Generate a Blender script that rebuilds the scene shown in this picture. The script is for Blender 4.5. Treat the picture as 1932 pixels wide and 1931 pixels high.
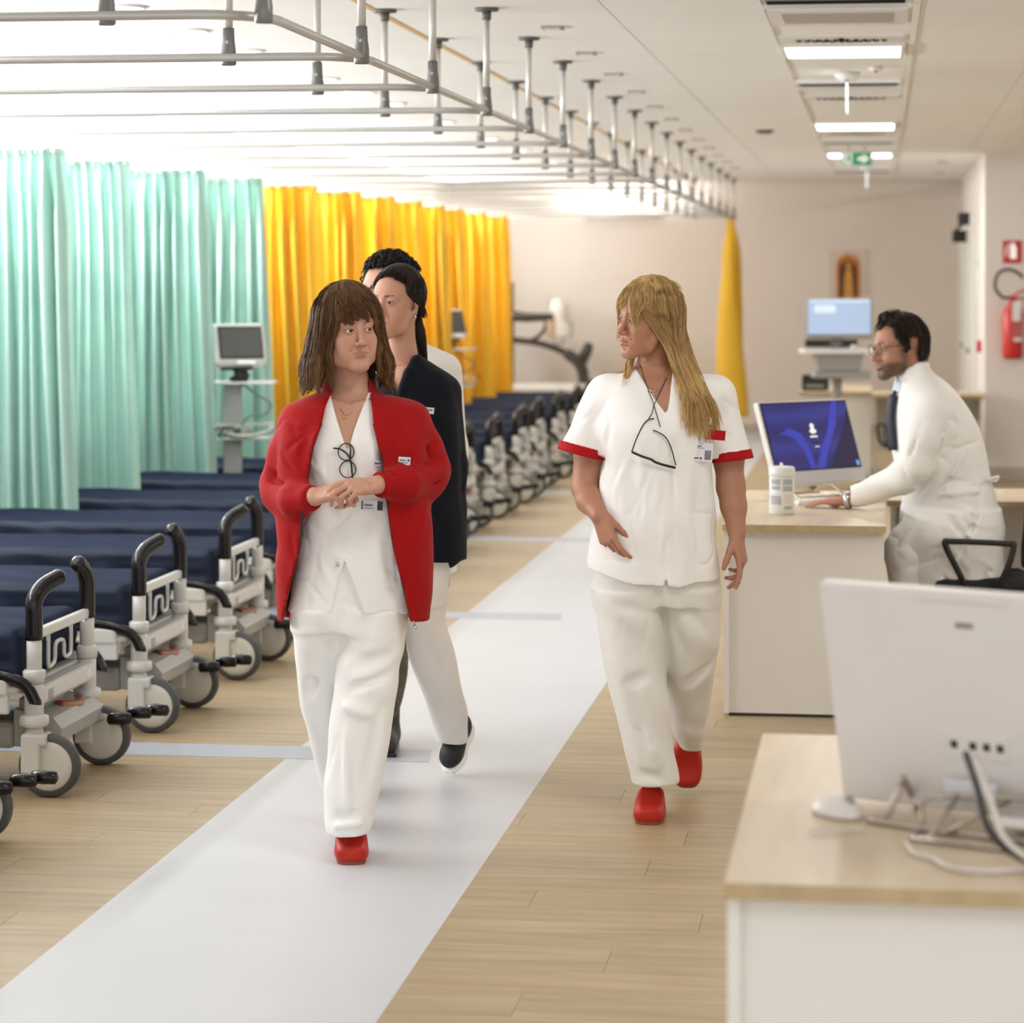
import bpy, bmesh, math, random
import numpy as np
from mathutils import Vector, Matrix

for _o in list(bpy.data.objects):
    bpy.data.objects.remove(_o, do_unlink=True)
scene = bpy.context.scene
C = scene.collection

# ---------------------------------------------------------------- camera
CAM_H = 1.65
FPX = 5000.0                      # focal length in pixels of the 1932 x 1931 frame
YAW = math.atan(694.0 / FPX)      # the ward's long axis runs off to the right of the lens axis
cam_data = bpy.data.cameras.new('camera')
cam_data.sensor_fit = 'HORIZONTAL'
cam_data.sensor_width = 36.0
cam_data.lens = FPX / 1932.0 * 36.0
cam_data.shift_y = -(965.5 - 528.0) / 1932.0
cam_data.clip_end = 200.0
cam_data.dof.use_dof = True
cam_data.dof.focus_distance = 7.75
cam_data.dof.aperture_fstop = 3.6
cam = bpy.data.objects.new('camera', cam_data)
C.objects.link(cam)
cam.location = (0.0, 0.0, CAM_H)
cam.rotation_euler = (math.radians(90), 0.0, YAW)
scene.camera = cam

# ---------------------------------------------------------------- world, exposure
world = bpy.data.worlds.new('world')
scene.world = world
world.use_nodes = True
_bg = world.node_tree.nodes['Background']
_bg.inputs[0].default_value = (0.97, 0.985, 1.0, 1.0)
_bg.inputs[1].default_value = 1.6
vs = scene.view_settings
vs.view_transform = 'Standard'
vs.look = 'None'
vs.exposure = -0.2
vs.gamma = 1.0
vs.use_curve_mapping = False
scene.cycles.max_bounces = 6
scene.cycles.diffuse_bounces = 4
scene.cycles.glossy_bounces = 3
scene.cycles.transmission_bounces = 4
scene.cycles.transparent_max_bounces = 6
scene.cycles.sample_clamp_indirect = 4.0
scene.cycles.caustics_reflective = False
scene.cycles.caustics_refractive = False

# ---------------------------------------------------------------- the ward's lamps
DOWNLIGHTS_Y = [3.0, 4.0, 5.0, 6.0, 7.0, 7.95, 8.9, 9.87, 10.85, 11.84, 13.55, 14.57, 15.52,
                17.39, 19.52, 21.24, 23.37, 25.2, 27.3]
DOWNLIGHT_X = -2.88
LANE_PANELS_Y = [0.6, 6.4, 12.17, 18.13, 22.3]
FILL_ROW_Y = [5.0, 9.5, 14.0, 18.5]  # unseen lamps, added to lift the right-hand side
END_LAMP = (-2.75, 28.40, 2.34)
LANE_X = -0.165
HEAD_LIGHTS_Y = [6.37 + 1.2465 * (_i + .5) for _i in range(17)]

LIGHT_K = 0.45
def area_light(name, loc, size, size_y, power, color, rot=(0, 0, 0), shape='RECTANGLE', spread=None):
    l = bpy.data.lights.new(name, 'AREA')
    l.shape = shape
    l.size = size
    if shape in ('RECTANGLE', 'ELLIPSE'):
        l.size_y = size_y
    l.energy = power * LIGHT_K
    l.color = color
    if spread:
        l.spread = math.radians(spread)
    o = bpy.data.objects.new(name, l)
    o.location = loc
    o.rotation_euler = rot
    C.objects.link(o)
    return o

for _y in DOWNLIGHTS_Y:
    area_light('downlight_lamp', (DOWNLIGHT_X, _y, 2.675), 0.15, 0.15, 5.0, (0.99, 0.995, 1.0), shape='DISK')
for _y in LANE_PANELS_Y:
    area_light('lane_panel_lamp', (LANE_X, _y, 2.67), 0.52, 0.58, 42.0, (1.0, 0.985, 0.96))
for _y in FILL_ROW_Y:    # fill row out of view, added to brighten the desks and right side
    area_light('right_fill_lamp', (2.1, _y, 2.67), 0.52, 0.58, 44.0, (1.0, 0.985, 0.965))
for _y in HEAD_LIGHTS_Y:   # bed-head wall lamps throw their light up the left wall and onto the ceiling
    area_light('wall_uplight_lamp', (-4.50, _y, 1.93), 0.95, 0.08, 54.0, (0.985, 0.995, 1.0), rot=(math.radians(180 + 40), 0, math.radians(90)))
for _y in HEAD_LIGHTS_Y:   # and across the bed from their front face
    area_light('wall_front_lamp', (-4.47, _y, 1.85), 0.95, 0.07, 50.0, (0.985, 0.995, 1.0), rot=(math.radians(72), 0, math.radians(-90)))
area_light('end_wall_lamp', (END_LAMP[0], END_LAMP[1] - .04, END_LAMP[2] + .05), 1.5, 0.06, 25.0, (1.0, 0.985, 0.97), rot=(math.radians(152), 0, 0))
# ================================================================ helpers
D2R = math.pi / 180.0

def tag(o, label=None, cat=None, group=None, kind=None):
    if label: o['label'] = label
    if cat: o['category'] = cat
    if group: o['group'] = group
    if kind: o['kind'] = kind
    return o

def empty(name, loc=(0, 0, 0), rz=0.0, label=None, cat=None, group=None):
    o = bpy.data.objects.new(name, None)
    o.empty_display_size = 0.1
    o.location = loc
    o.rotation_euler = (0, 0, rz)
    C.objects.link(o)
    return tag(o, label, cat, group)

def link_mesh(name, me, material=None, parent=None, loc=None, rot=None):
    o = bpy.data.objects.new(name, me)
    C.objects.link(o)
    if parent is not None: o.parent = parent
    if loc is not None: o.location = loc
    if rot is not None: o.rotation_euler = rot
    if material is not None:
        mats = material if isinstance(material, (list, tuple)) else [material]
        if len(me.materials) == 0:
            for m in mats: me.materials.append(m)
    return o

def copy_tree(o, parent=None):
    c = o.copy()
    C.objects.link(c)
    if parent is not None: c.parent = parent
    for ch in [k for k in bpy.data.objects if k.parent == o]:
        copy_tree(ch, c)
    return c

def children_map():
    m = {}
    for k in bpy.data.objects:
        if k.parent is not None: m.setdefault(k.parent.name, []).append(k)
    return m

def copy_tree_fast(o, parent=None, cm=None):
    c = o.copy()
    C.objects.link(c)
    if parent is not None: c.parent = parent
    for ch in cm.get(o.name, []):
        copy_tree_fast(ch, c, cm)
    return c

ORD = ['first', 'second', 'third', 'fourth', 'fifth', 'sixth', 'seventh', 'eighth', 'ninth', 'tenth',
       'eleventh', 'twelfth', 'thirteenth', 'fourteenth', 'fifteenth', 'sixteenth', 'seventeenth', 'eighteenth',
       'nineteenth', 'twentieth', 'twenty-first', 'twenty-second']

# ---------------------------------------------------------------- materials
def srgb(r, g, b):
    f = lambda v: (v / 255.0) / 12.92 if v / 255.0 <= 0.04045 else ((v / 255.0 + 0.055) / 1.055) ** 2.4
    return (f(r), f(g), f(b))

def mat(name, color, rough=0.5, metal=0.0, var=0.0, var_scale=8.0, bump=0.0, bump_scale=60.0, spec=0.5,
        emit=None, emit_strength=0.0, sss=0.0, coat=0.0, sheen=0.0, attr=False, stretch=(1, 1, 1), transl=0.0,
        alpha=1.0, transmission=0.0, rand=0.0):
    m = bpy.data.materials.new(name)
    m.use_nodes = True
    nt = m.node_tree
    N, L = nt.nodes, nt.links
    p = N['Principled BSDF']
    p.inputs['Base Color'].default_value = (*color, 1)
    p.inputs['Roughness'].default_value = rough
    p.inputs['Metallic'].default_value = metal
    p.inputs['Specular IOR Level'].default_value = spec
    p.inputs['Coat Weight'].default_value = coat
    p.inputs['Sheen Weight'].default_value = sheen
    p.inputs['Alpha'].default_value = alpha
    p.inputs['Transmission Weight'].default_value = transmission
    if sss:
        p.inputs['Subsurface Weight'].default_value = sss
        p.inputs['Subsurface Radius'].default_value = (0.012, 0.005, 0.003)
        p.inputs['Subsurface Scale'].default_value = 1.0
    if emit is not None:
        p.inputs['Emission Color'].default_value = (*emit, 1)
        p.inputs['Emission Strength'].default_value = emit_strength
    tc = N.new('ShaderNodeTexCoord')
    mp = N.new('ShaderNodeMapping')
    mp.inputs['Scale'].default_value = stretch
    L.new(tc.outputs['Object'], mp.inputs['Vector'])
    base = None
    if attr:
        a = N.new('ShaderNodeAttribute'); a.attribute_name = 'col'
        base = a.outputs['Color']
    if var > 0 or rand > 0:
        nz = N.new('ShaderNodeTexNoise'); nz.inputs['Scale'].default_value = var_scale
        nz.inputs['Detail'].default_value = 3.0
        L.new(mp.outputs['Vector'], nz.inputs['Vector'])
        hs = N.new('ShaderNodeHueSaturation')
        mr = N.new('ShaderNodeMapRange')
        mr.inputs['From Min'].default_value = 0.3; mr.inputs['From Max'].default_value = 0.7
        mr.inputs['To Min'].default_value = 1.0 - var; mr.inputs['To Max'].default_value = 1.0 + var
        L.new(nz.outputs['Fac'], mr.inputs['Value'])
        val = mr.outputs['Result']
        if rand > 0:
            oi = N.new('ShaderNodeObjectInfo')
            mr2 = N.new('ShaderNodeMapRange')
            mr2.inputs['To Min'].default_value = 1.0 - rand; mr2.inputs['To Max'].default_value = 1.0 + rand
            L.new(oi.outputs['Random'], mr2.inputs['Value'])
            mu = N.new('ShaderNodeMath'); mu.operation = 'MULTIPLY'
            L.new(val, mu.inputs[0]); L.new(mr2.outputs['Result'], mu.inputs[1])
            val = mu.outputs[0]
        L.new(val, hs.inputs['Value'])
        if base is not None: L.new(base, hs.inputs['Color'])
        else: hs.inputs['Color'].default_value = (*color, 1)
        base = hs.outputs['Color']
    if base is not None:
        L.new(base, p.inputs['Base Color'])
    if bump > 0:
        nb = N.new('ShaderNodeTexNoise'); nb.inputs['Scale'].default_value = bump_scale
        nb.inputs['Detail'].default_value = 4.0
        L.new(mp.outputs['Vector'], nb.inputs['Vector'])
        b = N.new('ShaderNodeBump'); b.inputs['Strength'].default_value = bump
        b.inputs['Distance'].default_value = 0.01
        L.new(nb.outputs['Fac'], b.inputs['Height'])
        L.new(b.outputs['Normal'], p.inputs['Normal'])
    if transl > 0:
        tr = N.new('ShaderNodeBsdfTranslucent')
        if base is not None: L.new(base, tr.inputs['Color'])
        else: tr.inputs['Color'].default_value = (*color, 1)
        mx = N.new('ShaderNodeMixShader'); mx.inputs['Fac'].default_value = transl
        L.new(p.outputs['BSDF'], mx.inputs[1]); L.new(tr.outputs['BSDF'], mx.inputs[2])
        L.new(mx.outputs['Shader'], N['Material Output'].inputs['Surface'])
    return m

# ---------------------------------------------------------------- plain mesh builder
class MB:
    """collects shapes and links them as one mesh object"""
    def __init__(s):
        s.v, s.f, s.mi, s.sm, s.m = [], [], [], [], 0
    def add(s, verts, faces, smooth=False):
        n = len(s.v)
        s.v.extend([tuple(q) for q in verts])
        for f in faces:
            s.f.append(tuple(i + n for i in f)); s.mi.append(s.m); s.sm.append(smooth)
        return s
    def box(s, x0, x1, y0, y1, z0, z1, M=None, bev=0.0):
        if bev > 0:
            bm = bmesh.new()
            bmesh.ops.create_cube(bm, size=1.0)
            for v in bm.verts:
                v.co = Vector(((x0 + x1) / 2 + v.co.x * (x1 - x0), (y0 + y1) / 2 + v.co.y * (y1 - y0), (z0 + z1) / 2 + v.co.z * (z1 - z0)))
            bmesh.ops.bevel(bm, geom=list(bm.edges), offset=bev, segments=2, profile=0.5, affect='EDGES')
            bm.verts.index_update()
            vs_ = [v.co.copy() for v in bm.verts]
            fs_ = [[v.index for v in f.verts] for f in bm.faces]
            bm.free()
        else:
            vs_ = [Vector(q) for q in ((x0, y0, z0), (x1, y0, z0), (x1, y1, z0), (x0, y1, z0), (x0, y0, z1), (x1, y0, z1), (x1, y1, z1), (x0, y1, z1))]
            fs_ = [(0, 3, 2, 1), (4, 5, 6, 7), (0, 1, 5, 4), (1, 2, 6, 5), (2, 3, 7, 6), (3, 0, 4, 7)]
        if M is not None: vs_ = [M @ v for v in vs_]
        return s.add(vs_, fs_)
    def tube(s, pts, r, n=10, caps=True, flat=1.0):
        pts = [Vector(p) for p in pts]
        k = len(pts)
        rs = r if isinstance(r, (list, tuple)) else [r] * k
        rings = []
        up = None
        for i in range(k):
            t = (pts[min(i + 1, k - 1)] - pts[max(i - 1, 0)])
            if t.length < 1e-9: t = Vector((0, 0, 1))
            t.normalize()
            if up is None:
                up = Vector((0, 0, 1)) if abs(t.z) < 0.9 else Vector((1, 0, 0))
            a = t.cross(up)
            if a.length < 1e-6: a = t.orthogonal()
            a.normalize()
            b = a.cross(t).normalized()
            up = b
            rings.append([pts[i] + a * (math.cos(2 * math.pi * j / n) * rs[i]) + b * (math.sin(2 * math.pi * j / n) * rs[i] * flat) for j in range(n)])
        vs_ = [q for ring in rings for q in ring]
        fs_ = []
        for i in range(k - 1):
            for j in range(n):
                fs_.append((i * n + j, i * n + (j + 1) % n, (i + 1) * n + (j + 1) % n, (i + 1) * n + j))
        base = len(s.v)
        s.add(vs_, fs_, True)
        if caps:
            s.add([], [])
            s.f.append(tuple(base + j for j in reversed(range(n)))); s.mi.append(s.m); s.sm.append(False)
            s.f.append(tuple(base + (k - 1) * n + j for j in range(n))); s.mi.append(s.m); s.sm.append(False)
        return s
    def cyl(s, a, b, r, r2=None, n=16):
        return s.tube([a, b], [r, r if r2 is None else r2], n)
    def lathe(s, prof, n=20, M=None, close=True):
        vs_, fs_ = [], []
        for (r, z) in prof:
            for j in range(n):
                q = Vector((r * math.cos(2 * math.pi * j / n), r * math.sin(2 * math.pi * j / n), z))
                vs_.append(M @ q if M is not None else q)
        k = len(prof)
        for i in range(k - 1):
            for j in range(n):
                fs_.append((i * n + j, i * n + (j + 1) % n, (i + 1) * n + (j + 1) % n, (i + 1) * n + j))
        base = len(s.v)
        s.add(vs_, fs_, True)
        if close:
            s.f.append(tuple(base + j for j in reversed(range(n)))); s.mi.append(s.m); s.sm.append(False)
            s.f.append(tuple(base + (k - 1) * n + j for j in range(n))); s.mi.append(s.m); s.sm.append(False)
        return s
    def sphere(s, c, r, nu=14, nv=9):
        if not isinstance(r, (list, tuple)): r = (r, r, r)
        vs_, fs_ = [], []
        for i in range(nv + 1):
            a = math.pi * i / nv
            for j in range(nu):
                b = 2 * math.pi * j / nu
                vs_.append((c[0] + r[0] * math.sin(a) * math.cos(b), c[1] + r[1] * math.sin(a) * math.sin(b), c[2] + r[2] * math.cos(a)))
        for i in range(nv):
            for j in range(nu):
                fs_.append((i * nu + j, (i + 1) * nu + j, (i + 1) * nu + (j + 1) % nu, i * nu + (j + 1) % nu))
        return s.add(vs_, fs_, True)
    def prism(s, poly, y0, y1, M=None):
        """polygon in x,z extruded along y"""
        n = len(poly)
        vs_ = [Vector((p[0], y0, p[1])) for p in poly] + [Vector((p[0], y1, p[1])) for p in poly]
        if M is not None: vs_ = [M @ v for v in vs_]
        fs_ = [tuple(range(n)), tuple(reversed(range(n, 2 * n)))]
        for i in range(n):
            fs_.append((i, i + n, (i + 1) % n + n, (i + 1) % n))
        return s.add(vs_, fs_)
    def mesh(s, name):
        me = bpy.data.meshes.new(name)
        me.from_pydata(s.v, [], s.f)
        if any(s.mi): me.polygons.foreach_set('material_index', s.mi)
        me.polygons.foreach_set('use_smooth', s.sm)
        me.update()
        return me
    def build(s, name, material, parent=None, loc=None, rot=None):
        me = s.mesh(name)
        bm = bmesh.new(); bm.from_mesh(me)
        bmesh.ops.recalc_face_normals(bm, faces=bm.faces)
        bm.to_mesh(me); bm.free()
        return link_mesh(name, me, material, parent, loc, rot)

def rect_pts(w, h, r, n=4):
    out = []
    for cx, cy, a0 in ((w / 2 - r, h / 2 - r, 0), (-w / 2 + r, h / 2 - r, 90), (-w / 2 + r, -h / 2 + r, 180), (w / 2 - r, -h / 2 + r, 270)):
        for i in range(n + 1):
            a = (a0 + 90 * i / n) * D2R
            out.append((cx + r * math.cos(a), cy + r * math.sin(a)))
    return out

def bez(pts, n=8):
    """Catmull-Rom through points"""
    P = [Vector(p) for p in pts]
    P = [P[0] * 2 - P[1]] + P + [P[-1] * 2 - P[-2]]
    out = []
    for i in range(1, len(P) - 2):
        for j in range(n):
            t = j / n
            a, b, c, d = P[i - 1], P[i], P[i + 1], P[i + 2]
            out.append(0.5 * ((2 * b) + (c - a) * t + (2 * a - 5 * b + 4 * c - d) * t * t + (3 * b - a - 3 * c + d) * t ** 3))
    out.append(P[-2])
    return out

_font_cache = {}
def text_mesh(name, body, size, material, parent, loc, rot, extrude=0.0006, align='CENTER'):
    cu = bpy.data.curves.new(name, 'FONT')
    cu.body = body; cu.size = size; cu.extrude = extrude
    cu.align_x = align; cu.align_y = 'CENTER'; cu.resolution_u = 2
    tmp = bpy.data.objects.new(name, cu)
    C.objects.link(tmp)
    dg = bpy.context.evaluated_depsgraph_get()
    me = bpy.data.meshes.new_from_object(tmp.evaluated_get(dg))
    bpy.data.objects.remove(tmp, do_unlink=True)
    me.name = name
    return link_mesh(name, me, material, parent, loc, rot)

# ---------------------------------------------------------------- smooth solid modelling on a grid
def axis(lo, hi, coarse, fine_ranges=(), fine=0.0022):
    """1-D grid positions, coarse with finer stretches"""
    out = [lo]
    x = lo
    while x < hi:
        st = coarse
        for a, b in fine_ranges:
            if a - 1e-9 <= x < b: st = fine
            elif x < a: st = min(st, max(fine, (a - x) * 0.5 + fine))
        x += st
        out.append(x)
    return np.array(out, dtype=np.float32)

def hermite(zs, tab, col):
    """smooth interpolation of column col of table tab (sorted by z) at zs"""
    z = np.array([t[0] for t in tab], float); v = np.array([t[col] for t in tab], float)
    o = np.argsort(z); z, v = z[o], v[o]
    m = np.zeros_like(v)
    if len(v) > 1:
        dlt = np.diff(v) / np.diff(z)
        m[0], m[-1] = dlt[0], dlt[-1]
        for i in range(1, len(v) - 1):
            m[i] = 0.0 if dlt[i - 1] * dlt[i] <= 0 else 2 * dlt[i - 1] * dlt[i] / (dlt[i - 1] + dlt[i])
    zc = np.clip(zs, z[0], z[-1])
    i = np.clip(np.searchsorted(z, zc) - 1, 0, len(z) - 2)
    h = z[i + 1] - z[i]; t = (zc - z[i]) / h
    return ((1 + 2 * t) * (1 - t) ** 2 * v[i] + t * (1 - t) ** 2 * h * m[i] + t * t * (3 - 2 * t) * v[i + 1] + t * t * (t - 1) * h * m[i + 1])

class SDF:
    def __init__(s, xs, ys, zs):
        s.xs, s.ys, s.zs = xs, ys, zs
        s.D = np.full((len(xs), len(ys), len(zs)), 0.5, np.float32)
    def reg(s, lo, hi):
        sl, cs = [], []
        for a, l, h, sh in ((s.xs, lo[0], hi[0], (-1, 1, 1)), (s.ys, lo[1], hi[1], (1, -1, 1)), (s.zs, lo[2], hi[2], (1, 1, -1))):
            i0 = max(0, np.searchsorted(a, l) - 1); i1 = min(len(a), np.searchsorted(a, h) + 1)
            if i1 <= i0: return None
            sl.append(slice(i0, i1)); cs.append(a[i0:i1].reshape(sh))
        return tuple(sl), cs
    def comb(s, sl, d, k, op):
        D = s.D[sl]
        if op == 'u':
            if k > 0:
                h = np.clip(0.5 + 0.5 * (D - d) / k, 0, 1)
                s.D[sl] = D * (1 - h) + d * h - k * h * (1 - h)
            else: s.D[sl] = np.minimum(D, d)
        elif op == 's':
            if k > 0:
                h = np.clip(0.5 - 0.5 * (D + d) / k, 0, 1)
                s.D[sl] = D * (1 - h) - d * h + k * h * (1 - h)
            else: s.D[sl] = np.maximum(D, -d)
        elif op == 'i': s.D[sl] = np.maximum(D, d)
        elif op == '+': s.D[sl] = D + d
    def cap(s, a, b, ra, rb=None, k=0.01, op='u'):
        rb = ra if rb is None else rb
        a = np.asarray(a, float); b = np.asarray(b, float)
        m = max(ra, rb) + k + 0.012
        r = s.reg(np.minimum(a, b) - m, np.maximum(a, b) + m)
        if r is None: return
        sl, (x, y, z) = r
        ba = b - a; L2 = max(float(ba @ ba), 1e-12)
        t = np.clip(((x - a[0]) * ba[0] + (y - a[1]) * ba[1] + (z - a[2]) * ba[2]) / L2, 0, 1)
        d = np.sqrt((x - a[0] - t * ba[0]) ** 2 + (y - a[1] - t * ba[1]) ** 2 + (z - a[2] - t * ba[2]) ** 2) - (ra + (rb - ra) * t)
        s.comb(sl, d.astype(np.float32), k, op)
    def chain(s, pts, rs, k=0.01, op='u'):
        for i in range(len(pts) - 1):
            s.cap(pts[i], pts[i + 1], rs[i], rs[i + 1], k, op)
    def ell(s, c, r, R=None, k=0.01, op='u'):
        c = np.asarray(c, float)
        m = max(r) + k + 0.012
        g = s.reg(c - m, c + m)
        if g is None: return
        sl, (x, y, z) = g
        x = x - c[0]; y = y - c[1]; z = z - c[2]
        if R is not None:
            R = np.asarray(R, float)
            x, y, z = (x * R[0, 0] + y * R[1, 0] + z * R[2, 0], x * R[0, 1] + y * R[1, 1] + z * R[2, 1], x * R[0, 2] + y * R[1, 2] + z * R[2, 2])
        k0 = np.sqrt((x / r[0]) ** 2 + (y / r[1]) ** 2 + (z / r[2]) ** 2)
        k1 = np.sqrt((x / r[0] ** 2) ** 2 + (y / r[1] ** 2) ** 2 + (z / r[2] ** 2) ** 2)
        d = k0 * (k0 - 1.0) / np.maximum(k1, 1e-6)
        s.comb(sl, d.astype(np.float32), k, op)
    def zloft(s, tab, n=2.2, k=0.02, op='u', grow=0.0, cut=0.0):
        """tab rows: z, xL, xR, yF, yB ; cut = extra height past the ends"""
        z0 = min(t[0] for t in tab) - cut; z1 = max(t[0] for t in tab) + cut
        xl = min(t[1] for t in tab) - k - 0.03; xr = max(t[2] for t in tab) + k + 0.03
        yf = min(t[3] for t in tab) - k - 0.03; yb = max(t[4] for t in tab) + k + 0.03
        g = s.reg((xl, yf, z0 - 0.02), (xr, yb, z1 + 0.02))
        if g is None: return
        sl, (x, y, z) = g
        zz = z.ravel()
        L, R_, F_, B_ = (hermite(zz, tab, c).reshape(1, 1, -1) for c in (1, 2, 3, 4))
        cx, rx = (L + R_) / 2, (R_ - L) / 2 + grow
        cy, ry = (F_ + B_) / 2, (B_ - F_) / 2 + grow
        ax = np.abs(x - cx) / rx; ay = np.abs(y - cy) / ry
        q = (ax ** n + ay ** n) ** (1.0 / n)
        d = (q - 1.0) * np.minimum(rx, ry) * (0.55 + 0.45 * np.maximum(rx, ry) / np.minimum(rx, ry) * np.clip(ax / np.maximum(q, 1e-4), 0, 1))
        d = np.maximum(d, np.maximum(z0 - z, z - z1))
        s.comb(sl, d.astype(np.float32), k, op)
    def func(s, lo, hi, fn, k=0.0, op='u'):
        g = s.reg(lo, hi)
        if g is None: return
        sl, (x, y, z) = g
        s.comb(sl, np.asarray(np.broadcast_to(fn(x, y, z), s.D[sl].shape), np.float32), k, op)
    def shell(s, t):
        s.D = np.maximum(s.D, -(s.D + t))
    def crease(s, a, b, w, amp):
        """a fold line: amp > 0 presses in, amp < 0 raises"""
        a = np.asarray(a, float); b = np.asarray(b, float)
        m = w * 2.6
        r = s.reg(np.minimum(a, b) - m, np.maximum(a, b) + m)
        if r is None: return
        sl, (x, y, z) = r
        ba = b - a; L2 = max(float(ba @ ba), 1e-12)
        t = np.clip(((x - a[0]) * ba[0] + (y - a[1]) * ba[1] + (z - a[2]) * ba[2]) / L2, 0, 1)
        q = ((x - a[0] - t * ba[0]) ** 2 + (y - a[1] - t * ba[1]) ** 2 + (z - a[2] - t * ba[2]) ** 2) / (w * w)
        s.D[sl] += (amp * np.exp(-q) * (0.35 + 0.65 * np.sin(np.pi * np.clip(t, 0.02, 0.98)))).astype(np.float32)
    def ripple(s, lo, hi, amp, freq, seed=0, warp=1.2):
        rnd = random.Random(seed)
        ph = [rnd.uniform(0, 6.28) for _ in range(6)]
        fx, fy, fz = freq
        def fn(x, y, z):
            u = fx * x + fy * y + fz * z
            w_ = np.sin(11 * x + ph[0] + 7 * z) + np.sin(9 * z + ph[1] - 6 * y) + 0.7 * np.sin(17 * y + 5 * x + ph[2])
            a = np.sin(u + warp * w_ + ph[3])
            b = np.sin(0.57 * u - 1.3 * warp * w_ + ph[4] + 8 * x)
            m = 0.5 + 0.5 * np.sin(6 * x + 8 * z + ph[5] + w_)
            return amp * (a * m + 0.5 * b)
        s.func(lo, hi, fn, op='+')
    def random_folds(s, n, seed, xr, zr, dirv=(.3, 1.0), spread=.5, ln=(.05, .14), w=(.008, .018), amp=(.003, .008), back=False):
        """cloth folds scattered over the front (or back) of the solid"""
        rnd = random.Random(seed)
        for _ in range(n):
            x, z = rnd.uniform(*xr), rnd.uniform(*zr)
            a = math.atan2(dirv[1], dirv[0] * rnd.choice([-1, 1])) + rnd.uniform(-spread, spread)
            L = rnd.uniform(*ln) * .5
            q = []
            for t in (-L, L):
                xx, zz = x + t * math.cos(a), z + t * math.sin(a)
                i = int(np.clip(np.searchsorted(s.xs, xx), 0, len(s.xs) - 1)); k = int(np.clip(np.searchsorted(s.zs, zz), 0, len(s.zs) - 1))
                c = s.D[i, ::-1, k] if back else s.D[i, :, k]
                h = int(np.argmax(c < 0))
                if c[h] >= 0: break
                yy = s.ys[::-1][h] if back else s.ys[h]
                q.append((xx, float(yy), zz))
            if len(q) < 2 or abs(q[0][1] - q[1][1]) > .06: continue
            s.crease(q[0], q[1], rnd.uniform(*w), rnd.uniform(*amp) * rnd.choice([1, 1, -1]))
    def surface(s):
        D, xs, ys, zs = s.D, s.xs, s.ys, s.zs
        S = D < 0
        cnt = np.zeros(tuple(n - 1 for n in D.shape), np.uint8)
        sub = lambda A, i, j, k: A[i:A.shape[0] - 1 + i, j:A.shape[1] - 1 + j, k:A.shape[2] - 1 + k]
        for i in (0, 1):
            for j in (0, 1):
                for k in (0, 1): cnt += sub(S, i, j, k)
        act = np.argwhere((cnt > 0) & (cnt < 8))
        if len(act) == 0: return np.zeros((0, 3)), np.zeros((0, 4), int)
        ids = np.full(cnt.shape, -1, np.int32)
        ids[act[:, 0], act[:, 1], act[:, 2]] = np.arange(len(act))
        pos = np.zeros((len(act), 3)); num = np.zeros(len(act))
        offs = [(i, j, k) for i in (0, 1) for j in (0, 1) for k in (0, 1)]
        for o in offs:
            for ax in range(3):
                if o[ax]: continue
                o2 = list(o); o2[ax] = 1
                v0 = D[act[:, 0] + o[0], act[:, 1] + o[1], act[:, 2] + o[2]]
                v1 = D[act[:, 0] + o2[0], act[:, 1] + o2[1], act[:, 2] + o2[2]]
                c = (v0 < 0) != (v1 < 0)
                t = np.where(c, v0 / np.where(c, v0 - v1, 1.0), 0.0)
                q = np.tile(np.array(o, float), (len(act), 1)); q[:, ax] += t
                pos[c] += q[c]; num[c] += 1
        pos = pos / num[:, None] + act
        V = np.stack([np.interp(pos[:, a], np.arange(len(g)), g) for a, g in enumerate((xs, ys, zs))], 1)
        Q = []
        for ax in range(3):
            a = [slice(None)] * 3; b = [slice(None)] * 3
            a[ax] = slice(0, -1); b[ax] = slice(1, None)
            ch = S[tuple(a)] != S[tuple(b)]
            e = np.argwhere(ch)
            u, v = (ax + 1) % 3, (ax + 2) % 3
            ok = (e[:, u] > 0) & (e[:, v] > 0) & (e[:, u] < D.shape[u] - 1) & (e[:, v] < D.shape[v] - 1)
            e = e[ok]
            def cell(du, dv):
                c = e.copy(); c[:, u] -= du; c[:, v] -= dv
                return ids[c[:, 0], c[:, 1], c[:, 2]]
            q = np.stack([cell(0, 0), cell(1, 0), cell(1, 1), cell(0, 1)], 1)
            ins = S[e[:, 0], e[:, 1], e[:, 2]]
            q[~ins] = q[~ins][:, ::-1]
            Q.append(q)
        Q = np.concatenate(Q)
        Q = Q[(Q >= 0).all(1)]
        return V, Q

def relax(V, Q, it=2, w=0.5):
    if len(V) == 0: return V
    for _ in range(it):
        acc = np.zeros_like(V); n = np.zeros(len(V))
        for a in range(4):
            i, j = Q[:, a], Q[:, (a + 1) % 4]
            for d in range(3):
                acc[:, d] += np.bincount(i, V[j, d], len(V)) + np.bincount(j, V[i, d], len(V))
            n += np.bincount(i, minlength=len(V)) + np.bincount(j, minlength=len(V))
        V = V * (1 - w) + w * acc / np.maximum(n, 1)[:, None]
    return V

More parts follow.
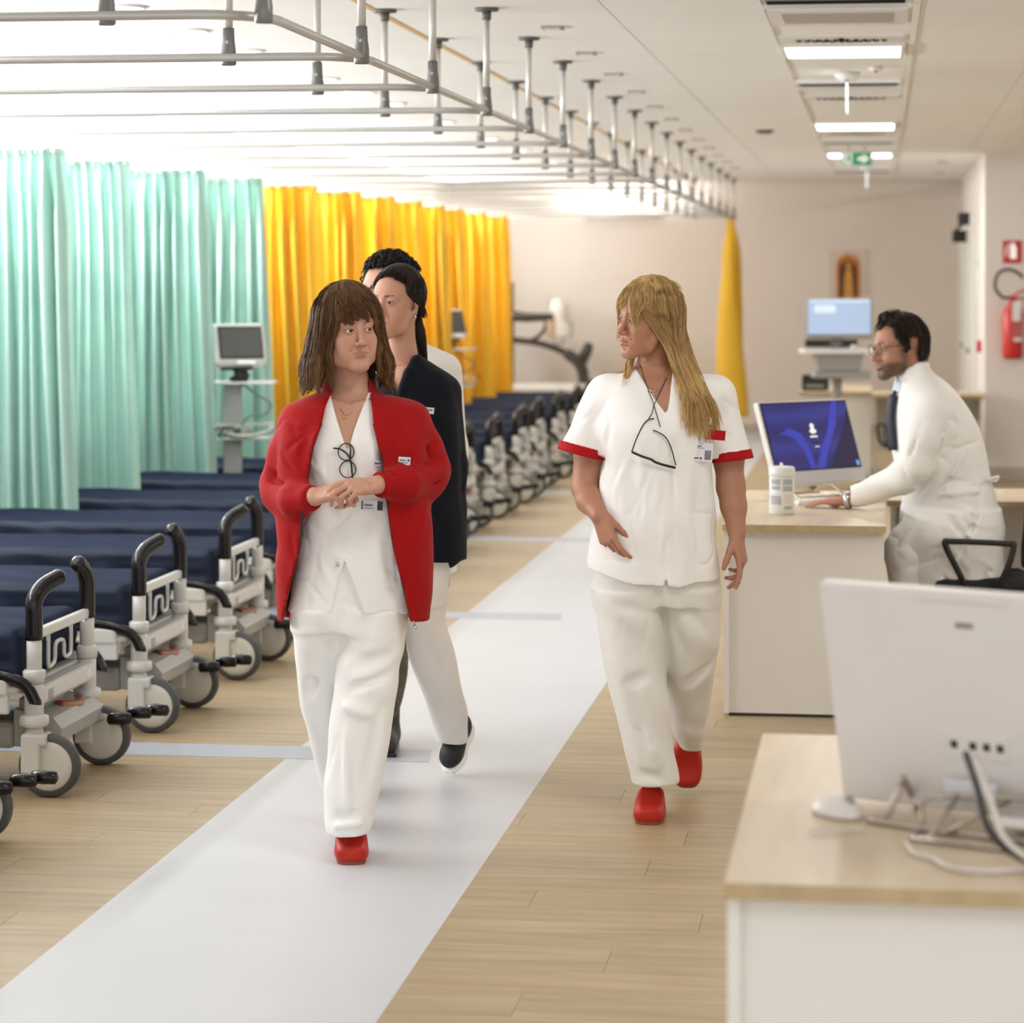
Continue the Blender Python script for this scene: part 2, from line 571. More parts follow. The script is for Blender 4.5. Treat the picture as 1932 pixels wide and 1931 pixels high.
def quads_mesh(name, V, Q, col=None, mats=None, mat_idx=None):
    me = bpy.data.meshes.new(name)
    me.vertices.add(len(V)); me.vertices.foreach_set('co', np.ascontiguousarray(V, np.float32).ravel())
    nl = Q.size; k = Q.shape[1]
    me.loops.add(nl); me.loops.foreach_set('vertex_index', np.ascontiguousarray(Q, np.int32).ravel())
    me.polygons.add(len(Q)); me.polygons.foreach_set('loop_start', np.arange(0, nl, k, dtype=np.int32))
    if mat_idx is not None: me.polygons.foreach_set('material_index', np.asarray(mat_idx, np.int32))
    me.polygons.foreach_set('use_smooth', np.ones(len(Q), bool))
    me.update(calc_edges=True)
    if col is not None:
        at = me.attributes.new('col', 'FLOAT_COLOR', 'POINT')
        c4 = np.ones((len(V), 4), np.float32); c4[:, :3] = col
        at.data.foreach_set('color', c4.ravel())
    return me

def largest(V, Q, keep=0.02):
    """drop tiny loose islands"""
    n = len(V)
    if n == 0: return V, Q
    lab = np.arange(n)
    e0 = np.concatenate([Q[:, 0], Q[:, 1], Q[:, 2], Q[:, 3]]); e1 = np.concatenate([Q[:, 1], Q[:, 2], Q[:, 3], Q[:, 0]])
    for _ in range(400):
        m = np.minimum(lab[e0], lab[e1])
        new = lab.copy(); np.minimum.at(new, e0, m); np.minimum.at(new, e1, m)
        new = new[new]
        if (new == lab).all(): break
        lab = new
    cntv = np.bincount(lab, minlength=n)
    good = cntv[lab] >= keep * n
    rem = np.cumsum(good) - 1
    return V[good], rem[Q[good[Q].all(1)]]

def solid(name, F, material, parent, smooth=2, colfn=None, keep=0.0):
    V, Q = F.surface()
    if keep > 0: V, Q = largest(V, Q, keep)
    if smooth: V = relax(V, Q, smooth)
    col = colfn(V) if colfn else None
    me = quads_mesh(name, V, Q, col)
    return link_mesh(name, me, material, parent)
# ================================================================ materials of the ward
def wood_floor_mat(name, c1, c2, rough=0.42, grain=(0.8, 9.0, 1.0), plank_lines=False):
    m = bpy.data.materials.new(name); m.use_nodes = True
    nt = m.node_tree; N, L = nt.nodes, nt.links
    p = N['Principled BSDF']; p.inputs['Roughness'].default_value = rough
    g = N.new('ShaderNodeNewGeometry')
    oi = N.new('ShaderNodeObjectInfo')
    mp = N.new('ShaderNodeMapping'); mp.inputs['Scale'].default_value = grain
    vm = N.new('ShaderNodeVectorMath'); vm.operation = 'MULTIPLY_ADD'
    cb = N.new('ShaderNodeCombineXYZ')
    L.new(oi.outputs['Random'], cb.inputs[0]); L.new(oi.outputs['Random'], cb.inputs[2])
    vm.inputs[1].default_value = (40, 40, 40)
    L.new(cb.outputs[0], vm.inputs[0]); L.new(g.outputs['Position'], vm.inputs[2])
    L.new(vm.outputs[0], mp.inputs['Vector'])
    nz = N.new('ShaderNodeTexNoise'); nz.inputs['Scale'].default_value = 2.2; nz.inputs['Detail'].default_value = 4.0
    nz.inputs['Distortion'].default_value = 0.6
    L.new(mp.outputs[0], nz.inputs['Vector'])
    cr = N.new('ShaderNodeValToRGB')
    cr.color_ramp.elements[0].position = 0.30; cr.color_ramp.elements[0].color = (*c1, 1)
    cr.color_ramp.elements[1].position = 0.72; cr.color_ramp.elements[1].color = (*c2, 1)
    L.new(nz.outputs['Fac'], cr.inputs[0])
    hs = N.new('ShaderNodeHueSaturation')
    mr = N.new('ShaderNodeMapRange'); mr.inputs['To Min'].default_value = 0.95; mr.inputs['To Max'].default_value = 1.05
    L.new(oi.outputs['Random'], mr.inputs['Value']); L.new(mr.outputs[0], hs.inputs['Value'])
    L.new(cr.outputs[0], hs.inputs['Color']); L.new(hs.outputs[0], p.inputs['Base Color'])
    return m

M = {}
M['plank'] = wood_floor_mat('floor_plank_vinyl', srgb(156, 136, 104), srgb(180, 161, 128))
M['seam'] = mat('floor_seam', srgb(146, 126, 94), 0.6, var=0.1)
M['strip'] = mat('white_floor_strip', srgb(202, 204, 209), 0.38, var=0.02, var_scale=3, bump=0.02, bump_scale=200)
M['stripe'] = mat('pale_blue_floor_stripe', srgb(172, 179, 190), 0.4, var=0.03, var_scale=4)
M['wall_white'] = mat('wall_paint_white', srgb(246, 245, 243), 0.7, var=0.015, var_scale=2, bump=0.05, bump_scale=150)
M['wall_pink'] = mat('wall_paint_rose_beige', srgb(236, 228, 221), 0.7, var=0.015, var_scale=2, bump=0.05, bump_scale=150)
M['wall_grey'] = mat('wall_paint_beige', srgb(232, 226, 221), 0.7, var=0.015, var_scale=2, bump=0.05, bump_scale=150)
M['ceiling'] = mat('ceiling_panel_paint', srgb(244, 242, 238), 0.75, var=0.012, var_scale=1.5, rand=0.012)
M['ceiling_gap'] = mat('ceiling_gap', srgb(150, 142, 130), 0.8)
M['tan'] = mat('tan_joint_strip', srgb(214, 178, 120), 0.6, var=0.05)
M['base'] = mat('baseboard_grey', srgb(190, 180, 168), 0.5, var=0.02)
M['door'] = mat('door_leaf_paint', srgb(222, 220, 214), 0.45, var=0.01)
M['frame'] = mat('door_frame_paint', srgb(236, 234, 230), 0.4, var=0.01)
M['black'] = mat('black_plastic', srgb(26, 26, 26), 0.4, var=0.05)
M['red'] = mat('red_paint', srgb(190, 28, 24), 0.35, var=0.03)
M['white_plastic'] = mat('white_plastic', srgb(232, 231, 228), 0.35, var=0.01)
M['grey_plastic'] = mat('grey_plastic', srgb(150, 150, 148), 0.45, var=0.02)
M['slot'] = mat('dark_vent_slot', srgb(26, 26, 25), 0.9, var=0.1, spec=.05)
M['lamp'] = mat('lamp_diffuser', (1, 1, 1), 0.4, emit=(1.0, 0.98, 0.95), emit_strength=6.0)
M['alu'] = mat('brushed_aluminium_rail', srgb(196, 195, 193), 0.34, metal=0.35, var=0.03, var_scale=20, stretch=(1, 1, 1))
M['rod'] = mat('white_drop_rod', srgb(214, 213, 208), 0.35, metal=0.3, var=0.02)
M['clamp'] = mat('grey_rail_clamp', srgb(128, 128, 127), 0.4, metal=0.4, var=0.03)
M['flange'] = mat('grey_ceiling_flange', srgb(98, 98, 96), 0.5, var=0.03)

YE = 28.55
# ---------------------------------------------------------------- floor and its planks
fl = MB().box(-4.62, 4.0, 1.5, YE, -0.10, -0.004).build('floor', M['seam'])
tag(fl, 'light oak vinyl plank floor of the ward', 'floor', kind='structure')
unit = MB().box(-0.5, 0.5, -0.5, 0.5, -1.0, 0.0).mesh('floor_plank')
unit.materials.append(M['plank'])
rnd = random.Random(4)
planks = []
PW, PL = 0.205, 1.24
for x_lo, x_hi in ((-4.62, -2.026), (-1.108, 3.99)):
    row = 0
    y = 3.0
    while y < YE - 0.02:
        off = (row * 0.413) % 1.0 * PL + rnd.uniform(-0.1, 0.1)
        x = x_lo - off
        while x < x_hi:
            a, b = max(x, x_lo), min(x + PL, x_hi)
            if b - a > 0.004: planks.append((a, b, y, min(y + PW, YE)))
            x += PL
        y += PW; row += 1
def _size(p):   # nearest in view first
    return p[2] if (p[2] > 5.6 and (p[0] < 0.35 + 0.05 * p[2])) else 100 + p[2]
planks.sort(key=_size)
for a, b, y0, y1 in planks[:285]:
    o = link_mesh('floor_plank', unit, None, fl, ((a + b) / 2, (y0 + y1) / 2, 0.0))
    o.scale = (b - a - 0.0011, y1 - y0 - 0.0011, 0.004)
far = MB()
for a, b, y0, y1 in planks[285:]:
    far.box(a + .0009, b - .0009, y0 + .0009, y1 - .0009, -0.004, 0.0)
o = far.build('floor_planks_beyond', M['plank'], fl); tag(o, kind='stuff')

def slab(name, m, x0, x1, y0, y1, z0, z1, label, cat='wall', parent=None):
    o = MB().box(x0, x1, y0, y1, z0, z1).build(name, m, parent)
    return tag(o, label, cat, kind='structure')

slab('trim_1', M['strip'], -2.026, -1.108, 1.5, YE, -0.004, 0.0, 'white vinyl walkway strip running down the ward floor', 'floor strip')
for i, y in enumerate((5.2, 8.93, 12.75, 16.58, 20.3, 24.0)):
    t = MB()
    t.prism([(0, 0), (1, 0), (1, 1), (0, 1)], 0, 1)
    t.v = [(-4.62, y, 0.0), (-1.528, y, 0.0), (-1.556, y + .24, 0.0), (-4.62, y + .24, 0.0),
           (-4.62, y, 0.0014), (-1.528, y, 0.0014), (-1.556, y + .24, 0.0014), (-4.62, y + .24, 0.0014)]
    t.f = [(0, 3, 2, 1), (4, 5, 6, 7), (0, 1, 5, 4), (1, 2, 6, 5), (2, 3, 7, 6), (3, 0, 4, 7)]
    o = t.build('trim_%d' % (i + 2), M['stripe'])
    tag(o, 'pale blue-grey floor stripe crossing from the bays, %s from the camera' % ORD[i], 'floor stripe', kind='structure')

# ---------------------------------------------------------------- walls
slab('wall_left', M['wall_white'], -4.74, -4.62, 1.5, YE, -0.1, 2.9, 'bright white wall behind the curtained bays')
slab('wall_far', M['wall_pink'], -4.74, 0.98, YE, YE + .12, -0.1, 2.9, 'rose-beige end wall of the ward')
slab('wall_right', M['wall_grey'], 0.86, 0.98, 22.39, YE, -0.1, 2.9, 'pale side wall with a door beside the far end')
slab('wall_right_front', M['wall_grey'], 0.86, 4.0, 22.27, 22.39, -0.1, 2.9, 'beige wall carrying the fire extinguisher')
slab('wall_right_side', M['wall_grey'], 4.0, 4.12, 1.5, 22.39, -0.1, 2.9, 'long beige wall on the right, out of the picture')
slab('baseboard_far', M['base'], -4.62, 0.86, YE - .012, YE, 0.0, 0.10, 'grey skirting along the end wall', 'skirting')
slab('baseboard_right', M['base'], 0.86, 4.0, 22.258, 22.27, 0.0, 0.10, 'grey skirting under the extinguisher wall', 'skirting')

# ---------------------------------------------------------------- ceiling
CZ = 2.70
ce = MB().box(-4.74, 4.0, 1.5, YE + .12, CZ + .014, CZ + .2).build('ceiling', M['ceiling_gap'])
tag(ce, 'pale suspended ceiling of large flat panels', 'ceiling', kind='structure')
cols = [(-4.62, -3.06, 1.245), (-3.06, -1.965, 1.245), (-1.935, -1.05, 1.245), (-1.05, -0.475, 0.62), (0.155, 0.72, 0.62), (0.72, 2.2, 0.62), (2.2, 4.0, 1.245)]
for x0, x1, st in cols:
    me = None
    y = 9.1
    w = x1 - x0
    me = MB().box(0, w - .005, 0, st - .005, 0, .014).mesh('ceiling_panel'); me.materials.append(M['ceiling'])
    while y < YE - .1:
        o = link_mesh('ceiling_panel', me, None, ce, (x0 + .0025, y, CZ))
        if y + st > YE: o.scale = (1, (YE - y - .01) / st, 1)
        y += st
    MB().box(x0 + .0025, x1 - .0025, 1.5, 9.095, CZ, CZ + .014).build('ceiling_panel', M['ceiling'], ce)
MB().box(-1.965, -1.935, 1.5, YE, CZ - .002, CZ + .014).build('joint_strip', M['tan'], ce)

# the service lane down the middle of the ceiling, its panels set between two thin ribs
MB().box(-0.475, -0.445, 1.5, YE, CZ - .004, CZ + .014).build('lane_rib', M['ceiling'], ce)
MB().box(0.125, 0.155, 1.5, YE, CZ - .004, CZ + .014).build('lane_rib', M['ceiling'], ce)
def lane_piece(y0, y1):
    MB().box(-0.443, 0.123, y0 + .004, y1 - .004, CZ + .002, CZ + .014).build('lane_panel', M['ceiling'], ce)
cuts = [1.5, 5.9, 9.2, 10.3, 11.1, 11.85, 12.48, 13.2, 13.98, 14.5, 15.0, 16.4, 17.75, 18.53, 19.3, 19.95, 20.6, 21.95, 22.7, 24.0, 25.2, 26.0, 27.2, YE - .01]
for a, b in zip(cuts[:-1], cuts[1:]): lane_piece(a, b)

def ceil_light(y0, y1, label, x=LANE_X):
    t = empty('ceiling_light', (x, (y0 + y1) / 2, CZ), 0, label, 'ceiling light', 'rectangular lights of the ceiling lane')
    h = (y1 - y0) / 2
    for q in ((-.275, .275, -h, -h + .018), (-.275, .275, h - .018, h), (-.275, -.257, -h + .018, h - .018), (.257, .275, -h + .018, h - .018)):
        MB().box(*q, -.016, .002).build('frame', M['white_plastic'], t)
    MB().box(-.257, .257, -h + .018, h - .018, -.012, -.002).build('diffuser', M['lamp'], t)
ceil_light(11.87, 12.46, 'nearest rectangular ceiling light, under the scrolled diffuser')
ceil_light(17.77, 18.5, 'middle rectangular ceiling light of the lane')
ceil_light(21.97, 22.66, 'farthest rectangular ceiling light, behind the green exit sign')

for _i, _y in enumerate(FILL_ROW_Y):
    ceil_light(_y - .3, _y + .3, 'unseen ceiling light added to brighten the desks, %s from the camera' % ORD[_i], 2.1)

def slot_vent(y0, y1, label):
    t = empty('ceiling_vent', (LANE_X, (y0 + y1) / 2, CZ), 0, label, 'vent', 'dark slot vents of the ceiling lane')
    h = (y1 - y0) / 2
    MB().box(-.26, .26, -h, h, -.004, .004).build('opening', M['slot'], t)
    for q in ((h, h + .03), (-h - .03, -h)): MB().box(-.275, .275, *q, -.02, .002).build('frame', M['ceiling'], t)
    for k in (-1, 0, 1): MB().box(-.26, .26, k * h * .5 - .012, k * h * .5 + .012, -.010, -.004).build('louvre', M['grey_plastic'] if y0 < 10 else M['slot'], t)
slot_vent(9.3, 10.12, 'wide dark slot vent at the top edge, nearest the camera')
slot_vent(14.02, 14.42, 'dark slot vent just behind the round sign holder')
slot_vent(20.0, 20.45, 'dark slot vent in front of the green exit sign')
slot_vent(25.3, 25.9, 'dark slot vent closest to the end wall')

# perforated panel
t = empty('perforated_panel', (LANE_X, 10.65, CZ), 0, 'white perforated ceiling panel behind the nearest slot vent', 'ceiling panel')
MB().box(-.275, .275, -.30, .30, -.006, .002).build('plate', M['white_plastic'], t)
h = MB()
for i in range(44):
    h.box(-.215 + i * .01 - .0022, -.215 + i * .01 + .0022, -.20, .20, -.0075, -.0055)
h.build('perforation', M['grey_plastic'], t)

def scroll_diffuser(y, k, label):
    """air diffuser with curled slots"""
    t = empty('air_diffuser', (LANE_X, y, CZ), 0, label, 'air diffuser', 'scrolled air diffusers of the ceiling lane')
    MB().box(-.27, .27, -.17, .17, -.006, .002).build('plate', M['white_plastic'], t)
    d = MB()
    for s in (-1, 1):
        for j in range(5):
            cx = s * (.035 + j * .037)
            r = .075 - j * .011
            pts = []
            for i in range(15):
                a = i / 14 * 4.6
                rr = r * (1 - .12 * i / 14 * 4)
                pts.append((cx + s * rr * .32 * math.cos(a), rr * math.sin(a), -.007))
            d.tube(pts, .0055, 5)
    d.box(-.012, .012, -.09, -.02, -.009, -.005); d.box(-.012, .012, .02, .09, -.009, -.005)
    d.build('slot', M['slot'], t)
scroll_diffuser(11.62, 1, 'scrolled air diffuser in front of the nearest ceiling light')
scroll_diffuser(15.35, 1, 'scrolled air diffuser between the hanging sign blade and middle light')
scroll_diffuser(19.05, 1, 'scrolled air diffuser behind the middle ceiling light')

# round downlights over the beds
dl_me = {}
for i, y in enumerate([v for v in DOWNLIGHTS_Y if v > 9.5]):
    t = empty('downlight', (DOWNLIGHT_X, y, CZ), 0, 'round recessed downlight above the beds, %s from the camera' % ORD[i], 'downlight', 'round downlights over the beds')
    if not dl_me:
        dl_me['ring'] = MB().lathe([(.076, -.002), (.076, -.010), (.092, -.008), (.095, .002)], 28, close=False).mesh('ring')
        dl_me['ring'].materials.append(M['white_plastic'])
        dl_me['lens'] = MB().lathe([(.0005, -.005), (.077, -.005), (.077, .0), (.0005, .0)], 28).mesh('lens')
        dl_me['lens'].materials.append(M['lamp'])
    link_mesh('ring', dl_me['ring'], None, t); link_mesh('lens', dl_me['lens'], None, t)

# small square plates set in the ceiling beside the rail
M['plate_grey'] = mat('pale_grey_plate', srgb(168, 165, 159), .6, var=.02)
pl = MB().box(-.045, .045, -.055, .055, -.010, 0, bev=.003).mesh('plate'); pl.materials.append(M['plate_grey'])
pl2 = MB().box(-.032, .032, -.04, .04, -.012, -.0095).mesh('grille'); pl2.materials.append(M['white_plastic'])
for i in range(13):
    y = 9.65 + 1.265 * i
    t = empty('ceiling_speaker', (-1.345, y, CZ), 0, 'small square grey ceiling unit beside the rail, %s from the camera' % ORD[i], 'ceiling unit', 'square units beside the rail')
    link_mesh('plate', pl, None, t); link_mesh('grille', pl2, None, t)
for i, (x, y) in enumerate(((0.55, 23.8), (0.58, 26.2))):
    t = empty('ceiling_speaker', (x, y, CZ), 0, ['small square ceiling unit near the side wall, nearer one', 'small square ceiling unit near the side wall, farther one'][i], 'ceiling unit')
    link_mesh('plate', pl, None, t); link_mesh('grille', pl2, None, t)
t = empty('ceiling_speaker', (-0.80, 18.68, CZ), 0, 'black oval ceiling grille left of the middle light', 'ceiling unit')
MB().lathe([(.001, -.018), (.055, -.016), (.065, -.004), (.066, 0)], 20).build('body', M['black'], t)
MB().lathe([(.04, -.021), (.044, -.024), (.048, -.017)], 20, close=False).build('ring', M['grey_plastic'], t)

# bed-head wall lamps on the left wall
for i, y in enumerate(HEAD_LIGHTS_Y):
    t = empty('wall_lamp', (-4.62, y, 1.86), 0, 'long white bed-head lamp on the left wall, %s from the camera' % ORD[i], 'wall lamp', 'bed-head wall lamps')
    MB().box(0, .13, -.5, .5, -.06, .03, bev=.012).build('housing', M['white_plastic'], t)
    MB().box(.02, .11, -.48, .48, .03, .036).build('diffuser', M['lamp'], t)
    MB().box(.13, .135, -.48, .48, -.045, .02).build('front_diffuser', M['lamp'], t)

t = empty('wall_lamp', (END_LAMP[0], YE, END_LAMP[2]), 0, 'long white lamp high on the end wall, left of the lone yellow curtain', 'wall lamp')
MB().box(-.42, .42, -.09, 0, -.015, .012, bev=.006).build('housing', M['white_plastic'], t)
MB().box(-.40, .40, -.08, -.02, .012, .017).build('diffuser', M['lamp'], t)

# emergency sign blades and the exit sign
def sign_blade(y, label, px_x):
    t = empty('sign_blade', (px_x, y, CZ), 0, label, 'sign')
    MB().lathe([(.001, -.045), (.045, -.042), (.062, -.02), (.065, 0)], 22).build('holder', M['white_plastic'], t)
    MB().box(-.004, .004, -.14, .14, -.20, -.045).build('blade', M['blade'], t)
    MB().box(-.006, .006, -.142, .142, -.058, -.045).build('clip', M['grey_plastic'], t)
M['blade'] = mat('edge_lit_acrylic', (.95, .97, 1), .1, emit=(.9, .95, 1), emit_strength=1.6)
sign_blade(13.55, 'edge-lit sign blade hanging from a round holder, nearest one', -.165)
sign_blade(24.6, 'edge-lit sign blade hanging near the end wall', -.12)
t = empty('detector', (-.02, 13.2, CZ), 0, 'small smoke detector with a red lens beside the nearest sign holder', 'detector')
MB().lathe([(.001, -.02), (.03, -.018), (.035, 0)], 18).build('body', M['white_plastic'], t)
MB().sphere((0, -.018, -.021), .009, 10, 6).build('lens', M['red'], t)

t = empty('exit_sign', (-0.175, 20.6, 2.58), 0, 'green emergency exit sign with running figure and arrow', 'sign')
M['green_sign'] = mat('green_exit_face', srgb(20, 150, 100), .4, emit=srgb(20, 150, 100), emit_strength=.35)
M['white_sign'] = mat('white_pictogram', (.95, .95, .95), .4, emit=(1, 1, 1), emit_strength=.4)
MB().box(-.118, .118, -.01, .01, -.052, .06, bev=.004).build('panel', M['white_plastic'], t)
MB().box(-.108, .108, -.0125, -.0105, -.046, .05).build('face', M['green_sign'], t)
g = MB()
g.box(-.10, -.035, -.0140, -.0127, -.042, .046)              # white doorway
g.build('doorway', M['white_sign'], t)
g = MB()
fy0, fy1 = -.0156, -.0142
g.prism([(-.062 + .011 * math.cos(a * .5236), .030 + .011 * math.sin(a * .5236)) for a in range(12)], fy0, fy1)
g.prism([(-.075, .018), (-.055, .020), (-.050, -.006), (-.068, -.008)], fy0, fy1)
g.prism([(-.056, .016), (-.036, .004), (-.039, -.001), (-.056, .007)], fy0, fy1)
g.prism([(-.074, .017), (-.092, .000), (-.088, -.004), (-.072, .007)], fy0, fy1)
g.prism([(-.058, -.004), (-.040, -.018), (-.044, -.036), (-.051, -.035), (-.048, -.020), (-.066, -.008)], fy0, fy1)
g.prism([(-.068, -.006), (-.074, -.022), (-.094, -.026), (-.094, -.033), (-.068, -.029), (-.060, -.010)], fy0, fy1)
g.build('running_figure', M['green_sign'], t)
MB().prism([(.005, -.012), (.045, -.012), (.045, -.036), (.098, .002), (.045, .040), (.045, .016), (.005, .016)], -.0142, -.0128).build('arrow', M['white_sign'], t)
MB().cyl((-.06, 0, .058), (-.06, 0, .12), .004).cyl((.06, 0, .058), (.06, 0, .12), .004).build('hanger', M['grey_plastic'], t)

# ---------------------------------------------------------------- door in the side wall, fire point
t = MB().box(.825, .86, 24.2, 25.5, 0.0, 2.12).build('door_1', M['door'])
tag(t, 'white door in the side wall by the far end', 'door', kind='structure')
f = MB()
f.box(.80, .86, 24.08, 24.2, 0, 2.24).box(.80, .86, 25.5, 25.62, 0, 2.24).box(.80, .86, 24.2, 25.5, 2.12, 2.24)
f.build('door_frame', M['frame'], t)
MB().box(.78, .826, 24.30, 24.34, 0.98, 1.04).box(.765, .78, 24.30, 24.46, 1.0, 1.02).build('door_handle', M['grey_plastic'], t)
MB().box(.818, .8255, 24.55, 24.60, .9, 1.95).build('red_reflection', M['red'], t)  # red reflection on the door leaf, put in as a coloured strip
t = MB().box(.825, .86, 26.2, 27.5, 0.0, 2.12).build('door_2', M['door'])
tag(t, 'second white door, next to the end wall corner', 'door', kind='structure')
f = MB()
f.box(.80, .86, 26.08, 26.2, 0, 2.24).box(.80, .86, 27.5, 27.62, 0, 2.24).box(.80, .86, 26.2, 27.5, 2.12, 2.24)
f.build('door_frame', M['frame'], t)
MB().box(.78, .826, 26.30, 26.34, 0.98, 1.04).build('door_handle', M['grey_plastic'], t)

t = empty('door_closer', (.80, 24.3, 2.20), 0, 'black door closer with folding arm on the side wall', 'door closer')
MB().box(-.10, .0, -.14, .14, -.055, .055, bev=.008).build('body', M['black'], t)
MB().tube([(-.06, .1, -.05), (-.13, .45, -.12), (-.08, .75, -.16)], .014, 8).build('arm', M['black'], t)
MB().box(-.13, -.0, .68, .86, -.20, -.09, bev=.008).build('bracket', M['black'], t)
t = empty('call_point', (.86, 23.0, 1.08), 0, 'small red fire call point on the side wall', 'call point')
MB().box(-.04, .0, -.05, .05, -.05, .05, bev=.005).build('box', M['red'], t)
MB().box(-.042, -.04, -.03, .03, -.03, .03).build('window', M['white_plastic'], t)
t = empty('switch_box', (.86, 23.0, 1.72), 0, 'tall white switch box on the side wall above the call point', 'switch box')
MB().box(-.03, .0, -.06, .06, -.16, .16, bev=.004).build('box', M['white_plastic'], t)
MB().box(-.034, -.03, -.03, .03, .02, .10).build('switch', M['grey_plastic'], t)

FX = lambda px, d=22.1: ((px - 966.0) / FPX * d * math.cos(YAW) - d * math.sin(YAW))
t = empty('extinguisher_sign', (1.085, 22.27, 1.88), 0, 'red square fire extinguisher sign on the beige wall', 'sign')
MB().box(-.077, .077, -.006, 0, -.095, .095).build('plate', M['red'], t)
g = MB()
g.prism([(-.018, -.055), (.032, -.055), (.032, .035), (.018, .058), (.018, .075), (-.004, .075), (-.004, .058), (-.018, .035)], -.008, -.006)
g.tube([(-.002, -.007, .066), (-.035, -.007, .05), (-.05, -.007, .01), (-.046, -.007, -.04)], .005, 6)
g.build('pictogram', M['white_sign'], t)
t = empty('fire_extinguisher', (1.085, 22.17, 1.0), 0, 'red fire extinguisher with black hose hung on the beige wall', 'fire extinguisher')
MB().lathe([(.06, .02), (.075, .0), (.082, .03), (.082, .36), (.07, .415), (.035, .45), (.026, .47)], 26).build('cylinder', M['red'], t)
MB().box(-.022, .022, -.022, .022, .465, .52, bev=.004).tube([(0, 0, .51), (.05, 0, .55), (.11, 0, .565)], .009, 8).tube([(0, 0, .49), (.06, 0, .50), (.11, 0, .49)], .008, 8).build('valve', M['red'], t)
MB().tube(bez([(-.02, 0, .50), (-.09, -.01, .51), (-.145, -.02, .59), (-.12, -.02, .70), (-.03, -.02, .735), (.06, -.02, .69), (.075, -.02, .66)], 6), .013, 8).build('hose', M['black'], t)
MB().box(.0, .070, -.090, -.084, .145, .175).build('label_plate', M['white_plastic'], t)
MB().box(.0, .070, -.089, -.084, .18, .29).build('instruction_label', mat('faded_red_label', srgb(176, 92, 88), .5, var=.2, var_scale=30), t)
MB().box(-.01, .058, -.100, -.096, .31, .47).build('tag', M['white_plastic'], t)
MB().box(-.03, .03, .07, .1, .10, .40).build('bracket', M['black'], t)

# the icon on the end wall
t = empty('wall_icon', (-.335, YE, 1.70), 0, 'small arched gilded icon print hung on the end wall', 'picture')
M['icon_gold'] = mat('icon_gold', srgb(200, 130, 50), .5, var=.35, var_scale=9, stretch=(1, 1, .4))
M['icon_dark'] = mat('icon_dark', srgb(88, 50, 28), .5, var=.3, var_scale=12)
M['icon_light'] = mat('icon_light', srgb(214, 158, 72), .5, var=.2, var_scale=14)
M['sheet'] = mat('clear_sheet', srgb(222, 208, 194), .25, var=.01)
MB().box(-.21, .21, -.012, 0, -.33, .27, bev=.002).build('backing_sheet', M['sheet'], t)
arch = lambda w, z0, z1, n=14: [(-w, z0), (w, z0)] + [(w * math.cos(math.pi * i / n), z1 + w * math.sin(math.pi * i / n)) for i in range(n + 1)]
MB().prism(arch(.125, -.30, .10), -.022, -.012).build('panel', M['icon_gold'], t)
MB().prism(arch(.095, -.30, .06), -.026, -.022).build('dark_inner_arch', M['icon_dark'], t)  # dark brown inner arch of the icon print
MB().prism([(-.05, -.30), (.055, -.30), (.045, -.05), (.03, .06), (-.02, .06), (-.04, -.05)], -.032, -.026).prism([(.005 + .032 * math.cos(a * .5236), .095 + .04 * math.sin(a * .5236)) for a in range(12)], -.032, -.026).build('draped_shape', M['icon_light'], t)
# ================================================================ curtain rails
RZ = 2.305
RAIL_Y = [6.37 + 1.2465 * k for k in range(18)]
RX1, RX2 = -1.505, -1.905

def rail_parts():
    parts = {}
    # tube: comes from the left wall, bends and runs one bay away from the camera (local y = 0 at the bar)
    pts = [(-4.62, 0, RZ), (-3.5, 0, RZ), (-2.3, 0, RZ), (-1.9, 0, RZ)]
    c = (RX1 - .19, .19)
    for i in range(0, 10):
        a = -90 + 90 * i / 9
        pts.append((c[0] + .19 * math.cos(a * D2R), c[1] + .19 * math.sin(a * D2R), RZ))
    pts += [(RX1, .8, RZ), (RX1, 1.2465 + .01, RZ)]
    parts['tube'] = (MB().tube(pts, .0125, 10).mesh('tube'), M['alu'])
    parts['drop_rod'] = (MB().cyl((0, 0, RZ + .06), (0, 0, CZ - .012), .0125, n=14).mesh('drop_rod'), M['rod'])
    parts['ceiling_flange'] = (MB().lathe([(.001, CZ - .012), (.047, CZ - .011), (.047, CZ), (.001, CZ)], 22).lathe([(.017, CZ - .045), (.019, CZ - .012)], 14).mesh('ceiling_flange'), M['flange'])
    cl = MB()
    cl.tube([(0, 0, RZ - .022), (0, 0, RZ - .018), (0, 0, RZ + .02), (0, 0, RZ + .05), (0, 0, RZ + .088)], [.019, .023, .022, .018, .0165], 14)
    parts['clamp'] = (cl.mesh('clamp'), M['clamp'])
    parts['screw'] = (MB().cyl((0, -.017, RZ + .045), (0, -.023, RZ + .045), .0055, n=10).mesh('screw'), M['alu'])
    return parts
rp = rail_parts()
for me_, m_ in rp.values(): me_.materials.append(m_)
for k, y in enumerate(RAIL_Y):
    t = empty('curtain_rail', (0, y, 0), 0, 'grey metal curtain rail hung from the ceiling, %s counting from the camera' % ORD[k], 'curtain rail', 'curtain rails over the bays')
    o = link_mesh('tube', rp['tube'][0], None, t)
    if k == len(RAIL_Y) - 1: o.scale = (1, .45, 1)
    for X, yy in ((RX1, 0.02), (RX2, .02)):
        d = link_mesh('drop_rod', rp['drop_rod'][0], None, t, (X, yy, 0))
        link_mesh('ceiling_flange', rp['ceiling_flange'][0], None, t, (X, yy, 0))
        cl = link_mesh('clamp', rp['clamp'][0], None, t, (X, yy, 0))
        link_mesh('screw', rp['screw'][0], None, cl)

